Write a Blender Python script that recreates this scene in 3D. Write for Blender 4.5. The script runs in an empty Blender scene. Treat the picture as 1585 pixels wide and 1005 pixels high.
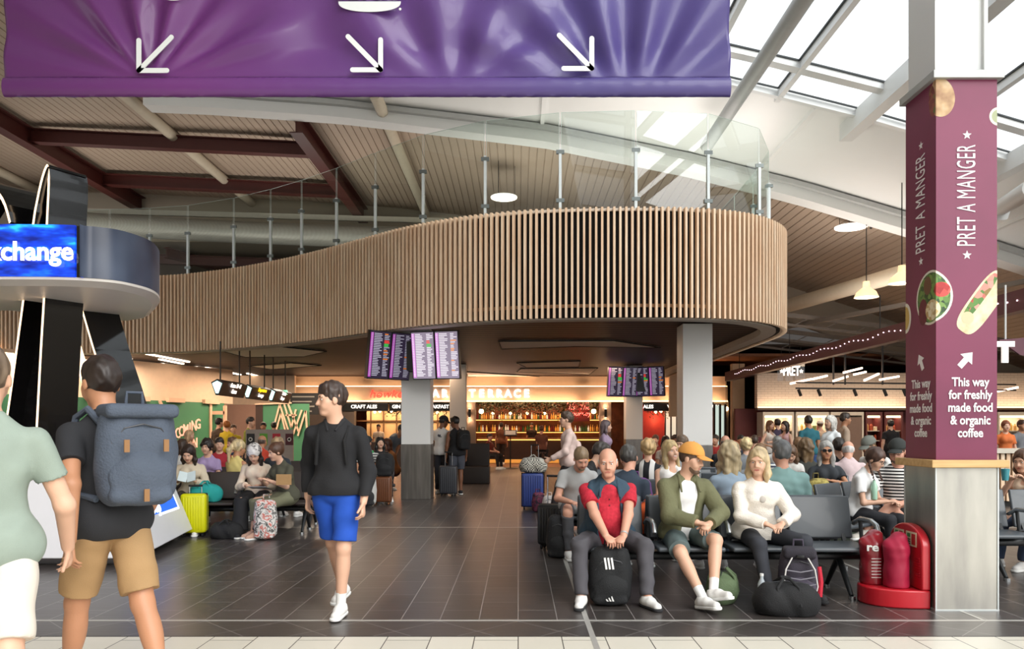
import bpy, bmesh, math, random, os
import numpy as np
from mathutils import Vector, Matrix, noise

# ------------------------------------------------------------------ camera, world, exposure
scene = bpy.context.scene
col = scene.collection
F, CX, CY, CH = 1208.0, 802.0, 667.0, 1.45      # focal length (px), principal point, eye height
cam_d = bpy.data.cameras.new('camera')
cam_d.sensor_width = 36.0
cam_d.lens = 36.0 * F / 1585.0
cam_d.shift_x = (792.5 - CX) / 1585.0
cam_d.shift_y = (CY - 502.5) / 1585.0
cam_d.clip_end = 300
cam = bpy.data.objects.new('camera', cam_d)
cam.location = (0, 0, CH)
cam.rotation_euler = (math.pi / 2, 0, 0)
col.objects.link(cam)
scene.camera = cam
scene.view_settings.view_transform = 'Standard'
scene.view_settings.look = 'None'
scene.view_settings.gamma = 1.0
scene.view_settings.use_curve_mapping = False
scene.view_settings.exposure = 0.35
scene.cycles.max_bounces = 6
scene.cycles.diffuse_bounces = 3
scene.cycles.glossy_bounces = 3
scene.cycles.transmission_bounces = 4
scene.cycles.transparent_max_bounces = 16
scene.cycles.caustics_reflective = False
scene.cycles.caustics_refractive = False
scene.cycles.sample_clamp_indirect = 4.0

wd = bpy.data.worlds.new('sky_world'); scene.world = wd
wd.use_nodes = True
_nt = wd.node_tree
_bg = _nt.nodes['Background']
_tc = _nt.nodes.new('ShaderNodeTexCoord')
_nz = _nt.nodes.new('ShaderNodeTexNoise'); _nz.inputs['Scale'].default_value = 1.6; _nz.inputs['Detail'].default_value = 4
_cr = _nt.nodes.new('ShaderNodeValToRGB')
_cr.color_ramp.elements[0].position = 0.35; _cr.color_ramp.elements[0].color = (0.84, 0.89, 0.92, 1)
_cr.color_ramp.elements[1].position = 0.65; _cr.color_ramp.elements[1].color = (0.98, 0.99, 1.0, 1)
_nt.links.new(_tc.outputs['Generated'], _nz.inputs['Vector'])
_nt.links.new(_nz.outputs['Fac'], _cr.inputs['Fac'])
_nt.links.new(_cr.outputs['Color'], _bg.inputs['Color'])
_bg.inputs['Strength'].default_value = 1.3

def area_light(name, loc, size, energy, color=(1, 1, 1), rot=(0, 0, 0), size_y=None, spread=None):
    d = bpy.data.lights.new(name, 'AREA'); d.energy = energy; d.color = color
    d.shape = 'RECTANGLE'; d.size = size; d.size_y = size_y or size
    if spread: d.spread = math.radians(spread)
    o = bpy.data.objects.new(name, d); o.location = loc; o.rotation_euler = rot
    col.objects.link(o); return o
def point_light(name, loc, energy, color=(1, 1, 1), r=0.1):
    d = bpy.data.lights.new(name, 'POINT'); d.energy = energy; d.color = color; d.shadow_soft_size = r
    o = bpy.data.objects.new(name, d); o.location = loc; col.objects.link(o); return o
_sd = bpy.data.lights.new('sun', 'SUN'); _sd.energy = 3.0; _sd.angle = math.radians(50); _sd.color = (1.0, 0.97, 0.93)
_so = bpy.data.objects.new('sun', _sd); _so.rotation_euler = Vector((0.55, -0.72, 0.62)).to_track_quat('Z', 'Y').to_euler(); col.objects.link(_so)
WARM = (1.0, 0.66, 0.42)
# daylight of the hall's great roof-lights (an open sky above and behind the camera) comes from the world;
# the recessed downlights under the mezzanine:
for _x in (-9, -3, 2.6):
    for _y in (19.5, 25.5):
        area_light('mezzanine_downlight', (_x, _y, 3.50), 1.6, 55, WARM, size_y=1.0)

# upward fill lights added above the deck and shops to brighten the vault
for _x, _y, _z, _e in ((-14, 24, 5.6, 420), (-7, 24, 5.6, 420), (0, 22, 5.6, 420), (3.5, 17.5, 5.6, 400), (8.5, 20, 4.0, 380), (-12, 14, 5.0, 140)):
    area_light('vault_fill', (_x, _y, _z), 3.0, _e * 0.27, (1.0, 0.93, 0.86), rot=(math.pi, 0, 0), size_y=3.0)

# ------------------------------------------------------------------ helpers
def PX(x, d): return (x - CX) * d / F                 # picture column -> X at depth d
def PZ(y, d): return CH - (y - CY) * d / F            # picture row -> height at depth d
def FD(y): return F * CH / (y - CY)                   # depth of a floor point seen at row y
def srgb(h):
    if isinstance(h, str):
        h = h.lstrip('#'); c = [int(h[i:i + 2], 16) / 255 for i in (0, 2, 4)]
    else: c = [v / 255 for v in h]
    return tuple(v / 12.92 if v <= 0.04045 else ((v + 0.055) / 1.055) ** 2.4 for v in c)

_mats = {}
def mat(name, hexc='#888888', rough=0.6, metal=0.0, emit=None, es=1.0, var=0.08, scale=8.0, bump=0.0, bscale=60.0, spec=0.5, coat=0.0, stretch=None):
    """plain procedural material: base colour with a slight noise variation and an optional bump"""
    if name in _mats: return _mats[name]
    m = bpy.data.materials.new(name); m.use_nodes = True
    nt = m.node_tree; b = nt.nodes['Principled BSDF']
    c = srgb(hexc)
    tc = nt.nodes.new('ShaderNodeTexCoord')
    vec = tc.outputs['Object']
    if stretch:
        mp = nt.nodes.new('ShaderNodeMapping'); mp.inputs['Scale'].default_value = stretch
        nt.links.new(vec, mp.inputs['Vector']); vec = mp.outputs['Vector']
    nz = nt.nodes.new('ShaderNodeTexNoise'); nz.inputs['Scale'].default_value = scale; nz.inputs['Detail'].default_value = 3
    nt.links.new(vec, nz.inputs['Vector'])
    mx = nt.nodes.new('ShaderNodeMix'); mx.data_type = 'RGBA'
    mx.inputs['A'].default_value = tuple(max(0, v * (1 - var)) for v in c) + (1,)
    mx.inputs['B'].default_value = tuple(min(1, v * (1 + var)) for v in c) + (1,)
    nt.links.new(nz.outputs['Fac'], mx.inputs['Factor'])
    nt.links.new(mx.outputs['Result'], b.inputs['Base Color'])
    b.inputs['Roughness'].default_value = rough
    b.inputs['Metallic'].default_value = metal
    b.inputs['Specular IOR Level'].default_value = spec
    b.inputs['Coat Weight'].default_value = coat
    if emit:
        b.inputs['Emission Color'].default_value = srgb(emit) + (1,)
        b.inputs['Emission Strength'].default_value = es
    if bump:
        n2 = nt.nodes.new('ShaderNodeTexNoise'); n2.inputs['Scale'].default_value = bscale; n2.inputs['Detail'].default_value = 2
        nt.links.new(vec, n2.inputs['Vector'])
        bp = nt.nodes.new('ShaderNodeBump'); bp.inputs['Strength'].default_value = bump; bp.inputs['Distance'].default_value = 0.02
        nt.links.new(n2.outputs['Fac'], bp.inputs['Height']); nt.links.new(bp.outputs['Normal'], b.inputs['Normal'])
    _mats[name] = m
    return m

def ramp_mat(name, stops, kind='wave', scale=5.0, axis='Z', rough=0.6, dist=0.0, emit=0.0, interp='LINEAR', bump=0.0, stretch=None, metal=0.0, detail=2.0):
    """procedural pattern: wave / noise / voronoi / magic through a colour ramp; stops = [(pos, hex)...]"""
    if name in _mats: return _mats[name]
    m = bpy.data.materials.new(name); m.use_nodes = True
    nt = m.node_tree; b = nt.nodes['Principled BSDF']
    tc = nt.nodes.new('ShaderNodeTexCoord'); vec = tc.outputs['Object']
    if stretch:
        mp = nt.nodes.new('ShaderNodeMapping'); mp.inputs['Scale'].default_value = stretch
        nt.links.new(vec, mp.inputs['Vector']); vec = mp.outputs['Vector']
    if kind == 'wave':
        t = nt.nodes.new('ShaderNodeTexWave'); t.bands_direction = axis; t.inputs['Distortion'].default_value = dist
        t.inputs['Scale'].default_value = scale; out = t.outputs['Fac']
    elif kind == 'voronoi':
        t = nt.nodes.new('ShaderNodeTexVoronoi'); t.inputs['Scale'].default_value = scale
        sp = nt.nodes.new('ShaderNodeSeparateColor'); nt.links.new(t.outputs['Color'], sp.inputs['Color']); out = sp.outputs[0]
    elif kind == 'checker':
        t = nt.nodes.new('ShaderNodeTexChecker'); t.inputs['Scale'].default_value = scale; out = t.outputs['Fac']
    else:
        t = nt.nodes.new('ShaderNodeTexNoise'); t.inputs['Scale'].default_value = scale; t.inputs['Detail'].default_value = detail; out = t.outputs['Fac']
    nt.links.new(vec, t.inputs['Vector'])
    r = nt.nodes.new('ShaderNodeValToRGB'); r.color_ramp.interpolation = interp
    el = r.color_ramp.elements
    while len(el) < len(stops): el.new(0.5)
    for e, (p, h) in zip(el, stops): e.position = p; e.color = srgb(h) + (1,)
    nt.links.new(out, r.inputs['Fac'])
    nt.links.new(r.outputs['Color'], b.inputs['Base Color'])
    if emit:
        nt.links.new(r.outputs['Color'], b.inputs['Emission Color']); b.inputs['Emission Strength'].default_value = emit
    b.inputs['Roughness'].default_value = rough; b.inputs['Metallic'].default_value = metal
    if bump:
        bp = nt.nodes.new('ShaderNodeBump'); bp.inputs['Strength'].default_value = bump; bp.inputs['Distance'].default_value = 0.01
        nt.links.new(out, bp.inputs['Height']); nt.links.new(bp.outputs['Normal'], b.inputs['Normal'])
    _mats[name] = m
    return m

def glow(name, hexc, es):
    return mat(name, hexc, 0.5, emit=hexc, es=es, var=0.0)

def glass_mat(name, tint, gloss=0.10, alpha=0.9):
    if name in _mats: return _mats[name]
    m = bpy.data.materials.new(name); m.use_nodes = True
    nt = m.node_tree
    for n in list(nt.nodes): nt.nodes.remove(n)
    o = nt.nodes.new('ShaderNodeOutputMaterial')
    tr = nt.nodes.new('ShaderNodeBsdfTransparent'); tr.inputs['Color'].default_value = srgb(tint) + (1,)
    gl = nt.nodes.new('ShaderNodeBsdfGlossy'); gl.inputs['Roughness'].default_value = 0.02
    lw = nt.nodes.new('ShaderNodeLayerWeight'); lw.inputs['Blend'].default_value = 0.5
    pw = nt.nodes.new('ShaderNodeMath'); pw.operation = 'POWER'; pw.inputs[1].default_value = 4.0
    nt.links.new(lw.outputs['Facing'], pw.inputs[0])
    ad = nt.nodes.new('ShaderNodeMath'); ad.operation = 'MULTIPLY_ADD'; ad.inputs[1].default_value = 0.6; ad.inputs[2].default_value = gloss * 0.5
    nt.links.new(pw.outputs[0], ad.inputs[0])
    mx = nt.nodes.new('ShaderNodeMixShader')
    nt.links.new(ad.outputs[0], mx.inputs[0]); nt.links.new(tr.outputs[0], mx.inputs[1]); nt.links.new(gl.outputs[0], mx.inputs[2])
    nt.links.new(mx.outputs[0], o.inputs['Surface'])
    _mats[name] = m
    return m

class MB:
    """collects shapes and links them as ONE mesh object"""
    def __init__(s): s.v = []; s.f = []; s.mi = []; s.mats = []; s.m = 0
    def use(s, m):
        if m not in s.mats: s.mats.append(m)
        s.m = s.mats.index(m); return s
    def add(s, vs, fs):
        o = len(s.v); s.v += [tuple(v) for v in vs]
        for f in fs: s.f.append(tuple(o + i for i in f)); s.mi.append(s.m)
        return s
    def box(s, x0, x1, y0, y1, z0, z1):
        vs = [(x, y, z) for z in (z0, z1) for y in (y0, y1) for x in (x0, x1)]
        return s.add(vs, [(0, 2, 3, 1), (4, 5, 7, 6), (0, 1, 5, 4), (2, 6, 7, 3), (0, 4, 6, 2), (1, 3, 7, 5)])
    def boxm(s, M4, hx, hy, hz):
        vs = [M4 @ Vector((x, y, z)) for z in (-hz, hz) for y in (-hy, hy) for x in (-hx, hx)]
        return s.add(vs, [(0, 2, 3, 1), (4, 5, 7, 6), (0, 1, 5, 4), (2, 6, 7, 3), (0, 4, 6, 2), (1, 3, 7, 5)])
    def bar(s, p0, p1, w, h, up=(0, 0, 1)):
        p0 = Vector(p0); p1 = Vector(p1); d = (p1 - p0); L = d.length; d.normalize()
        u = Vector(up); u = (u - d * u.dot(d))
        if u.length < 1e-4: u = Vector((0, 1, 0)) - d * d.y
        u.normalize(); r = d.cross(u)
        M4 = Matrix((r, d, u)).transposed().to_4x4(); M4.translation = (p0 + p1) / 2
        return s.boxm(M4, w / 2, L / 2, h / 2)
    def cyl(s, p0, p1, r0, r1=None, n=16, caps=True):
        r1 = r0 if r1 is None else r1
        p0 = Vector(p0); p1 = Vector(p1); d = (p1 - p0).normalized()
        a = Vector((1, 0, 0)) if abs(d.x) < 0.9 else Vector((0, 1, 0))
        u = d.cross(a).normalized(); w = d.cross(u)
        vs = []
        for p, r in ((p0, r0), (p1, r1)):
            for i in range(n):
                t = 2 * math.pi * i / n; vs.append(p + (u * math.cos(t) + w * math.sin(t)) * r)
        fs = [(i, (i + 1) % n, n + (i + 1) % n, n + i) for i in range(n)]
        if caps: fs += [tuple(range(n - 1, -1, -1)), tuple(range(n, 2 * n))]
        return s.add(vs, fs)
    def tube(s, pts, r, n=8, closed=False):
        P = [Vector(p) for p in pts]; N = len(P); vs = []
        pu = None
        for i, p in enumerate(P):
            if closed: d = P[(i + 1) % N] - P[i - 1]
            else: d = P[min(i + 1, N - 1)] - P[max(i - 1, 0)]
            d.normalize()
            if pu is None:
                a = Vector((0, 0, 1)) if abs(d.z) < 0.9 else Vector((1, 0, 0)); pu = a
            u = (pu - d * pu.dot(d))
            if u.length < 1e-5: u = d.orthogonal()
            u.normalize(); pu = u; w = d.cross(u)
            rr = r[i] if isinstance(r, (list, tuple)) else r
            for k in range(n):
                t = 2 * math.pi * k / n; vs.append(p + (u * math.cos(t) + w * math.sin(t)) * rr)
        fs = []
        for i in range(N if closed else N - 1):
            j = (i + 1) % N
            for k in range(n): fs.append((i * n + k, i * n + (k + 1) % n, j * n + (k + 1) % n, j * n + k))
        if not closed: fs += [tuple(range(n - 1, -1, -1)), tuple(range((N - 1) * n, N * n))]
        return s.add(vs, fs)
    def lathe(s, prof, c=(0, 0, 0), n=20, M4=None):
        vs = []; N = len(prof)
        for r, z in prof:
            for k in range(n):
                t = 2 * math.pi * k / n; q = Vector((r * math.cos(t), r * math.sin(t), z))
                q = M4 @ q if M4 is not None else q + Vector(c); vs.append(q)
        fs = []
        for i in range(N - 1):
            for k in range(n): fs.append((i * n + k, i * n + (k + 1) % n, (i + 1) * n + (k + 1) % n, (i + 1) * n + k))
        if prof[0][0] > 1e-6: fs.append(tuple(range(n - 1, -1, -1)))
        if prof[-1][0] > 1e-6: fs.append(tuple(range((N - 1) * n, N * n)))
        return s.add(vs, fs)
    def sphere(s, c, r, n=12, m=8, M3=None):
        rx, ry, rz = (r, r, r) if not isinstance(r, (tuple, list)) else r
        vs = []; c = Vector(c)
        for i in range(m + 1):
            ph = math.pi * i / m
            for k in range(n):
                t = 2 * math.pi * k / n
                q = Vector((rx * math.sin(ph) * math.cos(t), ry * math.sin(ph) * math.sin(t), rz * math.cos(ph)))
                if M3 is not None: q = M3 @ q
                vs.append(c + q)
        fs = [(i * n + k, (i + 1) * n + k, (i + 1) * n + (k + 1) % n, i * n + (k + 1) % n) for i in range(m) for k in range(n)]
        return s.add(vs, fs)
    def prism(s, poly, z0, z1):
        n = len(poly)
        vs = [(x, y, z0) for x, y in poly] + [(x, y, z1) for x, y in poly]
        fs = [tuple(range(n - 1, -1, -1)), tuple(range(n, 2 * n))] + [(i, (i + 1) % n, n + (i + 1) % n, n + i) for i in range(n)]
        return s.add(vs, fs)
    def extr(s, poly, M4, h):
        """polygon in the local XY plane, extruded by h along local Z, placed by M4"""
        n = len(poly)
        vs = [M4 @ Vector((x, y, 0)) for x, y in poly] + [M4 @ Vector((x, y, h)) for x, y in poly]
        fs = [tuple(range(n - 1, -1, -1)), tuple(range(n, 2 * n))] + [(i, (i + 1) % n, n + (i + 1) % n, n + i) for i in range(n)]
        return s.add(vs, fs)
    def strip(s, A, B):
        n = len(A); return s.add(list(A) + list(B), [(i, i + 1, n + i + 1, n + i) for i in range(n - 1)])
    def rbox(s, c, half, r, n=4, M3=None):
        """rounded box (superellipsoid-like sampling of a cube sphere)"""
        c = Vector(c); hx, hy, hz = half; N = n * 2 + 2
        vs = []; idx = {}; fs = []
        def key(p): return tuple(round(q, 5) for q in p)
        def vert(p):
            q = Vector(p)
            inner = Vector((max(-hx + r, min(hx - r, q.x)), max(-hy + r, min(hy - r, q.y)), max(-hz + r, min(hz - r, q.z))))
            d = q - inner
            if d.length > 1e-9: q = inner + d.normalized() * r
            k = key(q)
            if k not in idx:
                idx[k] = len(vs); vs.append(c + (M3 @ q if M3 is not None else q))
            return idx[k]
        def ticks(h):
            a = [-h + r * (1 - math.cos(math.pi / 2 * i / n)) * 1.0 for i in range(n + 1)]
            return a + [-t for t in reversed(a)]
        H = (hx, hy, hz)
        for ax in range(3):
            u, w = (ax + 1) % 3, (ax + 2) % 3
            tu, tw = ticks(H[u]), ticks(H[w])
            for sg in (-1, 1):
                for i in range(len(tu) - 1):
                    for j in range(len(tw) - 1):
                        q = []
                        for (a, b) in ((i, j), (i + 1, j), (i + 1, j + 1), (i, j + 1)):
                            p = [0, 0, 0]; p[ax] = sg * H[ax]; p[u] = tu[a]; p[w] = tw[b]; q.append(vert(p))
                        if sg < 0: q.reverse()
                        qq = []
                        for t in q:
                            if t not in qq: qq.append(t)
                        if len(qq) >= 3: fs.append(tuple(qq))
        return s.add(vs, fs)
    def build(s, name, m=None, parent=None, smooth=False, bev=0.0, loc=None):
        me = bpy.data.meshes.new(name)
        me.from_pydata([tuple(v) for v in s.v], [], s.f)
        for q in (s.mats if s.mats else [m]): me.materials.append(q)
        if s.mats: me.polygons.foreach_set('material_index', s.mi)
        me.validate(); me.update()
        if smooth:
            me.polygons.foreach_set('use_smooth', [True] * len(me.polygons))
            if smooth != 'all':
                try: me.set_sharp_from_angle(angle=math.radians(40))
                except Exception: pass
        o = bpy.data.objects.new(name, me); col.objects.link(o)
        if parent: o.parent = parent
        if loc: o.location = loc
        if bev:
            b = o.modifiers.new('bevel', 'BEVEL'); b.width = bev; b.segments = 2; b.limit_method = 'ANGLE'
        return o

def tag(o, label=None, cat=None, group=None, kind=None):
    if label: o['label'] = label
    if cat: o['category'] = cat
    if group: o['group'] = group
    if kind: o['kind'] = kind
    return o
def thing(name, label, cat, loc=(0, 0, 0), rz=0.0, group=None):
    o = bpy.data.objects.new(name, None); o.empty_display_size = 0.1
    o.location = loc; o.rotation_euler = (0, 0, rz); col.objects.link(o)
    return tag(o, label, cat, group)
def struct(o): o['kind'] = 'structure'; return o
def copy_tree(o, parent=None):
    c = o.copy(); col.objects.link(c)
    if parent: c.parent = parent
    for ch in list(o.children): copy_tree(ch, c)
    return c

FONT = None
def text(name, s, origin, size, m, parent=None, right=(1, 0, 0), up=(0, 0, 1), ext=0.005, bold=0.0, sx=1.0, align='CENTER', space=1.0, shear=0.0, valign='CENTER', res=3):
    c = bpy.data.curves.new(name + '_curve', 'FONT'); c.body = s; c.size = size; c.extrude = ext; c.offset = bold
    c.align_x = align; c.align_y = valign; c.space_character = space; c.shear = shear; c.resolution_u = res
    t = bpy.data.objects.new(name, c); col.objects.link(t)
    bpy.context.view_layer.update()
    me = bpy.data.meshes.new_from_object(t)
    bpy.data.objects.remove(t); bpy.data.curves.remove(c)
    r = Vector(right).normalized(); u = Vector(up).normalized(); n = r.cross(u)
    M4 = Matrix((r * sx, u, n)).transposed().to_4x4(); M4.translation = Vector(origin)
    me.transform(M4); me.materials.clear(); me.materials.append(m); me.name = name
    o = bpy.data.objects.new(name, me); col.objects.link(o)
    if parent: o.parent = parent
    return o
def curve_pts(P, n=8):
    """Catmull-Rom through points"""
    P = [Vector(p) for p in P]; out = []
    for i in range(len(P) - 1):
        a = P[max(i - 1, 0)]; b = P[i]; c = P[i + 1]; d = P[min(i + 2, len(P) - 1)]
        for k in range(n):
            t = k / n
            out.append(0.5 * ((2 * b) + (c - a) * t + (2 * a - 5 * b + 4 * c - d) * t * t + (3 * b - a - 3 * c + d) * t ** 3))
    out.append(P[-1]); return out
def resample(P, step):
    L = [0.0]
    for i in range(1, len(P)): L.append(L[-1] + (P[i] - P[i - 1]).length)
    n = int(L[-1] / step); out = []; j = 0
    for k in range(n + 1):
        t = k * step
        while j < len(L) - 2 and L[j + 1] < t: j += 1
        w = (t - L[j]) / max(1e-9, L[j + 1] - L[j]); out.append((P[j].lerp(P[j + 1], w), (P[j + 1] - P[j]).normalized()))
    return out
# ------------------------------------------------------------------ floor
def brick_mat(name, c1, c2, mortar, w, h, msize, rough, swap=False, streak=0.0, off=0.5, rot=0.0):
    m = bpy.data.materials.new(name); m.use_nodes = True
    nt = m.node_tree; b = nt.nodes['Principled BSDF']
    tc = nt.nodes.new('ShaderNodeTexCoord'); mp = nt.nodes.new('ShaderNodeMapping')
    mp.inputs['Rotation'].default_value = (0, 0, math.radians(90) if swap else rot)
    bt = nt.nodes.new('ShaderNodeTexBrick')
    bt.inputs['Color1'].default_value = srgb(c1) + (1,); bt.inputs['Color2'].default_value = srgb(c2) + (1,)
    bt.inputs['Mortar'].default_value = srgb(mortar) + (1,)
    bt.inputs['Scale'].default_value = 1.0; bt.inputs['Brick Width'].default_value = w; bt.inputs['Row Height'].default_value = h
    bt.inputs['Mortar Size'].default_value = msize; bt.inputs['Mortar Smooth'].default_value = 0.2; bt.offset = off
    nt.links.new(tc.outputs['Object'], mp.inputs['Vector']); nt.links.new(mp.outputs['Vector'], bt.inputs['Vector'])
    out = bt.outputs['Color']
    nz = nt.nodes.new('ShaderNodeTexNoise'); nz.inputs['Scale'].default_value = 1.0; nz.inputs['Detail'].default_value = 3
    m2 = nt.nodes.new('ShaderNodeMapping'); m2.inputs['Scale'].default_value = (2.0, 45.0, 1.0)
    nt.links.new(tc.outputs['Object'], m2.inputs['Vector']); nt.links.new(m2.outputs['Vector'], nz.inputs['Vector'])
    if streak:
        mx = nt.nodes.new('ShaderNodeMix'); mx.data_type = 'RGBA'; mx.blend_type = 'OVERLAY'; mx.inputs['Factor'].default_value = streak
        nt.links.new(out, mx.inputs['A']); nt.links.new(nz.outputs['Fac'], mx.inputs['B']); out = mx.outputs['Result']
    nt.links.new(out, b.inputs['Base Color'])
    mr = nt.nodes.new('ShaderNodeMapRange'); mr.inputs['To Min'].default_value = rough * 0.8; mr.inputs['To Max'].default_value = rough * 1.25
    nt.links.new(nz.outputs['Fac'], mr.inputs['Value']); nt.links.new(mr.outputs[0], b.inputs['Roughness'])
    bp = nt.nodes.new('ShaderNodeBump'); bp.inputs['Strength'].default_value = 0.15; bp.inputs['Distance'].default_value = 0.004
    nt.links.new(bt.outputs['Fac'], bp.inputs['Height']); bp.invert = True
    nt.links.new(bp.outputs['Normal'], b.inputs['Normal'])
    _mats[name] = m
    return m
M_tile = brick_mat('dark_floor_tile', '#3d3835', '#474140', '#8c8683', 0.6, 0.30, 0.004, 0.30, swap=True, streak=0.25)
M_diag = brick_mat('dark_border_tile', '#403b38', '#484341', '#7d7774', 0.42, 0.42, 0.004, 0.32, rot=math.radians(45), streak=0.2, off=0.0)
M_cream = brick_mat('cream_floor_tile', '#d9d3c4', '#e0dacb', '#4a4642', 0.6, 0.305, 0.004, 0.35, swap=True, off=0.5)
M_strip = mat('pale_metal_strip', '#b9b6b0', 0.4, 0.3)
struct(MB().box(-32, 26, 5.98, 46, -0.1, 0.0).build('floor', M_tile))
struct(MB().box(-32, 26, 5.51, 5.94, -0.1, 0.0).build('floor_border', M_diag))
struct(MB().box(-32, 26, -8, 5.49, -0.1, 0.0).build('floor_cream', M_cream))
struct(MB().box(-32, 26, 5.94, 5.98, -0.1, 0.001).build('trim_1', M_strip))
struct(MB().box(-32, 26, 5.49, 5.51, -0.1, 0.0).build('trim_2', mat('dark_joint', '#33302d', 0.6)))
t3 = MB().box(-32, 26, 11.69, 11.72, -0.02, 0.0012)
t3.box(0.505, 0.545, 3.0, 11.69, -0.02, 0.0014); t3.box(3.545, 3.575, 5.98, 11.69, -0.02, 0.0014)
struct(t3.build('trim_3', M_strip))

# ------------------------------------------------------------------ vaulted roof
VX = [-34, -20, -14.3, -7.8, -4.5, 0.65, 4.27, 7.1, 9.9, 13, 17, 21]
VZ = [10.7, 10.45, 10.25, 9.98, 9.74, 9.13, 8.40, 7.69, 6.86, 5.85, 4.4, 2.9]
def zv(x): return float(np.interp(x, VX, VZ))
M_roof = mat('beige_roof_sheet', '#b09d8b', 0.55, var=0.05, scale=1.5)
M_white = mat('white_paint', '#e6e6e4', 0.55, var=0.02, scale=2)
M_whitem = mat('white_steel_paint', '#dcdddc', 0.4, var=0.02, scale=3)
M_beam = mat('oxide_red_steel', '#4a1d18', 0.5, var=0.1)
M_beige = mat('beige_plaster', '#a99d8c', 0.7, var=0.05, scale=1.0)
M_dark = mat('dark_void_paint', '#2b2623', 0.8)
def roof_sheet(name, x0, x1, y0, y1, pitch=0.22):
    b = MB(); xs = []; x = x0
    while x < x1:
        xs += [(x, 0.0), (x + pitch * 0.86, 0.0), (x + pitch * 0.90, 0.03), (x + pitch * 0.96, 0.03)]; x += pitch
    A = [(px, y0, zv(px) + dz) for px, dz in xs]; B = [(px, y1, zv(px) + dz) for px, dz in xs]
    b.strip(A, B)
    A2 = [(px, y0, zv(px) + 0.2) for px, dz in xs]; B2 = [(px, y1, zv(px) + 0.2) for px, dz in xs]
    b.strip(B2, A2); b.strip(A2, A); b.strip(B, B2)
    return b.build(name, M_roof)
struct(roof_sheet('ceiling', -34, 21, 20.0, 29.2))
struct(roof_sheet('ceiling_left', -34, -9.4, 2.0, 20.0))
def arc_slab(name, x0, x1, y0, y1, dz0, dz1, m, n=60):
    xs = [x0 + (x1 - x0) * i / n for i in range(n + 1)]
    b = MB(); R = [[(x, y, zv(x) + dz) for x in xs] for (y, dz) in ((y0, dz0), (y1, dz0), (y1, dz1), (y0, dz1))]
    for i in range(4): b.strip(R[i], R[(i + 1) % 4])
    return b.build(name, m)
struct(arc_slab('ceiling_white_panels', -9.4, 21, 15.55, 19.95, 0.0, 0.15, M_white))
struct(arc_slab('ceiling_daylight_block', -9.4, 0.3, -2.0, 15.5, 0.06, 0.2, M_white))  # solid roof hidden above the banner, added to keep daylight off the left
struct(arc_slab('trim_fascia', -9.4, 21, 19.55, 20.05, -0.42, 0.02, M_white))
struct(arc_slab('trim_fascia_lip', -9.4, 21, 19.40, 19.56, -0.16, -0.04, mat('shadow_gap_grey', '#b9bab8', 0.6)))
rb = MB()
for x in (-6.6, -5.2, 0.6, 6.0, 11.5): rb.bar((x, 15.6, zv(x) - 0.02), (x, 19.5, zv(x) - 0.02), 0.10, 0.10)
struct(rb.build('trim_ribs', M_white))

# skylight: white frame and glass panes following the vault
M_glassroof = glass_mat('skylight_glass', '#f4f8fa', 0.05)
sk = thing('window_1', None, None); struct(sk)
fr = MB().use(M_whitem)
bars = [-9.2, -7.6, -6.1, -4.5, -2.9, -1.3, 0.4, 2.05, 3.65, 5.2, 6.8, 8.25, 9.8, 11.4, 13.0, 15.0]
rows = [15.5, 14.35, 10.2, 6.2, 2.2, -2.0]
for x in bars:
    thick = x in (6.8, 9.8, 0.4, -6.1, 13.0)
    w, h = (0.26, 0.36) if thick else (0.11, 0.16)
    fr.bar((x, -2, zv(x) - h / 2 + 0.05), (x, 15.7 if not thick else 16.2, zv(x) - h / 2 + 0.05), w, h)
xs = np.linspace(-9.4, 15.5, 60)
for y in rows:
    w = 0.22 if y != 15.5 else 0.12
    for i in range(len(xs) - 1):
        fr.bar((xs[i], y, zv(xs[i]) - 0.04), (xs[i + 1], y, zv(xs[i + 1]) - 0.04), w, 0.14, up=(0, 0, 1))
fr.build('frame', M_whitem, sk)
gl = MB()
bars = [x for x in bars if x >= 0.4]
for i in range(len(bars) - 1):
    for y1, y0 in zip(rows[:-1], rows[1:]):
        a, c = bars[i] + 0.04, bars[i + 1] - 0.04
        gl.add([(a, y0, zv(a) + 0.06), (c, y0, zv(c) + 0.06), (c, y1, zv(c) + 0.06), (a, y1, zv(a) + 0.06)], [(0, 1, 2, 3)])
gl.build('glass', M_glassroof, sk)
gk = MB()
for i in range(len(bars) - 1):                         # black rubber gasket lines round every pane
    for y1, y0 in zip(rows[:-1], rows[1:]):
        a, c = bars[i] + 0.075, bars[i + 1] - 0.075
        P = [(a, y0 + 0.12, zv(a) + 0.02), (c, y0 + 0.12, zv(c) + 0.02), (c, y1 - 0.12, zv(c) + 0.02), (a, y1 - 0.12, zv(a) + 0.02)]
        for k in range(4): gk.bar(P[k], P[(k + 1) % 4], 0.03, 0.03)
gk.build('gasket', mat('black_gasket', '#23282a', 0.6), sk)
t = MB().cyl((4.15, 17.2, 7.72), (4.15, 4.0, 7.72), 0.135, n=24).build('roof_strut', mat('grey_strut_paint', '#b4b6b5', 0.45), smooth=True)
tag(t, 'thick round pale grey strut running under the skylight right of the purple banner', 'strut')
t = MB().cyl((PX(1548, 16), 16, PZ(322, 16)), (PX(1600, 12.5), 12.5, PZ(290, 12.5)), 0.16, n=24)
t.cyl((PX(1548, 16), 16.0, PZ(322, 16)), (PX(1548, 16), 16.1, PZ(334, 16)), 0.2, n=16)
tag(t.build('roof_brace', M_whitem, smooth=True), 'round white brace ending in a bracket at the right edge behind the maroon column', 'strut')

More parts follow.
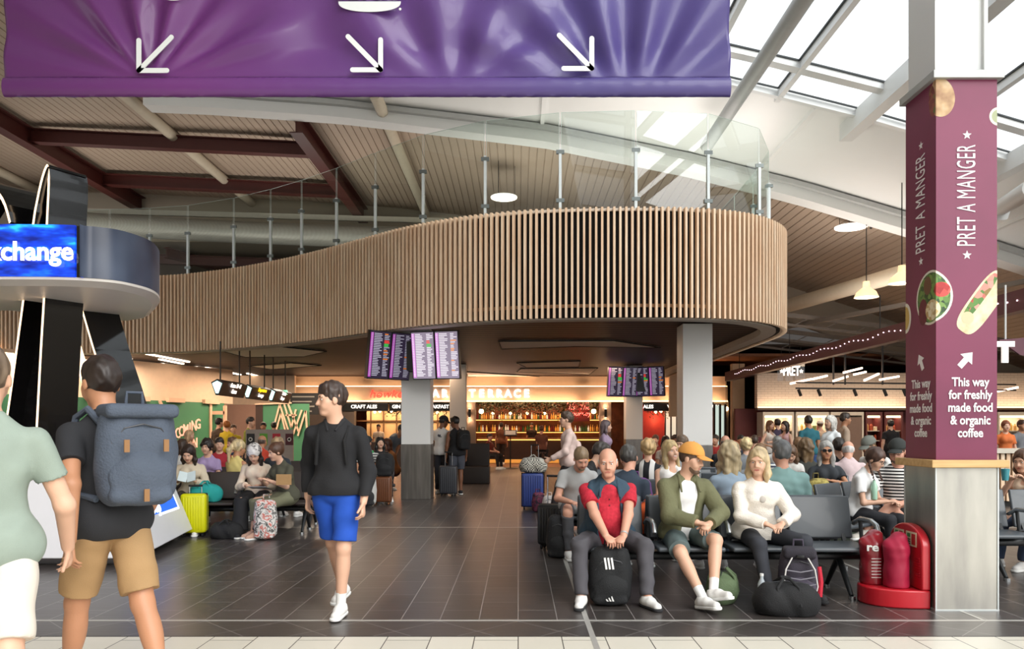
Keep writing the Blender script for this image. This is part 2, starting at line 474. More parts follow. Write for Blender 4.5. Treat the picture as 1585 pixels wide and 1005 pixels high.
# oxide-red steel of the left roof
def beam(label, p0, p1, w, h):
    b = MB(); p0 = Vector(p0); p1 = Vector(p1)
    up = Vector((0, 0, 1))
    b.bar(p0 + up * h / 2, p1 + up * h / 2, w, 0.03); b.bar(p0 - up * h / 2, p1 - up * h / 2, w, 0.03); b.bar(p0, p1, 0.03, h)
    o = b.build('roof_beam', M_beam); return tag(o, label, 'beam', 'oxide red roof beams')
def zb(x): return zv(x) - 0.30
beam('long red steel roof beam at far left running away above the exchange kiosk', (-14.0, 8, zb(-14) - .1), (-14.0, 29, zb(-14) - .1), 0.34, 0.5)
beam('long red steel roof beam running away from the lower edge of the purple banner', (-5.75, 20.2, zb(-5.75) - .1), (-5.75, 29, zb(-5.75) - .1), 0.34, 0.5)
beam('nearer of the two red cross beams on the left ceiling', (-14.0, 22.4, zv(-14) - .33), (-5.75, 22.4, zv(-5.75) - .33), 0.28, 0.36)
beam('farther of the two red cross beams on the left ceiling', (-14.0, 26.3, zv(-14) - .33), (-5.75, 26.3, zv(-5.75) - .33), 0.28, 0.36)
M_pipe = mat('cream_pipe', '#c9bda8', 0.5)
for x0, lab in ((-9.9, 'pale round duct running along the corrugated ceiling between the red beams'), (-3.4, 'pale round duct running along the ceiling behind the tall glass panels'), (-17.5, 'pale round duct along the ceiling at the far left edge')):
    tag(MB().cyl((x0, 18.5 if x0 > -9.9 else 14, zv(x0) - 0.16), (x0, 29, zv(x0) - 0.16), 0.15, n=18).build('ceiling_duct', M_pipe, smooth=True), lab, 'duct', 'ceiling ducts')

# gable bulkhead at the end of the vault, the lower bay beyond it
b = MB(); xs = np.linspace(-34, 21, 80)
b.strip([(x, 29.0, zv(x) + .1) for x in xs], [(x, 29.0, (8.6 if x < 2 else zv(x) - 1.3 if zv(x) > 2.5 else 1.0)) for x in xs])
b.strip([(x, 29.2, zv(x) + .1) for x in xs], [(x, 29.2, (8.6 if x < 2 else zv(x) - 1.3 if zv(x) > 2.5 else 1.0)) for x in xs])
struct(b.build('wall_gable', M_beige))
struct(MB().box(-34, 6.2, 29.3, 46, 8.55, 8.7).build('ceiling_far', mat('far_ceiling_grey', '#8f8577', 0.7)))
struct(MB().box(-34, 26, 46, 46.2, 0, 10.6).build('wall_back', M_dark))
struct(MB().box(-32.2, -32, 2, 46, 0, 11).build('wall_left', M_beige))
struct(MB().box(-12.2, -12, -16, 4, 0, 10.6).build('wall_light_block_left', M_beige))  # unseen wall added behind the camera to block sky light from the left
struct(MB().box(-12.2, 1.5, -16.2, -16, 0, 10.6).build('wall_light_block_rear', M_beige))  # unseen half wall added to cut the daylight fill on the left
struct(MB().box(-12.2, -5, -16, 2, 10.1, 10.3).build('ceiling_light_block_left', M_beige))  # unseen ceiling added with the left blocking wall to shut out sky
struct(MB().box(20.8, 21, 6, 46, 0, 5.2).build('wall_right', M_beige))
struct(MB().box(6.2, 21, 29.3, 46, 4.6, 4.7).build('ceiling_far_right', mat('far_ceiling_brown', '#4a4038', 0.8)))
struct(MB().box(-34.2, -34, 2, 29, 8, 11).build('wall_left_upper', M_beige))
struct(MB().box(-34, 6.2, 38.5, 38.7, 3.6, 8.6).build('wall_back_upper', mat('upper_wall_grey', '#55504b', 0.8, var=0.3, scale=0.6)))
M_silver = ramp_mat('ribbed_silver_duct', [(0.0, '#77736c'), (0.5, '#b8b4ac'), (1.0, '#c8c5bd')], 'wave', 12, 'X', rough=0.4, metal=0.3, bump=0.6)
dk = MB(); pts = [(x, 27.5 - 0.008 * (x + 7) ** 2, 8.55 - 0.035 * (x + 13)) for x in np.linspace(-17, -3.0, 30)]
dk.tube(pts, 0.38, 20)
tag(dk.build('ventilation_duct', M_silver, smooth=True), 'large silver ribbed ventilation duct curving above the wooden balcony', 'duct')
tag(MB().bar((-18, 27.9, 9.38), (-2.6, 27.9, 8.95), 0.12, 0.18).build('cable_tray', mat('pale_tray', '#cfc7b8', 0.5)), 'long pale cable tray above the silver ribbed duct', 'cable tray')
for p0, p1, lab in (((-13.3, 29.5, 8.2), (-10.4, 38, 8.2), 'red beam running back beneath the silver duct, left end'),
                    ((-14, 30.5, 8.15), (-3.5, 30.5, 7.75), 'red cross beam just below the silver duct'),
                    ((-12, 36, 8.2), (-3.5, 36, 8.05), 'farthest red cross beam low behind the glass balustrade'),
                    ((-5.2, 29.3, 8.2), (-4.0, 38, 8.0), 'red beam running back behind the middle glass panels')):
    beam(lab, p0, p1, 0.25, 0.34)
# ------------------------------------------------------------------ mezzanine with the batten-clad curved balcony
MZ0, MZ1 = 3.50, 5.50
OUT = [(-31, 20.7, 0), (-22, 20.7, 0), (-16, 20.65, 0), (-12, 20.6, 0), (-9.3, 20.3, 0), (-7.8, 19.75, 0), (-6.26, 18.85, 0), (-4.8, 17.75, 0), (-3.46, 16.55, 0), (-2.3, 15.5, 0), (-1.24, 14.8, 0),
       (-0.2, 14.38, 0), (0.7, 14.18, 0), (2.0, 14.08, 0), (3.3, 14.15, 0), (4.3, 14.5, 0), (5.05, 15.15, 0), (5.5, 15.95, 0), (5.72, 17.0, 0), (5.76, 18.5, 0), (5.76, 22, 0), (5.76, 26, 0), (5.76, 30.9, 0)]
CRV = curve_pts(OUT, 10)
M_slat = ramp_mat('pale_oak_batten', [(0.3, '#e0b894'), (0.6, '#ecceae'), (0.8, '#f2dcc2')], 'noise', 3.0, stretch=(3, 3, 0.35), rough=0.5, detail=4)
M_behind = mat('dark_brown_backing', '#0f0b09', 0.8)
M_lining = mat('cream_lining', '#d5cabb', 0.6)
mz = thing('mezzanine_balcony', 'curved upper-floor balcony clad in vertical pale oak battens over the seating', 'balcony', (0, 20, MZ0))
mzo = Vector((0, 20, MZ0))
def off_curve(d):
    out = []
    for p, t in resample(CRV, 0.25):
        n = Vector((t.y, -t.x, 0)); out.append(p + n * d)
    return out
sl = MB(); k = 0
for p, t in resample(CRV, 0.109):
    n = Vector((t.y, -t.x, 0))                      # outward
    c = p - n * 0.05
    M4 = Matrix((t, n, Vector((0, 0, 1)))).transposed().to_4x4(); M4.translation = c + Vector((0, 0, (MZ0 + MZ1) / 2)) - mzo
    sl.boxm(M4, 0.0205, 0.048, (MZ1 - MZ0) / 2)
sl.build('batten_cladding', M_slat, mz)
def wall_strip(name, d, z0, z1, m, th=0.03):
    A = off_curve(d); B = off_curve(d - th); b = MB()
    r = [[Vector((p.x, p.y, z)) - mzo for p in P] for P, z in ((A, z0), (A, z1), (B, z1), (B, z0))]
    for i in range(4): b.strip(r[i], r[(i + 1) % 4])
    return b.build(name, m, mz)
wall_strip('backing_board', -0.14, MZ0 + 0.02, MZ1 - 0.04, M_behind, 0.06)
wall_strip('lower_rail', -0.108, MZ0 + 0.20, MZ0 + 0.26, mat('batten_rail', '#a9835f', 0.6), 0.03)
wall_strip('top_rail', -0.10, MZ1 - 0.05, MZ1 + 0.0, M_lining, 0.25)
wall_strip('inner_lining', -0.22, MZ0, MZ0 + 0.20, M_lining, 0.30)
IN = off_curve(-0.30)
poly = [(p.x, p.y) for p in IN] + [(5.4, 45.9), (-31, 45.9)]
# linear timber ceiling under the deck
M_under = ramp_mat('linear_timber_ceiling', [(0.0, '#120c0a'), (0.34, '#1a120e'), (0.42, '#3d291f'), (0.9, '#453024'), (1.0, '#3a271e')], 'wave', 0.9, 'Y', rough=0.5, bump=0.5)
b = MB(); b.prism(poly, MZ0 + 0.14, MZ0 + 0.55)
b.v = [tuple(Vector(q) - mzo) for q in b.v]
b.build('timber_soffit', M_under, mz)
b = MB(); b.prism([(p.x, p.y) for p in off_curve(-0.2)] + [(5.5, 45.9), (-31, 45.9)], 4.4, 4.6)
b.v = [tuple(Vector(q) - mzo) for q in b.v]
b.build('deck', mat('deck_grey', '#7d7872', 0.7), mz)

M_under.node_tree.nodes['Principled BSDF'].inputs['Specular IOR Level'].default_value = 0.15
# angular cream recesses in the timber soffit: lit coffers seen as lighter facets
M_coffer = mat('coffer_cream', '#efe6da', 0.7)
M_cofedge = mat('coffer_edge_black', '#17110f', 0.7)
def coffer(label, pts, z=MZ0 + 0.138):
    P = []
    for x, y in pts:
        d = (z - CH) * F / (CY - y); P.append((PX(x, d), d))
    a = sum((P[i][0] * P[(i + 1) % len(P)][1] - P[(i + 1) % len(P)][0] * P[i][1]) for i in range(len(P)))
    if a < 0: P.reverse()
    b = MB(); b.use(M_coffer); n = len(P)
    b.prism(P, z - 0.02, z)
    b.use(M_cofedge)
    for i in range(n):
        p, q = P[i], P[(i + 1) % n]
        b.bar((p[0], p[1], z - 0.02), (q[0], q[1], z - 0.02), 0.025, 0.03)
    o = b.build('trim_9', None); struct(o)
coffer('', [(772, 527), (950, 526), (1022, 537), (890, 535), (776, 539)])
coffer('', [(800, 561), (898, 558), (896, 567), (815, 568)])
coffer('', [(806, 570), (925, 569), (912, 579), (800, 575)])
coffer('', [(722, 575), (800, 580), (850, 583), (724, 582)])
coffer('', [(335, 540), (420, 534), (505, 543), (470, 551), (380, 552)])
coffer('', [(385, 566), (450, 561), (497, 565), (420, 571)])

# glass balustrade standing on the balcony edge
bl = thing('glass_balustrade', 'tall glass balustrade with slim steel posts on the curved balcony edge', 'balustrade', (0, 20, MZ1))
M_glassb = glass_mat('balustrade_glass', '#e9f3ee', 0.16)
M_edge = mat('glass_edge_green', '#c2d2ca', 0.2)
M_steel = mat('brushed_steel', '#c9cecd', 0.35, 0.35, var=0.06, stretch=(1, 1, 12))
base = Vector((0, 20, MZ1))
G = off_curve(-0.32)
def at_px(x):
    best = None
    for i in range(len(G) - 1):
        p, q = G[i], G[i + 1]
        a, c = CX + p.x * F / p.y, CX + q.x * F / q.y
        if (a - x) * (c - x) <= 0 and abs(a - c) > 1e-6 and q.x < 5.74:
            return p.lerp(q, (x - a) / (c - a))
    return None
posts = [at_px(x) for x in (110, 170, 232, 291, 362, 419, 467, 521, 581, 655, 751, 867, 984, 1096, 1175)] + [Vector((5.30, 16.5, 0)), Vector((5.42, 18.0, 0)), Vector((5.43, 19.6, 0)), Vector((5.43, 21.2, 0))]
posts = [p for p in posts if p]
for i, p in enumerate(posts):
    q = p - Vector((0, 20, 0))
    pm = MB().bar(q + Vector((0, 0, -0.3)), q + Vector((0, 0, 1.18)), 0.05, 0.085, up=(0, 1, 0))
    po = pm.build('post', M_steel, bl)
    for z in (0.22, 1.12):
        MB().bar(q + Vector((-0.075, -0.02, z)), q + Vector((0.075, -0.02, z)), 0.05, 0.07).build('clamp', mat('clamp_steel', '#6f7472', 0.35, 0.8), po)
GH = 1.86
for a, c in zip(posts[:-1], posts[1:]):
    u = (c - a).normalized(); n = Vector((u.y, -u.x, 0))
    p = a + u * 0.02 - Vector((0, 20, 0)) ; q = c - u * 0.02 - Vector((0, 20, 0))
    g = MB()
    up = Vector((0, 0, GH)); dn = Vector((0, 0, -0.1))
    g.add([p + dn, q + dn, q + up, p + up], [(0, 1, 2, 3)])
    go = g.build('glass_panel', M_glassb, bl)
    e = MB()
    e.bar(p + up, q + up, 0.006, 0.006); e.bar(p + dn, p + up, 0.006, 0.006); e.bar(q + dn, q + up, 0.006, 0.006)
    e.build('glass_edge', M_edge, go)

# ------------------------------------------------------------------ purple banner
M_ban = ramp_mat('purple_vinyl', [(0.25, '#5c2f63'), (0.5, '#6f3d7d'), (0.75, '#5d4a8c')], 'noise', 0.35, rough=0.35, detail=1.0)
_nt = M_ban.node_tree
_b = _nt.nodes['Principled BSDF']; _b.inputs['Coat Weight'].default_value = 0.15; _b.inputs['Specular IOR Level'].default_value = 0.45
# colour changes across its width: plum at the left end to violet-blue at the right end
for n in list(_nt.nodes):
    if n.type == 'TEX_NOISE': _nt.nodes.remove(n)
_sep = _nt.nodes.new('ShaderNodeSeparateXYZ'); _tcn = [n for n in _nt.nodes if n.type == 'TEX_COORD'][0]
_nt.links.new(_tcn.outputs['Object'], _sep.inputs[0])
_mr = _nt.nodes.new('ShaderNodeMapRange'); _mr.inputs['From Min'].default_value = -4.6; _mr.inputs['From Max'].default_value = 1.95
_nt.links.new(_sep.outputs['X'], _mr.inputs['Value'])
_rp = [n for n in _nt.nodes if n.type == 'VALTORGB'][0]
_nt.links.new(_mr.outputs[0], _rp.inputs['Fac'])
el = _rp.color_ramp.elements
for e, (p, h) in zip(el, ((0.0, '#4a2150'), (0.45, '#71377a'), (1.0, '#4f4380'))): e.position = p; e.color = srgb(h) + (1,)
BD = 7.0
bx0, bx1 = PX(7, BD), PX(1130, BD); bzb = PZ(150, BD)
bn = thing('hanging_banner', 'wide purple vinyl banner with white arrows hanging across the top', 'banner', ((bx0 + bx1) / 2, BD, bzb))
bo = Vector(((bx0 + bx1) / 2, BD, bzb)); W = bx1 - bx0; H = 1.55
def by(u, v):
    """depth of the cloth: drag folds fanning out from the bottom pole"""
    y = 0.0
    for (cu, cv, amp, fr_, ph) in ((0.20, -0.05, 0.028, 15, 0.3), (0.45, 1.9, 0.02, 16, 1.0), (0.86, -0.35, 0.03, 17, 2.0), (0.62, -0.2, 0.022, 11, .5)):
        dx, dz = (u - cu) * W, (v - cv) * H; r = math.hypot(dx, dz); a = math.atan2(dx, dz)
        y += 1.7 * amp * math.sin(a * fr_ + ph) * math.exp(-((u - cu) / 0.24) ** 2) * min(1, r / 0.7)
    return y * min(1, (v + 0.02) / 0.22) + 0.012 * noise.noise(Vector((u * 9, v * 3, 0)))
NU, NV = 260, 70; b = MB(); vs = []
for j in range(NV + 1):
    for i in range(NU + 1):
        u, v = i / NU, j / NV
        vs.append((-W / 2 + W * u, by(u, v), 0.17 + (H - 0.17) * v))
fs = [(j * (NU + 1) + i, j * (NU + 1) + i + 1, (j + 1) * (NU + 1) + i + 1, (j + 1) * (NU + 1) + i) for j in range(NV) for i in range(NU)]
b.add(vs, fs); o = b.build('cloth', M_ban, bn, smooth='all')
so = o.modifiers.new('thickness', 'SOLIDIFY'); so.thickness = 0.004
hb = MB(); vs = []; NH = 18
for i in range(301):                                   # pole pocket along the bottom, with pinched wrinkles
    u = i / 300
    for k in range(NH):
        t = 2 * math.pi * k / NH
        rr = 1 + 0.07 * noise.noise(Vector((u * 60 + math.sin(t) * 2.5, math.cos(t) * 1.0, 3)))
        vs.append((-W / 2 + W * u, 0.045 * math.sin(t) * rr, 0.085 + 0.087 * math.cos(t) * rr))
fs = [(i * NH + k, i * NH + (k + 1) % NH, (i + 1) * NH + (k + 1) % NH, (i + 1) * NH + k) for i in range(300) for k in range(NH)]
fs += [tuple(range(NH)), tuple(range(300 * NH, 301 * NH))]
hb.add(vs, fs).build('pole_pocket', M_ban, bn, smooth=True)
M_ink = mat('white_print', '#e9ecea', 0.5, var=0.02)
def arrow_ink(px, py, sgn):
    """white arrow pointing down and to one side; tip at (px, py)"""
    s = BD / F; tip = Vector((PX(px, BD) - bo.x, 0, PZ(py, BD) - bo.z)); a = MB()
    def line(p, q, w=7.5):
        P = [Vector(p), Vector(q)]; A = tip + Vector((P[0].x * s, -0.06, P[0].y * s)); B = tip + Vector((P[1].x * s, -0.06, P[1].y * s))
        a.bar(A, B, w * s, 0.006, up=(0, 1, 0)); a.cyl(A + Vector((0, -.0045, 0)), A + Vector((0, .002, 0)), w * s / 2, n=14); a.cyl(B + Vector((0, -.0045, 0)), B + Vector((0, .002, 0)), w * s / 2, n=14)
    line((0, 0, 0), (sgn * -48 * -1 * -1 if False else sgn * 50, 51, 0)); line((0, 0, 0), (0, 46, 0)); line((0, 0, 0), (sgn * 43, 0, 0))
    a.build('printed_arrow', M_ink, bn)
arrow_ink(220, 114, 1); arrow_ink(591, 113, -1); arrow_ink(915, 111, -1)
s_ = BD / F
# cropped emblem: two rounded buns with the word between them
bk = MB(); cxk = PX(574, BD) - bo.x; zk = PZ(8, BD) - bo.z
prof = [(-48 * s_, 0)] + [(48 * s_ * math.cos(t), -16 * s_ * abs(math.sin(t)) ** 0.75) for t in np.linspace(math.pi, 2 * math.pi, 24)] + [(48 * s_, 0)]
M4 = Matrix(((1, 0, 0, cxk), (0, 0, 1, -0.062), (0, 1, 0, zk), (0, 0, 0, 1)))
bk.extr(prof[1:-1], M4, 0.006)
prof = [(48 * s_ * math.cos(t), 20 * s_ * abs(math.sin(t)) ** 0.75) for t in np.linspace(0, math.pi, 24)]
M4b = M4.copy(); M4b.translation = (cxk, -0.062, zk + 50 * s_); bk2 = MB().extr(prof, M4b, 0.006)
bk2.build('printed_top_bun', M_ink, bn)
bk.build('printed_bottom_bun', M_ink, bn); bk = MB()
bk.cyl((cxk + 47 * s_, -.065, zk - 12 * s_), (cxk + 47 * s_, -.06, zk - 12 * s_), 2 * s_, n=10)
bk.build('printed_mark', M_ink, bn)
text('printed_word', 'KING', (cxk, -0.062, zk + 4 * s_), 46 * s_, M_ink, bn, bold=0.008, sx=0.92, valign='BOTTOM_BASELINE')
cr = MB(); cc = Vector((PX(274, BD) - bo.x, -0.075, PZ(0, BD) - bo.z + 20 * s_))
for k in range(64):
    t0, t1 = 2 * math.pi * k / 64, 2 * math.pi * (k + 1) / 64
    def sq(t): return cc + Vector((28 * s_ * math.cos(t), 0, 27 * s_ * abs(math.sin(t)) ** 0.7 * (1 if math.sin(t) > 0 else -1)))
    cr.bar(sq(t0), sq(t1), 2.0 * s_, 0.005, up=(0, 1, 0))
cr.bar(cc + Vector((0, 0, -27 * s_)), cc + Vector((0, 0, 0)), 1.5 * s_, 0.005, up=(0, 1, 0))
cr.build('printed_round_emblem', M_ink, bn)
for x in (-W / 2 + .1, W / 2 - .1, 0): MB().cyl((x, 0, H), (x, 0, 5.0), 0.008, n=6).build('hanging_cable', M_steel, bn)
# ------------------------------------------------------------------ square columns
M_colw = mat('column_white', '#e6e4e0', 0.55, var=0.03, scale=1.5)
M_colsteel = ramp_mat('brushed_column_steel', [(0.2, '#6e6a65'), (0.8, '#8f8b86')], 'noise', 3, rough=0.3, metal=0.7, stretch=(6, 6, .5), bump=0.02)
def column(label, x0, x1, d, ztop, steel=1.16):
    a, c = PX(x0, d), PX(x1, d); w = c - a
    t = thing('square_column', label, 'column', ((a + c) / 2, d + w / 2, 0))
    h = w / 2
    MB().box(-h, h, -h, h, steel, ztop).build('shaft', M_colw, t, bev=0.008)
    MB().box(-h - .006, h + .006, -h - .006, h + .006, 0, steel).build('steel_base', M_colsteel, t, bev=0.006)
    return t
column('white square column with dark steel base below the large departure screens', 621, 666, 16.5, 3.62)
column('white square column right of centre with nothing mounted on it', 1057, 1103, 15.8, 3.62)
column('white square column standing behind the large departure screens', 696, 721, 25.5, 3.62)
column('white square column below the small departure screens', 969, 995, 26.0, 3.62)

# ------------------------------------------------------------------ maroon advertising column
PD = 6.28; px0, px1 = PX(1448.5, PD), PX(1544.5, PD); PW = px1 - px0
pc = thing('advertising_column', 'square column wrapped in maroon coffee-shop advertising over a brushed steel base', 'column', ((px0 + px1) / 2, PD + PW / 2, 0))
h = PW / 2
M_steelbig = ramp_mat('scuffed_brushed_steel', [(0.25, '#8d8b86'), (0.55, '#aaa79f'), (0.8, '#b9b6ad')], 'noise', 1.8, rough=0.33, metal=0.75, stretch=(3, 3, .6), detail=5, bump=0.03)
MB().box(-h, h, -h, h, 0, 1.154).build('steel_base', M_steelbig, pc, bev=0.004)
tr = MB()
for sx in (-1, 1):
    for sy in (-1, 1): tr.box(sx * h - .006, sx * h + .006, sy * h - .006, sy * h + .006, 0, 1.154)
tr.box(-h - .008, h + .008, -h - .008, h + .008, 0, 0.012)
tr.build('steel_corner_trim', M_steel, pc)
M_oak = ramp_mat('oak_ledge', [(0.3, '#c39a62'), (0.7, '#d8b47c')], 'noise', 4, stretch=(.6, 6, 6), rough=0.5)
MB().box(-h - .06, h + .06, -h - .06, h + .06, 1.154, 1.216).build('oak_ledge', M_oak, pc, bev=0.006)
ZW0, ZW1 = 1.216, PZ(123, PD)
M_wrap = bpy.data.materials.new('maroon_print'); M_wrap.use_nodes = True
_nt = M_wrap.node_tree; _b = _nt.nodes['Principled BSDF']; _b.inputs['Roughness'].default_value = 0.42
_tc = _nt.nodes.new('ShaderNodeTexCoord'); _nz = _nt.nodes.new('ShaderNodeTexNoise'); _nz.inputs['Scale'].default_value = 0.9; _nz.inputs['Detail'].default_value = 4
_rp = _nt.nodes.new('ShaderNodeValToRGB'); _rp.color_ramp.elements[0].color = srgb('#6d1f42') + (1,); _rp.color_ramp.elements[0].position = .3
_rp.color_ramp.elements[1].color = srgb('#842b52') + (1,); _rp.color_ramp.elements[1].position = .75
_nt.links.new(_tc.outputs['Object'], _nz.inputs['Vector']); _nt.links.new(_nz.outputs['Fac'], _rp.inputs['Fac']); _nt.links.new(_rp.outputs['Color'], _b.inputs['Base Color'])
MB().box(-h + .004, h - .004, -h + .004, h - .004, ZW0, ZW1).build('printed_wrap', M_wrap, pc)
MB().box(-h - .035, h + .035, -h - .035, h + .035, ZW1, ZW1 + .065).build('top_cap', mat('cap_grey', '#aeb0ae', 0.4, 0.3), pc, bev=0.004)
cw = MB(); cw.box(-.20, .17, -.17, .2, ZW1 + .065, 7.6); cw.box(.17, .2, -.20, .23, ZW1 + .065, 7.6); cw.box(-.23, -.2, -.2, .23, ZW1 + .065, 7.6)
cw.build('upper_shaft', M_whitem, pc)
# printed pictures, laid out on the unrolled wrap: u = metres right of the front-left edge, v = height
def wrap_poly(name, pts, m, lift=0.0015):
    out = []
    for side in (-1, 1):
        P = pts; Q = []
        for i in range(len(P)):
            a, c = P[i], P[(i + 1) % len(P)]
            ina, inc = a[0] * side >= 0, c[0] * side >= 0
            if ina: Q.append(a)
            if ina != inc:
                t = a[0] / (a[0] - c[0]); Q.append((0.0, a[1] + (c[1] - a[1]) * t))
        lim = PW - 0.004; Q2 = []
        for i in range(len(Q)):                        # clip at the far edge of that face
            a, c = Q[i], Q[(i + 1) % len(Q)]
            ina, inc = a[0] * side <= lim, c[0] * side <= lim
            if ina: Q2.append(a)
            if ina != inc:
                t = (lim * side - a[0]) / (c[0] - a[0]); Q2.append((lim * side, a[1] + (c[1] - a[1]) * t))
        if len(Q2) >= 3:
            if side > 0: vs = [(-h + u, -h + .004 - lift, v) for u, v in Q2]
            else: vs = [(-h + .004 - lift, -h - u, v) for u, v in Q2]
            out.append(MB().add(vs, [tuple(range(len(vs)))]).build(name, m, pc))
    return out
def ell(cu, cv, ru, rv, n=36, rot=0.0, e=1.0):
    R = []
    for i in range(n):
        t = 2 * math.pi * i / n; x = ru * math.copysign(abs(math.cos(t)) ** e, math.cos(t)); y = rv * math.copysign(abs(math.sin(t)) ** e, math.sin(t))
        R.append((cu + x * math.cos(rot) - y * math.sin(rot), cv + x * math.sin(rot) + y * math.cos(rot)))
    return R
def fu(x): return (x - 1448.5) * PD / F
def fv(y): return PZ(y, PD)
M_pw = mat('print_cream', '#e8e2d2', 0.5)
wrap_poly('printed_bowl', ell(-.085, fv(458), .225, .222), M_pw, .0015)
wrap_poly('printed_salad', ell(-.085, fv(458), .205, .203), ramp_mat('print_leaves', [(0.0, '#1f3a1c'), (0.4, '#4d7a34'), (0.7, '#7da04c'), (1.0, '#2c4a22')], 'voronoi', 26, rough=.5), .002)
wrap_poly('printed_beetroot', ell(-.20, fv(478), .07, .11), ramp_mat('print_beet', [(0, '#4a1420'), (1, '#7b2434')], 'noise', 20, rough=.5), .0025)
wrap_poly('printed_tomato', ell(.045, fv(448), .075, .06), ramp_mat('print_tomato', [(0, '#a31d1f'), (.6, '#c93a34'), (1, '#d9675a')], 'voronoi', 18, rough=.5), .0025)
wrap_poly('printed_grains', ell(-.06, fv(478), .10, .085), ramp_mat('print_grains', [(0, '#b89558'), (.6, '#e0cb9c'), (1, '#f0e6c8')], 'voronoi', 28, rough=.5), .003)
wrap_poly('printed_dressing', ell(-.13, fv(438), .06, .075), mat('print_sauce', '#6e4a30', .5), .003)
a_ = math.radians(54)
wrap_poly('printed_tortilla', ell(fu(1522), fv(468), .29, .105, rot=a_, e=.6), ramp_mat('print_tortilla', [(0.2, '#cdb78a'), (.5, '#e6d8b4'), (.8, '#efe6cc')], 'noise', 14, rough=.5), .0015)
wrap_poly('printed_filling', ell(fu(1518), fv(458), .22, .04, rot=a_, e=.7), ramp_mat('print_filling', [(0, '#3f6b2c'), (.45, '#5c8a3c'), (.6, '#b8433a'), (1, '#e0a090')], 'voronoi', 20, rough=.5), .002)
wrap_poly('printed_filling_edge', ell(fu(1498), fv(492), .05, .05, rot=a_), mat('print_pale_meat', '#d9c6a0', .5), .0025)
wrap_poly('printed_roll', ell(.03, fv(150), .125, .16, rot=.15), ramp_mat('print_roll', [(0.2, '#8b5a3a'), (.5, '#c9a57a'), (.8, '#e4d2b0')], 'noise', 9, rough=.5), .0015)
wrap_poly('printed_roll_filling', ell(-.06, fv(152), .05, .13, rot=.1), ramp_mat('print_roll_in', [(0, '#6b2a2a'), (.5, '#9c4b3a'), (1, '#5d7a3a')], 'voronoi', 24, rough=.5), .002)
wrap_poly('printed_plate', ell(fu(1546), fv(180), .075, .075), M_pw, .0015)
wrap_poly('printed_plate', ell(fu(1546), fv(180), .055, .055), mat('print_green_soup', '#a9b08a', .5), .002)
wrap_poly('printed_dish', ell(-.49, fv(480), .09, .13), M_pw, .0015)
wrap_poly('printed_dish', ell(-.49, fv(480), .06, .10), mat('print_yellow', '#c9a85a', .5), .002)
def star(cu, cv, r, rot=0):
    return [(cu + (r if i % 2 == 0 else r * .42) * math.cos(math.pi / 2 + rot + i * math.pi / 5), cv + (r if i % 2 == 0 else r * .42) * math.sin(math.pi / 2 + rot + i * math.pi / 5)) for i in range(10)]
def arrow_poly(cu, cv, s, ang):
    P = [(-.9, -.28), (.05, -.28), (.05, -.75), (.95, 0), (.05, .75), (.05, .28), (-.9, .28)]
    return [(cu + s * (x * math.cos(ang) - y * math.sin(ang)), cv + s * (x * math.sin(ang) + y * math.cos(ang))) for x, y in P]
def flat_poly_front(name, pts, m): MB().add([(-h + u, -h + .001, v) for u, v in pts], [tuple(range(len(pts)))]).build(name, m, pc)
def flat_poly_side(name, pts, m): MB().add([(-h + .001, -h - u, v) for u, v in pts], [tuple(range(len(pts)))]).build(name, m, pc)
M_txt = mat('printed_white', '#f2eeee', 0.5, var=0.01)
su = -0.235
for face in ('front', 'side'):
    fp = flat_poly_front if face == 'front' else flat_poly_side
    if face == 'front':
        R, U = Vector((1, 0, 0)), Vector((0, 0, 1)); cu = fu(1497); P = lambda u, v: Vector((-h + u, -h - .0005, v))
    else:
        R, U = Vector((0, -1, 0)), Vector((0, 0, 1)); cu = su; P = lambda u, v: Vector((-h - .0005, -h - u, v))
    k = 1.0
    zc = (fv(222) + fv(384)) / 2
    text('printed_lettering', 'PRET A MANGER', P(cu + .0, zc), 0.215, M_txt, pc, right=U, up=-R, ext=.0006, bold=0.0, sx=0.47, space=1.10)
    fp('printed_star', star(cu, fv(209), .038), M_txt); fp('printed_star', star(cu, fv(395), .038), M_txt)
    fp('printed_arrow', arrow_poly(cu - (.01 if face == 'front' else 0), fv(557), .085 if face == 'front' else .08, math.radians(48) if face == 'front' else math.radians(118)), M_txt)
    for i, ln in enumerate(('This way', 'for freshly', 'made food', '& organic', 'coffee')):
        text('printed_lettering', ln, P(fu(1502) if face == 'front' else cu, fv(592 + 19.7 * i)), .100, M_txt, pc, right=R, up=U, ext=.0006, bold=0.0024, sx=.84)

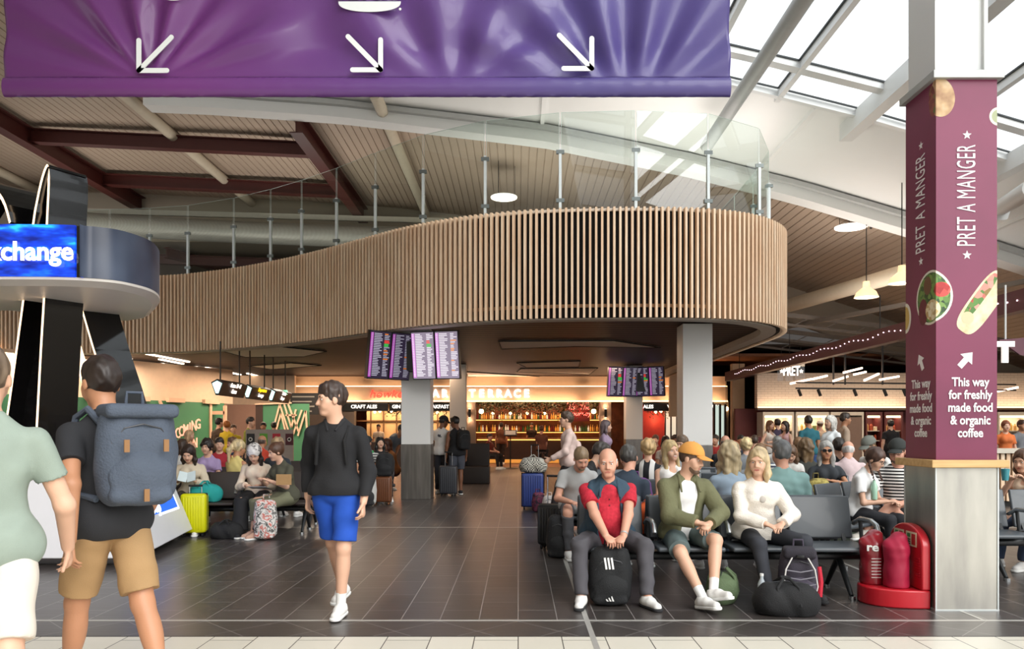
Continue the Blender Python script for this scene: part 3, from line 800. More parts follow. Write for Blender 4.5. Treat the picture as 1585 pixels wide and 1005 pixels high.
# ------------------------------------------------------------------ departure screens
M_case = mat('screen_black', '#141316', 0.35)
M_scr = mat('screen_dark_glass', '#1a161f', 0.15, emit='#2a2233', es=0.9)
def ink(h, e): return glow('screen_' + h.strip('#'), h, e)
def screens(label, centers, name='departure_screens', rows=26, bright=1.0, w=.50, hh=.98, tilt=9):
    """centers: list of (x, y, z, yaw_deg); each is a pair of portrait screens"""
    rnd = random.Random(len(label))
    cx_, cy_, cz_ = centers[0][:3]
    t = thing(name, label, 'screen', (cx_, cy_, cz_))
    o0 = Vector((cx_, cy_, cz_))
    for (x, y, z, yaw, br) in centers:
        Rm = Matrix.Rotation(math.radians(yaw), 4, 'Z') @ Matrix.Rotation(math.radians(tilt), 4, 'X')
        Rm.translation = Vector((x, y, z)) - o0
        for s in (-1, 1):
            off = Matrix.Translation((s * (w / 2 + .006), 0, 0))
            M4 = Rm @ off
            case = MB(); case.boxm(M4, w / 2, .05, hh / 2); co = case.build('screen_case', M_case, t)
            p = MB(); p.use(M_scr if br < .8 else glow('screen_lilac_grey', '#8a7f90', 0.75))
            p.boxm(M4 @ Matrix.Translation((0, -.052, 0)), w / 2 - .015, .003, hh / 2 - .02)
            def bar_(u0, u1, v0, v1, m, l=0.0):
                p.use(m); p.boxm(M4 @ Matrix.Translation(((u0 + u1) / 2 * (w - .03), -.0565 - l, (v0 + v1) / 2 * (hh - .05))), (u1 - u0) / 2 * (w - .03), .001, (v1 - v0) / 2 * (hh - .05))
            if br < .8: cw_, cp, co_, cg, cr_ = ink('#8f8c9a', .8), ink('#8b2c8a', 1), ink('#c8702c', 1), ink('#2f9a3a', 1), ink('#c03028', 1)
            else: cw_, cp, co_, cg, cr_ = ink('#d8d2da', .9), ink('#b86fbb', 1.0), ink('#e39a62', 1.0), ink('#4fb050', 1.0), ink('#d85a4a', 1.0)
            bar_(-.5, -.37, -.48, .48, cp)
            for r in range(rows):
                v1 = .47 - r * .94 / rows; v0 = v1 - .5 * .94 / rows
                bar_(-.33, -.33 + rnd.uniform(.22, .42), v0, v1, cw_, .001)
                c = cw_
                if s < 0 and r in (4, 5): c = cr_
                elif s < 0 and r in (6, 7): c = cg
                elif rnd.random() < .16: c = co_
                bar_(.18, .18 + rnd.uniform(.12, .30), v0 - (.2 * .94 / rows if c in (cr_, cg) else 0), v1, c, .001)
                bar_(-.47, -.40, v0, v1, cw_, .001)
            p.build('screen_face', None, co)
    return t
zs = PZ(550, 15.9)
t = screens('large pair of departure screens on the white column left of centre', [(PX(675, 15.9), 15.9, zs, -14, 1), (PX(602, 16.0), 16.0, zs, 42, .5)])
MB().box(-.62, .05, .12, .61, -.3, .3).build('mounting_bracket', M_case, t)
zs = PZ(591, 25.4)
t = screens('smaller, farther pair of departure screens above the seats right of centre', [(PX(963, 25.4), 25.4, zs, 14, .5), (PX(1007, 25.4), 25.6, zs + .02, -28, .5)], rows=18)
MB().box(.1, .9, .25, .61, -.3, .3).build('mounting_bracket', M_case, t)

# ------------------------------------------------------------------ bar & terrace front
BY = 31.0
M_fas = mat('bar_fascia_cream', '#d6b695', 0.6, var=0.05)
M_led = glow('warm_led', '#ffd2a0', 2.6)
M_dkw = mat('dark_bar_timber', '#38231a', 0.6, var=.2)
M_blk = mat('bar_black', '#16120f', 0.6)
fx0, fx1 = PX(455, BY), PX(1126, BY)
fb = MB(); fb.box(fx0, fx1, BY, BY + .5, 2.62, 3.20); fb.box(fx0, fx1, BY + .12, BY + .5, 3.24, 3.62)
struct(fb.build('wall_bar_fascia', M_fas))
lb = MB(); lb.box(fx0, fx1, BY - .04, BY - .005, 2.60, 2.65); lb.box(fx0, fx1, BY + .05, BY + .11, 3.205, 3.24)
tag(lb.build('led_strip', M_led), 'warm light strips along the cream bar and terrace fascia', 'light strip')
for k in range(6):
    x = fx0 + (fx1 - fx0) * (k + .5) / 6
    area_light('fascia_wash', (x, BY - .25, 2.58), 2.4, 14, WARM, rot=(math.radians(160), 0, 0), size_y=.1)
    area_light('fascia_top_wash', (x, BY - .05, 3.26), 2.4, 4, WARM, rot=(math.radians(180), 0, 0), size_y=.08)
sg = thing('bar_sign', 'illuminated bar and terrace lettering with red neon script on the cream fascia', 'sign', (PX(760, BY), BY - .02, 2.9))
so_ = Vector((PX(760, BY), BY - .02, 2.9))
M_let = glow('lit_white_letter', '#fff3f5', 2.2)
zt = PZ(610, BY)
for s, x0_, x1_ in (('B', 652, 662), ('A', 670, 679), ('R', 684, 693), ('&', 704, 714), ('T', 726, 736), ('E', 741, 750), ('R', 755, 764), ('R', 768, 778), ('A', 781, 792), ('C', 796, 805), ('E', 810, 820)):
    g = text('letter', s, Vector((PX((x0_ + x1_) / 2, BY), BY - .05, zt)) - so_, .42, M_let, sg, ext=.02, bold=.016, sx=.95)
    if s in 'TEARR':                                   # slab serifs
        q = MB(); w_ = (x1_ - x0_) * BY / F
text('neon_script', 'howkers', Vector((PX(572, BY), BY - .05, zt - .02)) - so_, .46, glow('neon_red', '#ff2a20', 2.6), sg, ext=.012, bold=-.002, sx=1.05, shear=.25, align='LEFT')
# shop-front: piers, openings, back walls
bw = MB()
for x0_, x1_ in ((455, 548), (720, 736), (929, 946), (1104, 1128)):
    bw.box(PX(x0_, BY), PX(x1_, BY), BY, BY + .4, 0, 2.62)
struct(bw.build('wall_bar_piers', mat('bar_pier_taupe', '#7d6858', 0.6)))
struct(MB().box(fx0, fx1, BY + 7, BY + 7.2, 0, 3.6).build('wall_bar_back', ramp_mat('bar_back_brick', [(.2, '#3a1f14'), (.6, '#6b3a24'), (.9, '#7d4a2e')], 'noise', 3, rough=.7)))
struct(MB().box(fx0, fx1, BY + .5, BY + 7, 3.25, 3.4).build('ceiling_bar', M_dkw))
struct(MB().box(PX(736, BY), PX(929, BY), BY + .1, BY + 6.9, -.02, 0.004).build('floor_bar', mat('bar_timber_floor', '#8a5a38', .4)))
kb = MB().use(mat('kitchen_lit_tile', '#d9b887', .4)).box(PX(548, BY), PX(694, BY), BY + 2.6, BY + 2.8, 0, 2.6)
struct(kb.build('wall_kitchen'))
for i in range(4):
    area_light('kitchen_light', (PX(570 + 36 * i, 33), 33.0, 2.45), .5, 22, WARM)
gd = MB().use(mat('kitchen_line', '#6b4a2c', .5))
for x in (572, 592, 612, 634, 655, 676): gd.box(PX(x, 33.4), PX(x, 33.4) + .05, 33.52, 33.58, 1.2, 2.35)
gd.box(PX(548, 33.4), PX(694, 33.4), 33.52, 33.58, 1.85, 1.90)
struct(gd.build('trim_kitchen'))
def sign_board(label, x0_, x1_, txts):
    t = thing('menu_fascia', label, 'sign', (PX((x0_ + x1_) / 2, BY), BY - .06, 2.4)); c0 = Vector((PX((x0_ + x1_) / 2, BY), BY - .06, 2.4))
    MB().box(PX(x0_, BY) - c0.x, PX(x1_, BY) - c0.x, -.02, .05, -.17, .2).build('board', M_blk, t)
    for s, xx in txts:
        text('lettering', s, (PX(xx, BY) - c0.x, -.03, 0), .19, glow('board_white', '#f3eee6', 1.3), t, ext=.004, bold=.006)
sign_board('black header board reading craft ales', 530, 601, [('CRAFT ALES', 564)])
sign_board('black header board with gin and breakfast lettering', 603, 696, [('GIN & RUM', 626), ('BREAKFAST', 676)])
sign_board('black header board reading wine at right of the bar', 996, 1104, [('ALES', 1003), ('WINE', 1042), ('COCKTAILS', 1094)])
tag(MB().box(PX(548, 31.2), PX(694, 31.2), 31.45, 32.0, 0, 1.0).use(0 or M_dkw).build('kitchen_counter', M_dkw), 'dark timber counter in front of the lit kitchen wall', 'counter')
# main bar counter
ct = thing('bar_counter', 'long dark bar counter glowing underneath at the back of the terrace', 'counter', (PX(835, 36), 35.5, 0))
cw0, cw1 = PX(740, 36) - PX(835, 36), PX(930, 36) - PX(835, 36)
MB().box(cw0, cw1, -.3, .4, .16, 1.06).build('counter_front', M_dkw, ct)
MB().box(cw0, cw1, -.4, .45, 1.06, 1.12).build('counter_top', mat('bar_top_oak', '#a9713f', .3), ct)
MB().box(cw0, cw1, -.38, -.34, 1.02, 1.055).build('counter_light', glow('amber_led', '#ffb45a', 2.5), ct)
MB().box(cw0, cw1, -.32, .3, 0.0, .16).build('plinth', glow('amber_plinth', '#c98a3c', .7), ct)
for z, lab in ((1.42, 'lower long back-bar shelf of lit bottles'), (2.02, 'upper long back-bar shelf of lit bottles')):
    shf = thing('bottle_shelf', lab, 'shelf', (PX(835, 37.6), 37.7, z), 0, 'back bar shelves')
    MB().box(-3.2, 3.2, -.15, .3, -.04, -.001).build('shelf_board', M_dkw, shf)
    MB().box(-3.2, 3.2, .1, .2, -.07, -.04).build('shelf_light', glow('amber_led', '#ffb45a', 2.5), shf)
rnd = random.Random(5)
bc = ['#7a4a1c', '#2f4a26', '#c98a3a', '#d9d4c0', '#5a1d1a', '#e0b060']
bot = {}
for ci, c in enumerate(bc):
    b = MB().lathe([(.038, 0), (.04, .01), (.04, .17), (.015, .22), (.013, .29), (.016, .30), (0, .305)], n=8)
    bot[ci] = b.build('bottle', mat('bottle_' + c[1:], c, .15, emit=c, es=.25), None, smooth=True)
    bot[ci].location = (PX(835, 37.6) - 3 + ci * .09, 37.68, 1.42)
    tag(bot[ci], 'small bottle standing on the lit back-bar shelves', 'bottle', 'bottles on the back bar')
for z in (1.42, 2.02):
    for i in range(58):
        if z < 1.5 and i < 6: continue
        o = bot[rnd.randrange(6)].copy(); col.objects.link(o); s = rnd.uniform(.8, 1.15); o.scale = (1, 1, s)
        o.location = (PX(835, 37.6) - 3 + i * .105 + (.0 if i < 6 and z < 1.5 else .01), 37.68, z)
for i in range(5): area_light('bar_back_light', (PX(755 + 40 * i, 36.5), 36.8, 3.1), .8, 30, (1, .55, .28))
for i in range(4): area_light('bar_front_light', (PX(755 + 50 * i, 33), 33, 3.15), .7, 26, (1, .6, .34))
# foliage hanging from the bar ceiling
fol = MB(); rnd = random.Random(9)
fm = [mat('leaf_dark', '#25301a', .7), mat('leaf_mid', '#3f4a24', .7), mat('leaf_dry', '#5a4a26', .7)]
for i in range(2600):
    x = rnd.uniform(PX(738, 32.5), PX(928, 32.5)); z = 2.72 - abs(rnd.gauss(0, .26)); y = 32 + rnd.random() * 2.2
    fol.use(rnd.choice(fm)); a = rnd.random() * 6.28; q = Vector((math.cos(a), math.sin(a) * .6, rnd.uniform(-.9, .2))) * .11; w_ = Vector((-math.sin(a), math.cos(a) * .6, .3)) * .035
    p = Vector((x, y, z)); fol.add([p, p + q * .5 + w_, p + q, p + q * .5 - w_], [(0, 1, 2, 3)])
tag(fol.build('hanging_foliage'), 'dark foliage hanging under the bar ceiling', 'plants', kind='stuff')
fol = MB()
for i in range(900):
    x = rnd.uniform(PX(600, 32), PX(694, 32)) if i % 2 else rnd.uniform(PX(1000, 32), PX(1100, 32)); z = 2.35 - abs(rnd.gauss(0, .14)); y = 31.3 + rnd.random() * .8
    fol.use(rnd.choice(fm)); a = rnd.random() * 6.28; q = Vector((math.cos(a), math.sin(a) * .6, rnd.uniform(-.9, .2))) * .10; w_ = Vector((-math.sin(a), math.cos(a) * .6, .3)) * .03
    p = Vector((x, y, z)); fol.add([p, p + q * .5 + w_, p + q, p + q * .5 - w_], [(0, 1, 2, 3)])
tag(fol.build('trailing_foliage'), 'thin trailing foliage under the black header boards', 'plants', kind='stuff')
# lamps
M_bulb = glow('bulb_warm', '#ffdca0', 9)
def globe(label, x, y, d, r, group, ztop=3.25):
    t = thing('pendant_lamp', label, 'lamp', (PX(x, d), d, PZ(y, d)), 0, group)
    MB().sphere((0, 0, 0), r, 14, 10).build('bulb', M_bulb, t, smooth='all')
    MB().cyl((0, 0, r * .8), (0, 0, ztop - PZ(y, d)), .012, n=6).build('cord', M_blk, t)
    MB().cyl((0, 0, r * .8), (0, 0, r * 1.4), r * .4, n=10).build('socket', M_blk, t)
for x, lab in ((745, 'round white globe lamp at the left end of the bar opening'), (919, 'round white globe lamp at the right end beside the neon sign')): globe(lab, x, 637, 32, .10, 'globe lamps')
globe('round white globe lamp right of the bare white column', 1124, 633, 30.9, .09, 'globe lamps', 3.6)
for x, y, lab in ((763, 640, 'leftmost bare bulb hanging over the bar counter'), (790, 640, 'second bare bulb from the left over the bar counter'), (816, 640, 'third bare bulb from the left over the bar counter'), (843, 640, 'rightmost bare bulb hanging over the bar counter')):
    globe(lab, x, y, 34.5, .06, 'bare bulbs over the bar')
for x, lab in ((580, 'bare bulb right of the craft ales board'), (588, 'farther bare bulb right of the craft ales board'), (606, 'bare bulb at left of the gin board'), (677, 'bare bulb below the breakfast board'), (1015, 'bare bulb above the red wall by the wine board'), (1023, 'second bare bulb above the red wall by the wine board')):
    globe(lab, x, 637 + (x % 3), 31.9, .055, 'bulbs under the header boards', 3.3)
def sconce(label, x):
    t = thing('wall_lamp', label, 'lamp', (PX(x, BY), BY - .1, PZ(640, BY)), 0, 'up and down wall lamps on the bar piers')
    MB().cyl((0, 0, -.16), (0, 0, .16), .05, n=12).build('lamp_body', M_blk, t, smooth=True)
    MB().cyl((0, 0, .17), (0, 0, .175), .045, n=12).build('upper_lens', M_bulb, t)
    MB().cyl((0, 0, -.175), (0, 0, -.17), .045, n=12).build('lower_lens', M_bulb, t)
    point_light('sconce_up', (PX(x, BY), BY - .12, PZ(640, BY) + .28), 5, WARM, .03); point_light('sconce_down', (PX(x, BY), BY - .12, PZ(640, BY) - .28), 5, WARM, .03)
sconce('wall lamp on the pier left of the bar opening', 727); sconce('wall lamp on the pier right of the bar opening', 937)
nn = thing('neon_script_sign', 'red neon script sign on the back of the bar', 'sign', (PX(895, 33.5), 33.5, 2.3)); MN = glow('neon_bright_red', '#ff6a5a', 7)
for i, s in enumerate(('joy on', 'the menu', 'all night')):
    text('neon_line', ('Joy  On', 'Its  The', 'journey')[i], (-.02 + .05 * i, -.05, .42 - .27 * i), .30, MN, nn, ext=.012, bold=-.008, shear=.3)
MB().box(-.5, .5, 0.0, .03, -.45, .62).build('backing', mat('neon_back', '#4a1410', .5), nn)
point_light('neon_light', (PX(895, 33.5), 33.2, 2.3), 18, (1, .12, .08), .3)
# right-hand room of the bar: red wall, glazed door
struct(MB().box(PX(993, BY), PX(1104, BY), BY + 2.4, BY + 2.5, 0, 2.6).build('wall_bar_right', mat('deep_red_wall', '#8f2015', .5, var=.2)))
for i, (x, y) in enumerate(((1017, 645), (1017, 653))): point_light('red_room_light', (PX(x, 33), 33, PZ(y, 33)), 8, (1, .35, .15), .05)
area_light('red_room_wash', (PX(1030, 32.5), 32.4, 2.5), 2, 30, (1, .5, .3))
gw = thing('window_2', None, None); struct(gw)
w = MB(); w.box(PX(1030, 32.4), PX(1057, 32.4), 32.4, 32.45, .9, 2.35); w.build('lit_pane', glow('cold_lit_glass', '#d8cdb4', .8), gw)
w = MB()
for x in (1029, 1038, 1047, 1057): w.box(PX(x, 32.3), PX(x, 32.3) + .05, 32.3, 32.4, .9, 2.4)
w.build('window_frame', M_dkw, gw)
gw = thing('window_3', None, None); struct(gw)
MB().box(PX(1105, 30.8), PX(1121, 30.8), 30.85, 30.9, .9, 2.45).build('lit_pane', glow('pale_green_glass', '#c9d8cc', .8), gw)
w = MB()
for x in (1104, 1113, 1121): w.box(PX(x, 30.8), PX(x, 30.8) + .06, 30.7, 30.85, .9, 2.5)
w.build('window_frame', M_dkw, gw)
st = thing('menu_stand', 'black menu lectern standing alone at the entrance of the bar', 'stand', (PX(790, 29.8), 29.8, 0))
MB().lathe([(0, 0), (.30, 0), (.30, .015), (.03, .04), (.025, .06)], n=24).build('base', M_blk, st)
MB().cyl((0, 0, .04), (0, 0, 1.28), .025, n=10).build('post', M_blk, st)
MB().bar((0, -.24, 1.26), (0, .22, 1.46), .5, .03).build('sloping_top', M_blk, st)
MB().bar((0, -.2, 1.30), (0, .12, 1.445), .40, .01).build('menu_sheet', mat('paper_white', '#f2eee6', .6), st)
# ------------------------------------------------------------------ right: sandwich shop
SY = 27.0
M_brick = brick_mat('painted_white_brick', '#dccabb', '#e0d0c2', '#bba999', 0.24, 0.08, 0.006, 0.6)
_m = [n for n in M_brick.node_tree.nodes if n.type == 'MAPPING'][0]; _m.inputs['Rotation'].default_value = (math.radians(90), 0, 0)
sx0, sx1 = PX(1172, SY), 20.8
struct(MB().box(sx0, sx1, SY, SY + .3, 2.24, 3.45).build('wall_shop_brick', M_brick))
struct(MB().box(PX(1128, 29), PX(1172, 27), 28.5, 28.8, 0, 3.9).build('wall_shop_return', mat('shop_cream', '#c7a684', .6)))
struct(MB().box(5.9, 7.2, 30.4, 30.6, 2.0, 5.2).build('wall_shop_side', mat('shop_cream', '#c7a684', .6)))
struct(MB().box(sx0, sx1, SY - .05, SY + .2, 2.16, 2.24).build('trim_shop_rail', mat('shop_rail', '#4a3a30', .5)))
tag(MB().box(sx0, sx1, SY - .10, SY - .06, 2.24, 2.28).build('led_strip', M_led), 'warm light strip along the foot of the white brick wall', 'light strip')
for k in range(5): area_light('brick_wash', (sx0 + 1.2 + k * 2.6, SY - .22, 2.3), 2.4, 6, (1, .74, .5), rot=(math.radians(165), 0, 0), size_y=.1)
for k in range(4): area_light('shop_downlight', (9 + k * 2.6, SY - 3.0, 3.5), 1.6, 60, (1, .78, .56))
struct(MB().box(sx0 - .5, sx1, SY + .9, SY + 1.1, 0, 2.24).build('wall_shop_back', mat('shop_maroon', '#6a2c2c', .6)))
def fridge(label, x0, x1, kind, seed):
    a, c = PX(x0, SY), PX(x1, SY); w = c - a
    t = thing('display_fridge', label, 'fridge', (a, SY, 0), 0, 'wall of shop display fridges')
    body = MB(); fm_ = M_blk if kind != 'panel' else M_whitem
    body.box(0, .06, 0, .7, 0, 2.1); body.box(w - .06, w, 0, .7, 0, 2.1); body.box(.06, w - .06, 0, .7, 1.98, 2.1); body.box(.06, w - .06, 0, .7, 0, .35); body.box(.06, w - .06, .64, .7, .35, 1.98)
    body.build('cabinet', mat('fridge_frame_white', '#d6cec2', .5) if kind != 'shelf' else mat('fridge_frame_maroon', '#5a2626', .5), t)
    if kind == 'panel':
        MB().box(.08, w - .08, -.01, .02, .4, 1.92).build('blind', mat('blind_taupe', '#7b655a', .5), t); return
    z = .42; rnd = random.Random(seed)
    MB().box(.08, w - .08, .02, .06, 1.9, 1.97).build('top_light', glow('fridge_led', '#ffe2b8', 3.0), t)
    zs_ = (.42, .78, 1.12, 1.46)
    for z in zs_: MB().box(.06, w - .06, .08, .62, z - .03, z - .002).build('shelf', mat('fridge_shelf', '#cfc4b4', .4), t)
    area_light('fridge_light', (a + w / 2, SY + .3, 1.95), w * .8, 7 if kind == 'lit' else 4, (1, .8, .55), size_y=.3)
    for z in zs_:
        x = .14
        while x < w - .14:
            k = rnd.randrange(len(packs)); o = packs[k]
            if o.get('placed'): o = o.copy(); col.objects.link(o)
            o['placed'] = 1; s = rnd.uniform(.8, 1.1)
            o.location = (a + x, SY + .22, z); o.scale = (s, 1, s); x += .145
packs = []
for i, c in enumerate(('#c99a58', '#e6d9b8', '#a8492c', '#6f7d3a', '#d9b05a', '#8a3a3a')):
    b = MB()
    if i % 2: b.box(-.05, .05, -.06, .06, 0, .16)
    else: b.lathe([(.045, 0), (.052, .01), (.052, .17), (.03, .20), (.03, .23), (0, .23)], n=8)
    o = b.build('food_pack', mat('pack_' + c[1:], c, .5), None, bev=.008 if i % 2 else 0); tag(o, 'small food pack or drink standing in the lit shop fridges', 'food pack', 'packs in the shop fridges'); packs.append(o)
fridge('lit display fridge farthest left along the shop wall', 1181, 1229, 'lit', 1)
fridge('lit display fridge second from the left along the shop wall', 1232, 1283, 'lit', 2)
fridge('fridge with a pulled-down taupe blind and pale frame', 1286, 1337, 'panel', 3)
fridge('maroon shelf unit of packs right of the taupe blind', 1340, 1366, 'shelf', 4)
fridge('maroon shelf unit of packs beside the advertising column', 1369, 1398, 'shelf', 5)
fridge('lit display fridge seen right of the advertising column', 1545, 1600, 'lit', 6)
for o in packs:
    if 'placed' in o: del o['placed']
for o in list(col.objects):
    if o.name.startswith('food_pack') and 'placed' in o: del o['placed']
tag(MB().box(PX(1152, 26), PX(1176, 26), 25.8, 26.3, 0, 1.25).build('service_counter', mat('counter_maroon', '#5a1f22', .4), bev=.01), 'small dark maroon counter at the left end of the shop', 'counter')
sc_ = thing('slatted_counter', 'counter with slatted oak front right of the advertising column', 'counter', (PX(1600, 15), 15.0, 0))
b = MB()
for i in range(26): b.box(-1.2 + i * .11, -1.2 + i * .11 + .07, -.04, 0, .1, 1.02)
b.build('slatted_front', M_slat, sc_); MB().box(-1.2, 1.7, 0, .6, 0, 1.02).build('counter_body', M_behind, sc_); MB().box(-1.25, 1.75, -.1, .65, 1.02, 1.10).build('counter_top', mat('stone_top', '#cfc6b6', .4), sc_)
# maroon fascia beam with fairy lights
mb = thing('maroon_fascia_beam', 'maroon fascia beam with tiny lights running over the shop entrance', 'beam', (7.65, 20, 3.42))
M_maroon = mat('maroon_steel', '#5a2434', .35)
MB().box(-.1, .1, -9.5, 8.5, -.16, .16).build('beam_body', M_maroon, mb)
b = MB(); rnd = random.Random(3)
for i in range(70):
    y = -9.4 + i * .24
    b.sphere((-.105, y, .03 + .03 * math.sin(i * .9)), .013, 6, 4)
o = b.build('fairy_lights', glow('fairy_white', '#ffd9e6', 4), mb); o['kind'] = 'stuff'
for y in (-9, -3.5, 2, 7): MB().cyl((0, y, .16), (0, y, .9), .010, n=6).build('drop_rod', M_blk, mb)
ps = thing('hanging_shop_sign', 'small hanging white sandwich-shop sign under the maroon beam', 'sign', (PX(1225, 24), 24, PZ(575, 24)))
text('lettering', 'PRET', (0, 0, 0), .42, glow('sign_white', '#fff4ec', 2.2), ps, ext=.015, bold=.004, sx=.55)
for s in (-.3, .3): MB().add([(s + x, -.01, z) for x, z in star(0, 0, .07)], [tuple(range(10))]).build('star', glow('sign_white', '#fff4ec', 2.2), ps)
MB().box(-.42, .42, .03, .05, -.3, .3).build('clear_plate', glass_mat('sign_glass', '#f0ece8', .1), ps)
for s in (-.3, .3): MB().cyl((s, .04, .3), (s, .04, .75), .006, n=5).build('wire', M_blk, ps)
hs = thing('projecting_shop_sign', 'maroon star-shaped hanging sign at the right edge', 'sign', (PX(1562, 10.5), 10.5, PZ(545, 10.5)))
MB().add([(x, 0, z) for x, z in [(-.16, .16), (.35, .20), (.35, -.10), (.12, -.04), (.10, -.26)]], [(0, 1, 2, 3)]).build('panel', M_maroon, hs).modifiers.new('thickness', 'SOLIDIFY').thickness = .04
text('lettering', 'T', (-.08, -.035, -.02), .36, glow('sign_white_soft', '#fff4ec', .7), hs, ext=.02, bold=.02)
MB().cyl((-.05, 0, .17), (-.05, 0, .9), .012, n=6).build('rod', M_whitem, hs)
# black lighting truss over the shop
tg = thing('lighting_truss', 'black ceiling truss with slim linear lamps and spotlights over the shop', 'light', (PX(1320, 22.5), 22.5, 2.7))
t0 = Vector((PX(1320, 22.5), 22.5, 2.7))
for y, z in ((612, 2.62), (604, 2.78)):
    MB().bar(Vector((PX(1222, 22), 21.5, z)) - t0, Vector((PX(1590, 22), 22.5, z)) - t0, .04, .04).build('rail', M_blk, tg)
for x in (1290, 1308, 1366, 1420): MB().bar(Vector((PX(x, 22), 22, 2.75)) - t0, Vector((PX(x, 22), 22, 3.9)) - t0, .04, .04).build('drop_rod', M_blk, tg)
ml = glow('linear_lamp', '#ffd9c0', 3.2)
for x0_, y0_, x1_, y1_ in ((1224, 594, 1256, 587), (1258, 587, 1280, 582), (1290, 590, 1312, 583), (1338, 589, 1360, 579), (1362, 588, 1391, 583), (1322, 580, 1340, 576), (1306, 577, 1334, 570), (1575, 600, 1545, 606)):
    p = Vector((PX(x0_, 21.5), 21.5, PZ(y0_, 21.5) - .0)); q = Vector((PX(x1_, 23.5), 23.5, PZ(y1_, 23.5)))
    MB().bar(p - t0, q - t0, .05, .05).build('linear_lamp', ml, tg)
for x in (1232, 1262, 1317, 1363, 1393):
    p = Vector((PX(x, 22), 21.8, 2.6)) - t0
    MB().cyl(p, p + Vector((.05, -.05, -.18)), .045, n=8).build('spotlight', M_blk, tg)
# timber soffit, dark grid above the shop
struct(MB().box(6.3, 21, 29.3, 33.5, 4.25, 4.35).build('ceiling_shop_timber', ramp_mat('orange_timber', [(.2, '#7a4a2c'), (.7, '#9c6440')], 'noise', 2, stretch=(1, 8, 1), rough=.6)))
for i, y in enumerate((24.5, 27.0, 28.6)):
    b = MB(); z = 4.6 + .15 * i
    b.bar((6.6, y, 5.3 - .1 * i), (16, y, 4.2 - .1 * i), .07, .14); b.bar((6.6, y, 5.0 - .1 * i), (16, y, 3.9 - .1 * i), .05, .08)
    for k in range(10): b.bar((6.8 + k * .95, y, 5.0 - .1 * i - k * .11), (7.3 + k * .95, y, 5.24 - .1 * i - k * .11), .03, .03)
    tag(b.build('roof_truss', mat('truss_grey', '#6b635b', .5)), ('nearest', 'middle', 'farthest')[i] + ' grey steel truss sloping over the shop right of the balcony', 'truss', 'roof trusses over the shop')
tag(MB().bar((7.2, 28, 4.7), (13.0, 18.0, 5.15), .10, .12).build('service_rail', mat('truss_grey', '#6b635b', .5)), 'grey service rail rising to the right beside the high lamps', 'rail')
tag(MB().cyl((8.4, 28.5, 5.6), (10.6, 17.5, 5.55), .22, n=16).build('air_duct', M_pipe, smooth=True), 'pale round air duct above the high lamps at right', 'duct')
def high_lamp(label, x, y, d):
    z = PZ(y, d); X = PX(x, d)
    t = thing('high_bay_lamp', label, 'lamp', (X, d, z), 0, 'high bay lamps')
    MB().lathe([(.30, -.16), (.24, -.02), (.09, .10), (.08, .25), (0, .25)], n=18).build('shade', mat('lamp_shade_ribbed', '#d9c9b0', .3, emit='#ffd9a0', es=.8), t, smooth=True)
    MB().sphere((0, 0, -.08), .12, 12, 8).build('bulb', glow('bulb_bright', '#fff0c8', 12), t, smooth='all')
    MB().cyl((0, 0, .25), (0, 0, zv(X) - z + .02), .012, n=6).build('cord', M_blk, t)
high_lamp('ribbed high lamp glowing above the maroon beam', 1341, 451, 20)
high_lamp('ribbed high lamp half hidden by the advertising column', 1396, 428, 18)
def ring_lamp(label, x, y, d, r=.36):
    X, z = PX(x, d), PZ(y, d)
    t = thing('ring_lamp', label, 'lamp', (X, d, z), 0, 'ring pendant lamps')
    P = [(r * math.cos(a), r * math.sin(a), 0) for a in np.linspace(0, 2 * math.pi, 37)[:-1]]
    b = MB()
    for i in range(36): pass
    b.lathe([(r - .13, -.012), (r + .02, -.012), (r + .02, .012), (r - .13, .012), (r - .13, -.012)], n=40).build('ring', glow('ring_white', '#fff0e2', 2.5), t)
    MB().lathe([(r - .13, .013), (r + .03, .013), (r + .03, .03), (r - .13, .03), (r - .13, .013)], n=40).build('ring_body', M_whitem, t)
    for a in (0, 2.1, 4.2):
        q = Vector(((r - .04) * math.cos(a), (r - .04) * math.sin(a), .03)); MB().cyl(q, q + Vector((0, 0, zv(X + q.x) - z - .06)), .007, n=5).build('cable', M_blk, t)
ring_lamp('ring-shaped pendant lamp behind the glass above the balcony centre', 780, 306, 22.8)
ring_lamp('ring-shaped pendant lamp in the open ceiling right of the balcony', 1317, 352, 20.8, .39)
b = MB(); pts_ = [(PX(x, 20.3), 20.3, PZ(y, 20.3)) for x, y in ((1232, 288), (1300, 311), (1360, 332), (1420, 354))]
for p, q in zip(pts_[:-1], pts_[1:]): b.bar(p, q, .09, .09)
for p in pts_[:3]: b.bar(p, (p[0] + .2, p[1] + .9, p[2] - .12), .05, .06)
tag(b.build('cable_tray', mat('tray_black', '#2b2c2c', .5)), 'black cable tray along the edge of the ceiling right of the balcony', 'cable tray')

# ------------------------------------------------------------------ left: exchange kiosk
kd = thing('exchange_kiosk', 'currency exchange kiosk with screen band, black straps and white roof', 'kiosk', (-5.5, 9.8, 0)); ko = Vector((-5.5, 9.8, 0))
M_gloss = mat('gloss_black', '#0c0b0c', .12, coat=.5, var=.02)
M_creamglow = glow('cream_edge_light', '#ffd9b0', 1.9)
M_soff = mat('kiosk_white', '#ece4dc', .4, var=.02)
plan = [Vector(p + (0,)) for p in [(-9.5, 8.5), (-7, 8.5), (-5.6, 8.5), (-4.95, 8.53), (-4.55, 8.67), (-4.40, 8.92), (-4.36, 9.3), (-4.50, 9.8), (-4.76, 10.3), (-5.06, 10.8)]]
plan = curve_pts(plan[2:], 5); plan = [Vector((-9.5, 8.5, 0)), Vector((-7.2, 8.5, 0))] + plan
back = [Vector(p + (0,)) for p in [(-5.28, 11.15), (-5.6, 11.4), (-6.1, 11.5), (-6.8, 10.4), (-9.5, 10.3)]]
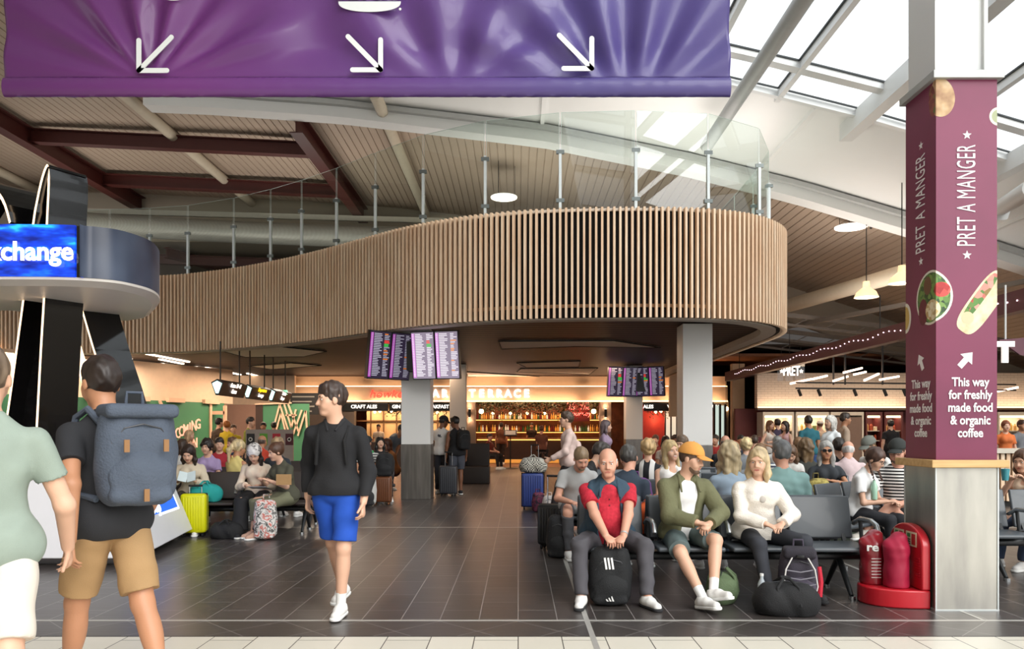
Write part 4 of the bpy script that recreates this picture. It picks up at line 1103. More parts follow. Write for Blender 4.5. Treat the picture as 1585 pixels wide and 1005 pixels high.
outl = [(p.x - ko.x, p.y - ko.y) for p in plan + back]
ins = [(x * .985 + .0, y * .985 + .0) for x, y in outl]
KZ0, KZ1 = 3.10, 3.70
MB().prism(ins, KZ0 + .03, KZ1).build('roof_core', M_gloss, kd)
b = MB(); n = len(outl); inn = [(x * .93 - .04, y * .93 + .03) for x, y in outl]
b.add([(x, y, KZ0 + .03) for x, y in outl] + [(x, y, KZ0) for x, y in outl] + [(x, y, KZ0 - .05) for x, y in inn], [(i, (i + 1) % n, n + (i + 1) % n, n + i) for i in range(n)] + [(n + i, n + (i + 1) % n, 2 * n + (i + 1) % n, 2 * n + i) for i in range(n)] + [tuple(range(2 * n, 3 * n))])
b.build('white_soffit', M_soff, kd)
# LED band: real lit panels wrapped round the roof edge
M_led_blue = ramp_mat('led_blue', [(.30, '#0a1a6e'), (.5, '#1038b8'), (.62, '#1a66d8'), (.70, '#2aa8e8')], 'noise', 2.2, rough=.25, emit=1.0, stretch=(1.5, 1.5, 5))
M_led_grey = ramp_mat('led_slate', [(.3, '#20263a'), (.6, '#4a5468'), (.8, '#6c7484')], 'noise', 1.2, rough=.3, emit=.22)
off = 0.01; A = [Vector((p.x - ko.x, p.y - ko.y - off, 0)) for p in plan]
kx = PX(124, 8.5) - ko.x
i0 = [i for i, p in enumerate(A) if p.x <= kx]; 
b = MB(); L = [p for p in A if p.x < kx] + [Vector((kx, 8.49 - ko.y, 0))]
b.strip([(p.x, p.y, KZ0 + .03) for p in L], [(p.x, p.y, KZ1) for p in L]); b.build('screen_band', M_led_blue, kd)
L = [Vector((kx, 8.49 - ko.y, 0))] + [p for p in A if p.x > kx] + [Vector((back[0].x - ko.x + .02, back[0].y - ko.y, 0))]
b = MB(); b.strip([(p.x, p.y, KZ0 + .03) for p in L], [(p.x, p.y, KZ1) for p in L]); b.build('screen_band_curve', M_led_grey, kd, smooth='all')
text('lettering', 'exchange', (PX(116, 8.5) - ko.x, 8.47 - ko.y, PZ(391, 8.5)), .285, glow('led_white', '#f4f6ff', 1.5), kd, ext=.004, bold=.007, align='RIGHT')
b = MB(); rnd = random.Random(8); MS = glow('led_cyan', '#28b4f0', 1.1)
for i in range(26):
    x = rnd.uniform(PX(0, 8.5), kx - .12) - 0; z = rnd.uniform(KZ0 + .08, KZ1 - .06); s = rnd.uniform(.03, .12)
    b.bar((x, 8.484 - ko.y, z), (x + s, 8.484 - ko.y, z + s * rnd.uniform(-1.1, .6)), .012, .002, up=(0, 1, 0))
b.build('screen_streaks', MS, kd)
def ribbon(name, px_pts, d, ext, th, edge=M_creamglow, face=M_gloss, close=False):
    """strap: px_pts trace its lit edge at depth d; extruded by vector ext; th = strap thickness"""
    P = [Vector((PX(x, d + dd), d + dd, PZ(y, d + dd))) - ko for x, y, dd in px_pts]
    p0 = P[0]; e = Vector(ext); N = len(P)
    nrm = []
    for i in range(N):
        t = (P[min(i + 1, N - 1)] - P[max(i - 1, 0)]).normalized(); w = t.cross(e).normalized(); nrm.append(w)
    A = P; B = [p + w * th for p, w in zip(P, nrm)]; A2 = [p + e for p in A]; B2 = [p + e for p in B]
    o = MB().strip(A, A2).strip(B2, B).strip(A2, B2)
    o.add([A[0], B[0], B2[0], A2[0]], [(0, 1, 2, 3)]); o.add([A[-1], B[-1], B2[-1], A2[-1]], [(3, 2, 1, 0)])
    so = o.build(name, face, kd)
    MB().strip(B, A).build('lit_edge', edge, so)
    return so
loop = [(52, 780, 0), (57, 690, 0), (65, 540, 0), (70, 455, 0), (74, 350, 0), (77, 285, 0), (76, 262, 0), (73, 254, 0), (68, 262, 0), (62, 282, 0), (55, 315, 0), (50, 345, 0), (33, 475, .2), (16, 600, .3), (5, 675, .3), (-10, 790, .3)]
cp = curve_pts([Vector(p) for p in loop], 3)
ribbon('black_strap', [tuple(p) for p in cp], 9.4, (.235, .41, 0), .045)
loop2 = [(112, 440, 0), (127, 475, 0), (146, 540, 0), (166, 600, 0), (185, 665, 0), (215, 800, 0)]
so2 = ribbon('leaning_strap', loop2, 10.4, (.30, .35, 0), -.05)
b = MB(); Q = [Vector((PX(x, 10.35), 10.35, PZ(y, 10.35))) - ko for x, y in ((120, 535), (150, 632), (162, 690), (122, 580))]
b.add(Q + [q + Vector((.02, .05, 0)) for q in Q], [(0, 1, 2, 3), (7, 6, 5, 4), (0, 4, 5, 1), (1, 5, 6, 2), (2, 6, 7, 3), (3, 7, 4, 0)]); b.build('lit_infill', M_creamglow, kd)
loop3 = [(-90, 346, 0), (-60, 300, 0), (-25, 285, 0), (2, 310, 0), (14, 346, 0)]
ribbon('left_strap', [tuple(p) for p in curve_pts([Vector(p) for p in loop3], 4)], 9.4, (.3, .45, 0), .05)
# faceted white desk with the blue panel
dk = thing('exchange_desk', 'white faceted exchange desk with a glowing blue name panel', 'desk', (-5.2, 9.3, 0)); do = Vector((-5.2, 9.3, 0))
Bt = [Vector((-4.03, 8.25, .10)), Vector((-4.40, 10.55, .12)), Vector((-6.6, 10.9, .1)), Vector((-6.6, 8.25, .1))]
Tp = [Vector((-4.45, 8.35, 1.02)), Vector((-4.68, 10.35, 1.02)), Vector((-6.6, 10.6, 1.02)), Vector((-6.6, 8.35, 1.02))]
Gd = [Vector((-4.35, 8.5, 0)), Vector((-4.75, 10.2, 0)), Vector((-6.5, 10.5, 0)), Vector((-6.5, 8.5, 0))]
V = [v - do for v in Gd + Bt + Tp]
MB().add(V, [(3, 2, 1, 0)] + [(i, (i + 1) % 4, 4 + (i + 1) % 4, 4 + i) for i in range(4)] + [(4 + i, 4 + (i + 1) % 4, 8 + (i + 1) % 4, 8 + i) for i in range(4)] + [(8, 9, 10, 11)]).build('desk_body', mat('desk_white', '#e9e9ee', .3, var=.02), dk, bev=.01)
def onface(s, v):                                      # s along the right-hand face (0 near .. 1 far), v up the face
    return (Bt[0].lerp(Bt[1], s)).lerp(Tp[0].lerp(Tp[1], s), v) - do
r_ = (onface(1, .5) - onface(0, .5)).normalized(); u_ = (onface(.5, 1) - onface(.5, 0)).normalized(); n_ = r_.cross(u_).normalized()
if n_.x < 0: n_ = -n_
Rr = r_
def panel(name, s0, s1, v0, v1, m, l):
    P = [onface(s0, v0), onface(s1, v0), onface(s1, v1), onface(s0, v1)]
    MB().add([p + n_ * .0 for p in P] + [p + n_ * l for p in P], [(4, 5, 6, 7), (0, 1, 5, 4), (1, 2, 6, 5), (2, 3, 7, 6), (3, 0, 4, 7)]).build(name, m, dk)
panel('panel_frame', .22, .90, .34, .93, glow('panel_white', '#f2f4ff', 1.1), .012)
panel('blue_panel', .25, .87, .37, .90, glow('panel_blue', '#1656c8', 1.0), .018)
for i, s in enumerate(('Change', 'Group')):
    text('lettering', s, onface(.30, .64 - .18 * i) + n_ * .022, .22, glow('led_white', '#f4f6ff', 1.5), dk, right=r_, up=u_, ext=.002, bold=.006, align='LEFT')
# ------------------------------------------------------------------ left: green hoarding, walls, signs
M_green = mat('hoarding_green', '#3f7a55', .55, var=.05)
M_frame = mat('pale_pink_timber', '#dcb596', .55)
g0, g1 = Vector((PX(118, 22), 22, 0)), Vector((PX(347, 27), 27, 0))
gr_, gn = (g1 - g0).normalized(), None
hw = thing('coming_soon_hoarding', 'green hoarding with coming soon marquee letters and pale timber battens', 'hoarding', tuple(g0)); L_ = (g1 - g0).length
Mh = Matrix.Rotation(math.atan2(gr_.y, gr_.x), 4, 'Z'); hw.rotation_euler = (0, 0, math.atan2(gr_.y, gr_.x))
MB().box(-6, L_, 0, .15, 0, 2.4).build('green_board', M_green, hw)
def hs_(x):                                            # image column -> distance along the hoarding
    k = (x - CX) / F; den = gr_.x - k * gr_.y
    return (k * g0.y - g0.x) / den
for x in (150, 215, 270, 325):
    s = hs_(x); MB().box(s - .32, s + .32, -.12, .03, 2.36, 2.5).build('top_block', M_frame, hw)
for (x0_, z0, x1_, z1) in ((246, 2.4, 262, 1.6), (172, 2.4, 193, 1.2), (325, 2.4, 325, .6)):
    MB().bar((hs_(x0_), -.03, z0), (hs_(x1_), -.03, z1), .09, .05, up=(0, 1, 0)).build('timber_batten', M_frame, hw)
Mm = glow('marquee_pink', '#f0a48c', .75)
for i, s in enumerate('COMING'): text('marquee_letter', s, (hs_(271 + 6.3 * i), -.12, 1.36 + .06 * i), .46, Mm, hw, ext=.012, bold=.004, sx=.66)
for i, s in enumerate('SOON'): text('marquee_letter', s, (hs_(278 + 6.5 * i), -.12, .86 + .06 * i), .46, Mm, hw, ext=.012, bold=.004, sx=.66)
M_peach = mat('peach_wall', '#e2c4a6', .6)
struct(MB().box(-18.5, PX(456, 30.4), 30.4, 30.6, 0, 3.6).build('wall_left_unit', M_peach))
struct(MB().box(-31.9, -18.5, 27.2, 27.4, 0, 3.6).build('wall_left_far', M_peach))
b = thing('upper_panel', 'plain peach panel over the green hoarding', 'panel', tuple(g0)); b.rotation_euler = hw.rotation_euler
MB().box(-6, L_ + .6, .2, .3, 2.4, 3.6).build('panel_board', M_peach, b)
# frames and the second green board with its zig-zag
dfr = thing('timber_door_frame', 'pale timber door frame against the green board right of the hoarding', 'frame', (PX(338, 26.6), 26.5, 0))
for x in (326, 350): MB().box(PX(x, 26.6) - dfr.location.x - .05, PX(x, 26.6) - dfr.location.x + .05, -.05, .05, 0, 2.3).build('upright', M_frame, dfr)
MB().box(PX(326, 26.6) - dfr.location.x, PX(350, 26.6) - dfr.location.x, -.05, .05, 2.0, 2.12).build('lintel', M_frame, dfr)
zb_ = thing('green_zigzag_board', 'green board with pale zig-zag timber letters right of the hoarding', 'hoarding', (PX(440, 28), 28, 0)); zo = Vector((PX(440, 28), 28, 0))
MB().box(PX(396, 28) - zo.x, PX(478, 28) - zo.x, 0, .1, 0, 2.42).build('green_board', M_green, zb_)
MB().box(PX(396, 28) - zo.x, PX(407, 28) - zo.x, -.03, 0, 0, 2.42).build('dark_side', M_dkw, zb_)
for x0_, y0_, x1_, y1_ in ((424, 665, 434, 626), (434, 626, 450, 675), (441, 626, 452, 662), (447, 626, 463, 668), (429, 665, 436, 640), (436, 640, 444, 672), (455, 672, 468, 635), (459, 634, 452, 662), (462, 675, 474, 636), (443, 643, 460, 643), (396, 626, 452, 624), (474, 636, 478, 690)):
    MB().bar(Vector((PX(x0_, 28), 27.93, PZ(y0_, 28))) - zo, Vector((PX(x1_, 28), 27.93, PZ(y1_, 28))) - zo, .055, .05, up=(0, 1, 0)).build('timber_batten', M_frame, zb_)
struct(MB().box(PX(352, 29), PX(398, 29), 29, 29.1, 0, 2.42).build('wall_pink_panel', mat('dusty_pink', '#a07a68', .6)))
mn = thing('menu_board', 'dark menu board with faint white lines behind the walking man', 'sign', (PX(470, 29), 29, 2.45))
MB().box(-.5, .55, 0, .05, -.4, .4).build('board', M_blk, mn)
b = MB()
for i in range(4): b.box(-.42, .40 - .1 * (i % 2), -.01, 0, .24 - .18 * i, .29 - .18 * i)
b.build('menu_lines', mat('menu_grey', '#8b8378', .6), mn)
tag(MB().box(PX(433, 24), PX(444, 24), 24, 24.08, PZ(611, 24), PZ(604, 24)).build('exit_sign', glow('exit_green', '#8fe0b0', 1.2)), 'small green lit exit sign right of the hanging direction signs', 'sign')
# hanging direction signs: three black wedge boxes in a row running away from us
def direction_sign(label, y0, l, lines):
    X = -7.25; t = thing('direction_sign', label, 'sign', (X, y0, 2.5), 0, 'hanging direction signs')
    prof = [(-.13, -.18), (.13, -.18), (.18, .14), (0, .22), (-.18, .14)]; prof = [(.04, -.19), (-.04, -.19), (-.15, .12), (0, .20), (.15, .12)]
    M4 = Matrix(((1, 0, 0, 0), (0, 0, 1, 0), (0, 1, 0, 0), (0, 0, 0, 1)))
    MB().extr(prof, M4, l).build('sign_box', mat('sign_brown_black', '#2a1a16', .4), t)
    MB().extr([(x * .78, z * .78) for x, z in prof], Matrix(((1, 0, 0, 0), (0, 0, 1, -.012), (0, 1, 0, 0), (0, 0, 0, 1))), .012).build('lit_end', glow('sign_cyan', '#c8f2ee', 1.3), t)
    u = Vector((.11, 0, .31)).normalized()
    for i, (s, c) in enumerate(lines):
        p = Vector((.13 - .05 * i, l * .5, .07 - .14 * i)); text('lettering', s, p + Vector((.02, 0, 0)), .15, glow('sign_text_' + c, {'w': '#fff4e8', 'y': '#f2c21a'}[c], 1.5), t, right=(0, 1, 0), up=u, ext=.002, bold=.004)
    for y in (.2, l - .2): MB().cyl((0, y, .19), (0, y, 1.13), .018, n=6).build('rod', M_blk, t)
direction_sign('nearest hanging direction sign with two lines of white lettering', 18.8, 1.7, (('Gates 31-41', 'w'), ('Gates', 'w')))
direction_sign('middle hanging direction sign with one yellow line', 20.9, 1.6, (('Departures', 'y'), ('Lounge', 'w')))
direction_sign('farthest hanging direction sign with small white lettering', 22.9, 1.6, (('Toilets', 'w'), ('Shops', 'w')))
# low partition with four poster panels
lp = thing('poster_partition', 'low pale partition with four coloured poster panels behind the seats', 'partition', (PX(417, 19), 19, 0)); w_ = PX(454, 19) - PX(381, 19)
MB().box(-w_ / 2, w_ / 2, 0, .06, 0, 1.48).build('partition_board', mat('partition_grey', '#9c8c80', .6), lp)
for x, c, cn in ((382, '#1a1614', 'black'), (402, '#5c9a2c', 'green'), (422, '#b0202c', 'red'), (442, '#4a1218', 'maroon')):
    a = PX(x, 19) - PX(417, 19); o = MB().box(a, a + .19, -.01, 0, 1.10, 1.38).build('poster', mat('poster_' + cn, c, .5), lp); o['label'] = cn + ' poster'
    MB().lathe([(.03, 0), (.05, 0), (.05, .005), (.03, .005), (.03, 0)], n=14, M4=Matrix.Translation((a + .095, -.012, 1.24)) @ Matrix.Rotation(math.radians(90), 4, 'X')).build('poster_mark', mat('poster_ink', '#d9cfc4', .5), o)
# linear lamps set in the timber soffit at left
M_line = glow('linear_white', '#ffe6cc', 5)
for i, (x0_, y0_, x1_, y1_) in enumerate(((152, 542, 178, 545), (153, 547, 203, 556), (156, 553, 182, 558), (219, 546, 292, 560), (247, 556, 283, 563), (251, 563, 284, 571), (199, 559, 265, 571), (237, 573, 292, 581), (302, 582, 327, 586), (319, 569, 372, 580), (327, 577, 388, 590), (352, 588, 372, 593), (383, 578, 410, 585), (418, 586, 450, 592), (440, 586, 458, 590), (303, 568, 320, 572), (383, 592, 408, 597))):
    zc = MZ0 + .13
    p = Vector((PX(x0_, (zc - CH) * F / (CY - y0_)), (zc - CH) * F / (CY - y0_), zc)); q = Vector((PX(x1_, (zc - CH) * F / (CY - y1_)), (zc - CH) * F / (CY - y1_), zc))
    pos = 'near the kiosk' if x0_ < 210 else 'over the hoarding' if x0_ < 300 else 'over the direction signs'
    tag(MB().bar(p, q, .09, .05).build('linear_lamp', M_line), 'slim white linear lamp in the timber soffit ' + pos, 'lamp', 'linear lamps in the soffit ' + pos)
for p in ((-11.5, 23, 3.5), (-8.5, 26, 3.5), (-6.5, 27.5, 3.5), (-13.5, 20, 3.5)):
    area_light('soffit_lamp_light', p, 2.2, 110, (1, .82, .66), size_y=1.2)
# ------------------------------------------------------------------ people: implicit bodies meshed as one surface
EDG = [((0,0,0),(1,0,0)),((0,1,0),(1,1,0)),((0,0,1),(1,0,1)),((0,1,1),(1,1,1)),((0,0,0),(0,1,0)),((1,0,0),(1,1,0)),((0,0,1),(0,1,1)),((1,0,1),(1,1,1)),((0,0,0),(0,0,1)),((1,0,0),(1,0,1)),((0,1,0),(0,1,1)),((1,1,0),(1,1,1))]
def V(*a): return np.array(a, float)
def nrm(v): return v / max(1e-9, np.linalg.norm(v))
class Cap:
    def __init__(s, p0, p1, r0, r1=None, k=.02, flat=None, clip=(), sub=False):
        s.p0 = np.array(p0, float); s.p1 = np.array(p1, float); s.r0 = r0; s.r1 = r0 if r1 is None else r1; s.k = k; s.flat = flat; s.clip = clip; s.sub = sub
        R = max(s.r0, s.r1); s.lo = np.minimum(s.p0, s.p1) - R; s.hi = np.maximum(s.p0, s.p1) + R
    def d(s, X, Y, Z):
        a = s.p1 - s.p0; L = max(1e-12, a @ a)
        x, y, z = X - s.p0[0], Y - s.p0[1], Z - s.p0[2]
        t = np.clip((x * a[0] + y * a[1] + z * a[2]) / L, 0, 1)
        x = x - t * a[0]; y = y - t * a[1]; z = z - t * a[2]
        q = x * x + y * y + z * z
        if s.flat is not None:
            n, f = s.flat; w = x * n[0] + y * n[1] + z * n[2]; q = q + w * w * (1 / (f * f) - 1)
        return np.sqrt(q) - (s.r0 + (s.r1 - s.r0) * t)
class Ell:
    def __init__(s, c, R, r, k=.03, clip=(), sub=False):
        s.c = np.array(c, float); s.R = R; s.r = np.array(r, float); s.k = k; s.clip = clip; s.sub = sub
        e = np.sqrt(((np.array(R) * s.r[:, None]) ** 2).sum(0)); s.lo = s.c - e; s.hi = s.c + e
    def d(s, X, Y, Z):
        x, y, z = X - s.c[0], Y - s.c[1], Z - s.c[2]
        q0 = 0; q1 = 0
        for i in range(3):
            w = x * s.R[i][0] + y * s.R[i][1] + z * s.R[i][2]
            q0 = q0 + (w / s.r[i]) ** 2; q1 = q1 + (w / s.r[i] ** 2) ** 2
        q0 = np.sqrt(q0); q1 = np.sqrt(q1)
        return q0 * (q0 - 1) / np.maximum(q1, 1e-6)
def sdf_mesh(prims, h, clips=()):
    P = [p for p in prims if not p.sub]
    lo = np.min([p.lo for p in P], 0) - 3 * h - .012; hi = np.max([p.hi for p in P], 0) + 3 * h + .012
    n = np.ceil((hi - lo) / h).astype(int) + 1
    ax = [lo[i] + h * np.arange(n[i]) for i in range(3)]
    f = np.full(n, 9.0, np.float32)
    for p in prims:
        m = p.k + 3 * h + .01
        a = np.clip(((p.lo - m - lo) / h).astype(int), 0, n - 1); b = np.clip(((p.hi + m - lo) / h).astype(int) + 2, 1, n)
        if (b <= a).any(): continue
        X = ax[0][a[0]:b[0], None, None]; Y = ax[1][None, a[1]:b[1], None]; Z = ax[2][None, None, a[2]:b[2]]
        d = p.d(X, Y, Z)
        for q, nn in p.clip: d = np.maximum(d, (X - q[0]) * nn[0] + (Y - q[1]) * nn[1] + (Z - q[2]) * nn[2])
        sl = (slice(a[0], b[0]), slice(a[1], b[1]), slice(a[2], b[2])); g = f[sl]
        if p.sub:
            d = -d; w = np.maximum(p.k - np.abs(g - d), 0) / p.k; f[sl] = np.maximum(g, d) + w * w * p.k * .25
        else:
            w = np.maximum(p.k - np.abs(g - d), 0) / p.k; f[sl] = np.minimum(g, d) - w * w * p.k * .25
    for q, nn in clips:
        f = np.maximum(f, (ax[0][:, None, None] - q[0]) * nn[0] + (ax[1][None, :, None] - q[1]) * nn[1] + (ax[2][None, None, :] - q[2]) * nn[2])
    s = f < 0
    c = np.zeros(n - 1, np.int8)
    for i in (0, 1):
        for j in (0, 1):
            for k in (0, 1): c += s[i:n[0] - 1 + i, j:n[1] - 1 + j, k:n[2] - 1 + k]
    act = np.argwhere((c > 0) & (c < 8))
    idx = np.full(n - 1, -1, np.int32); idx[tuple(act.T)] = np.arange(len(act))
    acc = np.zeros((len(act), 3)); cnt = np.zeros(len(act))
    for e0, e1 in EDG:
        a = act + e0; b = act + e1; fa = f[tuple(a.T)]; fb = f[tuple(b.T)]
        m = (fa < 0) != (fb < 0); t = fa[m] / (fa[m] - fb[m])
        acc[m] += a[m] + (b[m] - a[m]) * t[:, None]; cnt[m] += 1
    v = lo + h * acc / cnt[:, None]
    faces = []
    for axi in range(3):
        u, w = (axi + 1) % 3, (axi + 2) % 3
        s0 = [slice(None)] * 3; s1 = [slice(None)] * 3; s0[axi] = slice(0, -1); s1[axi] = slice(1, None)
        A, B = s[tuple(s0)], s[tuple(s1)]
        E = np.argwhere(A != B)
        E = E[(E[:, u] > 0) & (E[:, w] > 0) & (E[:, u] < n[u] - 1) & (E[:, w] < n[w] - 1)]
        if not len(E): continue
        ins = A[tuple(E.T)]
        du = np.zeros(3, int); du[u] = 1; dw = np.zeros(3, int); dw[w] = 1
        q = np.stack([idx[tuple((E - du - dw).T)], idx[tuple((E - dw).T)], idx[tuple(E.T)], idx[tuple((E - du).T)]], 1)
        q[~ins] = q[~ins][:, ::-1]
        faces.append(q)
    return v, np.concatenate(faces)
def mesh_obj(name, v, q, mats, parent=None, mi=None):
    me = bpy.data.meshes.new(name)
    me.vertices.add(len(v)); me.vertices.foreach_set('co', v.astype(np.float32).ravel())
    me.loops.add(len(q) * 4); me.loops.foreach_set('vertex_index', q.astype(np.int32).ravel())
    me.polygons.add(len(q)); me.polygons.foreach_set('loop_start', np.arange(0, len(q) * 4, 4, dtype=np.int32))
    try: me.polygons.foreach_set('loop_total', np.full(len(q), 4, dtype=np.int32))
    except Exception: pass
    for m in mats: me.materials.append(m)
    if mi is not None: me.polygons.foreach_set('material_index', mi.astype(np.int32))
    me.polygons.foreach_set('use_smooth', np.ones(len(q), bool))
    me.update(calc_edges=True); me.validate()
    o = bpy.data.objects.new(name, me); col.objects.link(o)
    if parent: o.parent = parent
    return o
def ripple(v, q, amp, fr, seed=0, stretch=(1, 1, 1)):
    """cloth folds: push the surface in and out along its normals with a smooth sum of sines"""
    a = v[q[:, 0]]; b = v[q[:, 1]]; c = v[q[:, 2]]; n = np.cross(b - a, c - a)
    N = np.zeros_like(v)
    for k in range(4): np.add.at(N, q[:, k], n)
    N /= np.maximum(1e-9, np.linalg.norm(N, axis=1))[:, None]
    rs = np.random.RandomState(seed); w = np.zeros(len(v)); S = np.array(stretch)
    for i in range(7):
        d = rs.normal(size=3) * S; d = d / np.linalg.norm(d) * fr * rs.uniform(.6, 1.7)
        wob = np.sin(v @ (rs.normal(size=3) * fr * .35) + rs.uniform(0, 6)) * 1.4
        w += np.sin(v @ d + rs.uniform(0, 6) + wob) / 7 ** .5
    return v + N * (amp * w)[:, None]
def rot(axis, deg):
    a = nrm(np.array(axis, float)); t = math.radians(deg); c, s = math.cos(t), math.sin(t); x, y, z = a
    return np.array([[c + x*x*(1-c), x*y*(1-c) - z*s, x*z*(1-c) + y*s], [y*x*(1-c) + z*s, c + y*y*(1-c), y*z*(1-c) - x*s], [z*x*(1-c) - y*s, z*y*(1-c) + x*s, c + z*z*(1-c)]])
def ik(a, c, l1, l2, pole):
    d = c - a; L = np.linalg.norm(d)
    if L > (l1 + l2) * .998: c = a + d / L * (l1 + l2) * .998; d = c - a; L = np.linalg.norm(d)
    u = d / L; x = (l1 * l1 - l2 * l2 + L * L) / (2 * L); hgt = math.sqrt(max(0, l1 * l1 - x * x))
    p = np.array(pole, float); p = p - u * (p @ u); p = nrm(p)
    return a + u * x + p * hgt, c
SKIN = {'fair': ('#d9ab90', '#c08272'), 'pink': ('#d39c83', '#b86e5e'), 'tan': ('#b98463', '#9a6050'), 'brown': ('#7d523a', '#5f3428'), 'dark': ('#4a2f22', '#4a2420')}
def skin_mats(k):
    c, l = SKIN[k]
    return [mat('skin_' + k, c, .5, var=.05, scale=14, bump=.05, bscale=120), mat('lips_' + k, l, .45, var=.04)]
def cloth_mat(c):
    return c if not isinstance(c, str) else mat('cloth_' + c.strip('#'), c, .85, var=.12, scale=9, bump=.15, bscale=260)
_hairm = {}
def hair_mat(c):
    return ramp_mat('hair_' + c.strip('#'), [(.25, '#%02x%02x%02x' % tuple(int(int(c[i:i+2], 16) * .7) for i in (1, 3, 5))), (.55, c), (.8, '#%02x%02x%02x' % tuple(min(255, int(int(c[i:i+2], 16) * 1.18 + 6)) for i in (1, 3, 5)))], 'noise', 22, rough=.45, stretch=(1, 1, .18), bump=.4, detail=4)
M_eyew = mat('eye_white', '#e8e2dc', .25, var=.01); M_iris = mat('eye_iris', '#2e2119', .2); M_lens = mat('glasses_black', '#151516', .2)
PEOPLE = []
def person(label, x, y, yaw=0, pose='sit', name='person', H=1.75, fem=False, lod='mid', skin='fair', hair='short', hairc='#3b2c22', head=(0, 0, 0), lean=0, side=0, twist=0, pel=None,
           wa=None, wb=None, ha=None, hb=None, pna=None, pnb=None, curl=(28, 28), ea=None, eb=None, fa=None, fb=None, ka=None, kb=None, toea=0, toeb=0, pita=0, pitb=0,
           top='tee', topc='#888888', bot='trousers', botc='#2b2b2f', shoec='#e8e6e2', solec='#efefec', belly=0.0, bulk=1.0, z0=0.0, extra=(), group=None, hem=None, socks=None, nolegs=False, cat='person', hat=None, hatc='#333333', glasses=False, beard=None, smile=False, bag=None, fing=True):
    """a = the side at -x (left in the picture when facing the camera), b = the side at +x; local -y is forward"""
    s = H / 1.75
    h = {'hi': .0058, 'mid': .0095, 'lo': .0145}[lod]
    root = thing(name, label, cat, (x, y, z0), math.radians(yaw), group)
    sit = pose == 'sit'
    pelv = np.array(pel if pel is not None else ((0, 0, .535) if sit else (0, 0, .945 * s)), float)
    T = rot((0, 0, 1), twist)
    Rl = rot((1, 0, 0), lean) @ rot((0, 1, 0), side)     # lean forward = towards -y
    u = Rl @ V(0, 0, 1); r = T @ (rot((0, 1, 0), side) @ V(1, 0, 0)); r = nrm(r - u * (r @ u)); f = np.cross(u, r) * -1.0
    if f @ (T @ V(0, -1, 0)) < 0: f = -f
    Rl2 = rot((1, 0, 0), lean * 1.25) @ rot((0, 1, 0), side * 1.1); u2 = Rl2 @ V(0, 0, 1)
    waist = pelv + u * .17 * s; chest = pelv + u * .34 * s; neck = chest + u2 * .165 * s
    sw = (.156 if fem else .176) * s * (1 + (bulk - 1) * .5)
    sh = {-1: neck - u2 * .086 * s - r * sw, 1: neck - u2 * .086 * s + r * sw}
    hw = .088 * s; hp0 = nrm(V(1, 0, 0)); hip = {-1: pelv - hp0 * hw, 1: pelv + hp0 * hw}
    hy, hpitch, hroll = head
    Hm = rot((0, 0, 1), hy) @ rot((1, 0, 0), hpitch) @ rot((0, 1, 0), hroll)
    hu, hr, hf = Hm @ V(0, 0, 1), Hm @ V(1, 0, 0), Hm @ V(0, -1, 0)
    nd = nrm(u2 * .6 + hu * .6 + f * .25)
    hb_ = neck + nd * .085 * s                            # skull base
    hc = hb_ + hu * .085 * s + hf * .018 * s
    hs = s ** .5 * (.99 if fem else 1.03)
    HP = lambda a, b, c: hc + (hr * a + hf * b + hu * c) * hs
    HR = [hr, hf, hu]
    la, lf = .285 * s, .25 * s; lt, ls = .435 * s, .425 * s
    arms = {}; legs = {}
    defw = {-1: (-.10, -.33, .66) if sit else (-.25, -.02, .80 * s), 1: (.10, -.33, .66) if sit else (.25, -.02, .80 * s)}
    for sd, w, e, hd, pn in ((-1, wa, ea, ha, pna), (1, wb, eb, hb, pnb)):
        w = np.array(w if w is not None else defw[sd], float)
        el, w = ik(sh[sd], w, la, lf, e if e is not None else (sd * .7, .75, -.6))
        fd = nrm(w - el); hd = nrm(np.array(hd, float)) if hd is not None else fd
        pn = np.array(pn, float) if pn is not None else (V(0, .2, -1) if sit else V(-sd, 0, 0))
        pn = nrm(pn - hd * (pn @ hd)); arms[sd] = (sh[sd], el, w, hd, pn)
    for sd, a, k, toe, pit in ((-1, fa, ka, toea, pita), (1, fb, kb, toeb, pitb)):
        a = np.array(a if a is not None else ((sd * .13, -.47, .085) if sit else (sd * .09, .0, .085)), float)
        kn, a = ik(hip[sd], a, lt, ls, k if k is not None else (sd * .12, -1, .35))
        fdv = rot((0, 0, 1), toe) @ V(0, -1, 0); lat = rot((0, 0, 1), toe) @ V(1, 0, 0)
        fdv = rot(lat, pit) @ fdv; fup = np.cross(lat, fdv); fup = fup if fup[2] > 0 else -fup
        legs[sd] = (hip[sd], kn, a, fdv, fup, lat)
    B = bulk
    def torso(g, k=.05):
        P = [Ell(pelv + u * .02, [r, f, u], ((.155 if not fem else .165) * s * B + g, .115 * s * B + g, .12 * s + g), k),
             Ell(waist, [r, f, u], ((.138 if not fem else .122) * s * B + g, .102 * s * B + g, .14 * s + g), k),
             Ell(chest, [r, f, u2], ((.158 if not fem else .142) * s * B + g, .112 * s * B + g, .165 * s + g), k),
             Cap(sh[-1] * .88 + sh[1] * .12 - u2 * .008, sh[1] * .88 + sh[-1] * .12 - u2 * .008, .048 * s + g * .7, None, k)]
        for q in (-1, 1): P.append(Cap(neck + r * q * .03 + u2 * .012 - f * .01, sh[q] * .8 + sh[-q] * .2 + u2 * .018, .034 * s + g * .6, .036 * s + g * .6, .03))
        if g: P.append(Ell(pelv + u * .02, [r, f, u], ((.176 if not fem else .178) * s * B + g * 1.5, .125 * s * B + g * 1.6, .13 * s + g), k))
        if fem:
            for q in (-1, 1): P.append(Ell(chest + r * q * .068 * s + f * .085 * s + u * .02, [r, f, u], (.062 * s + g, .058 * s + g, .066 * s + g), .04))
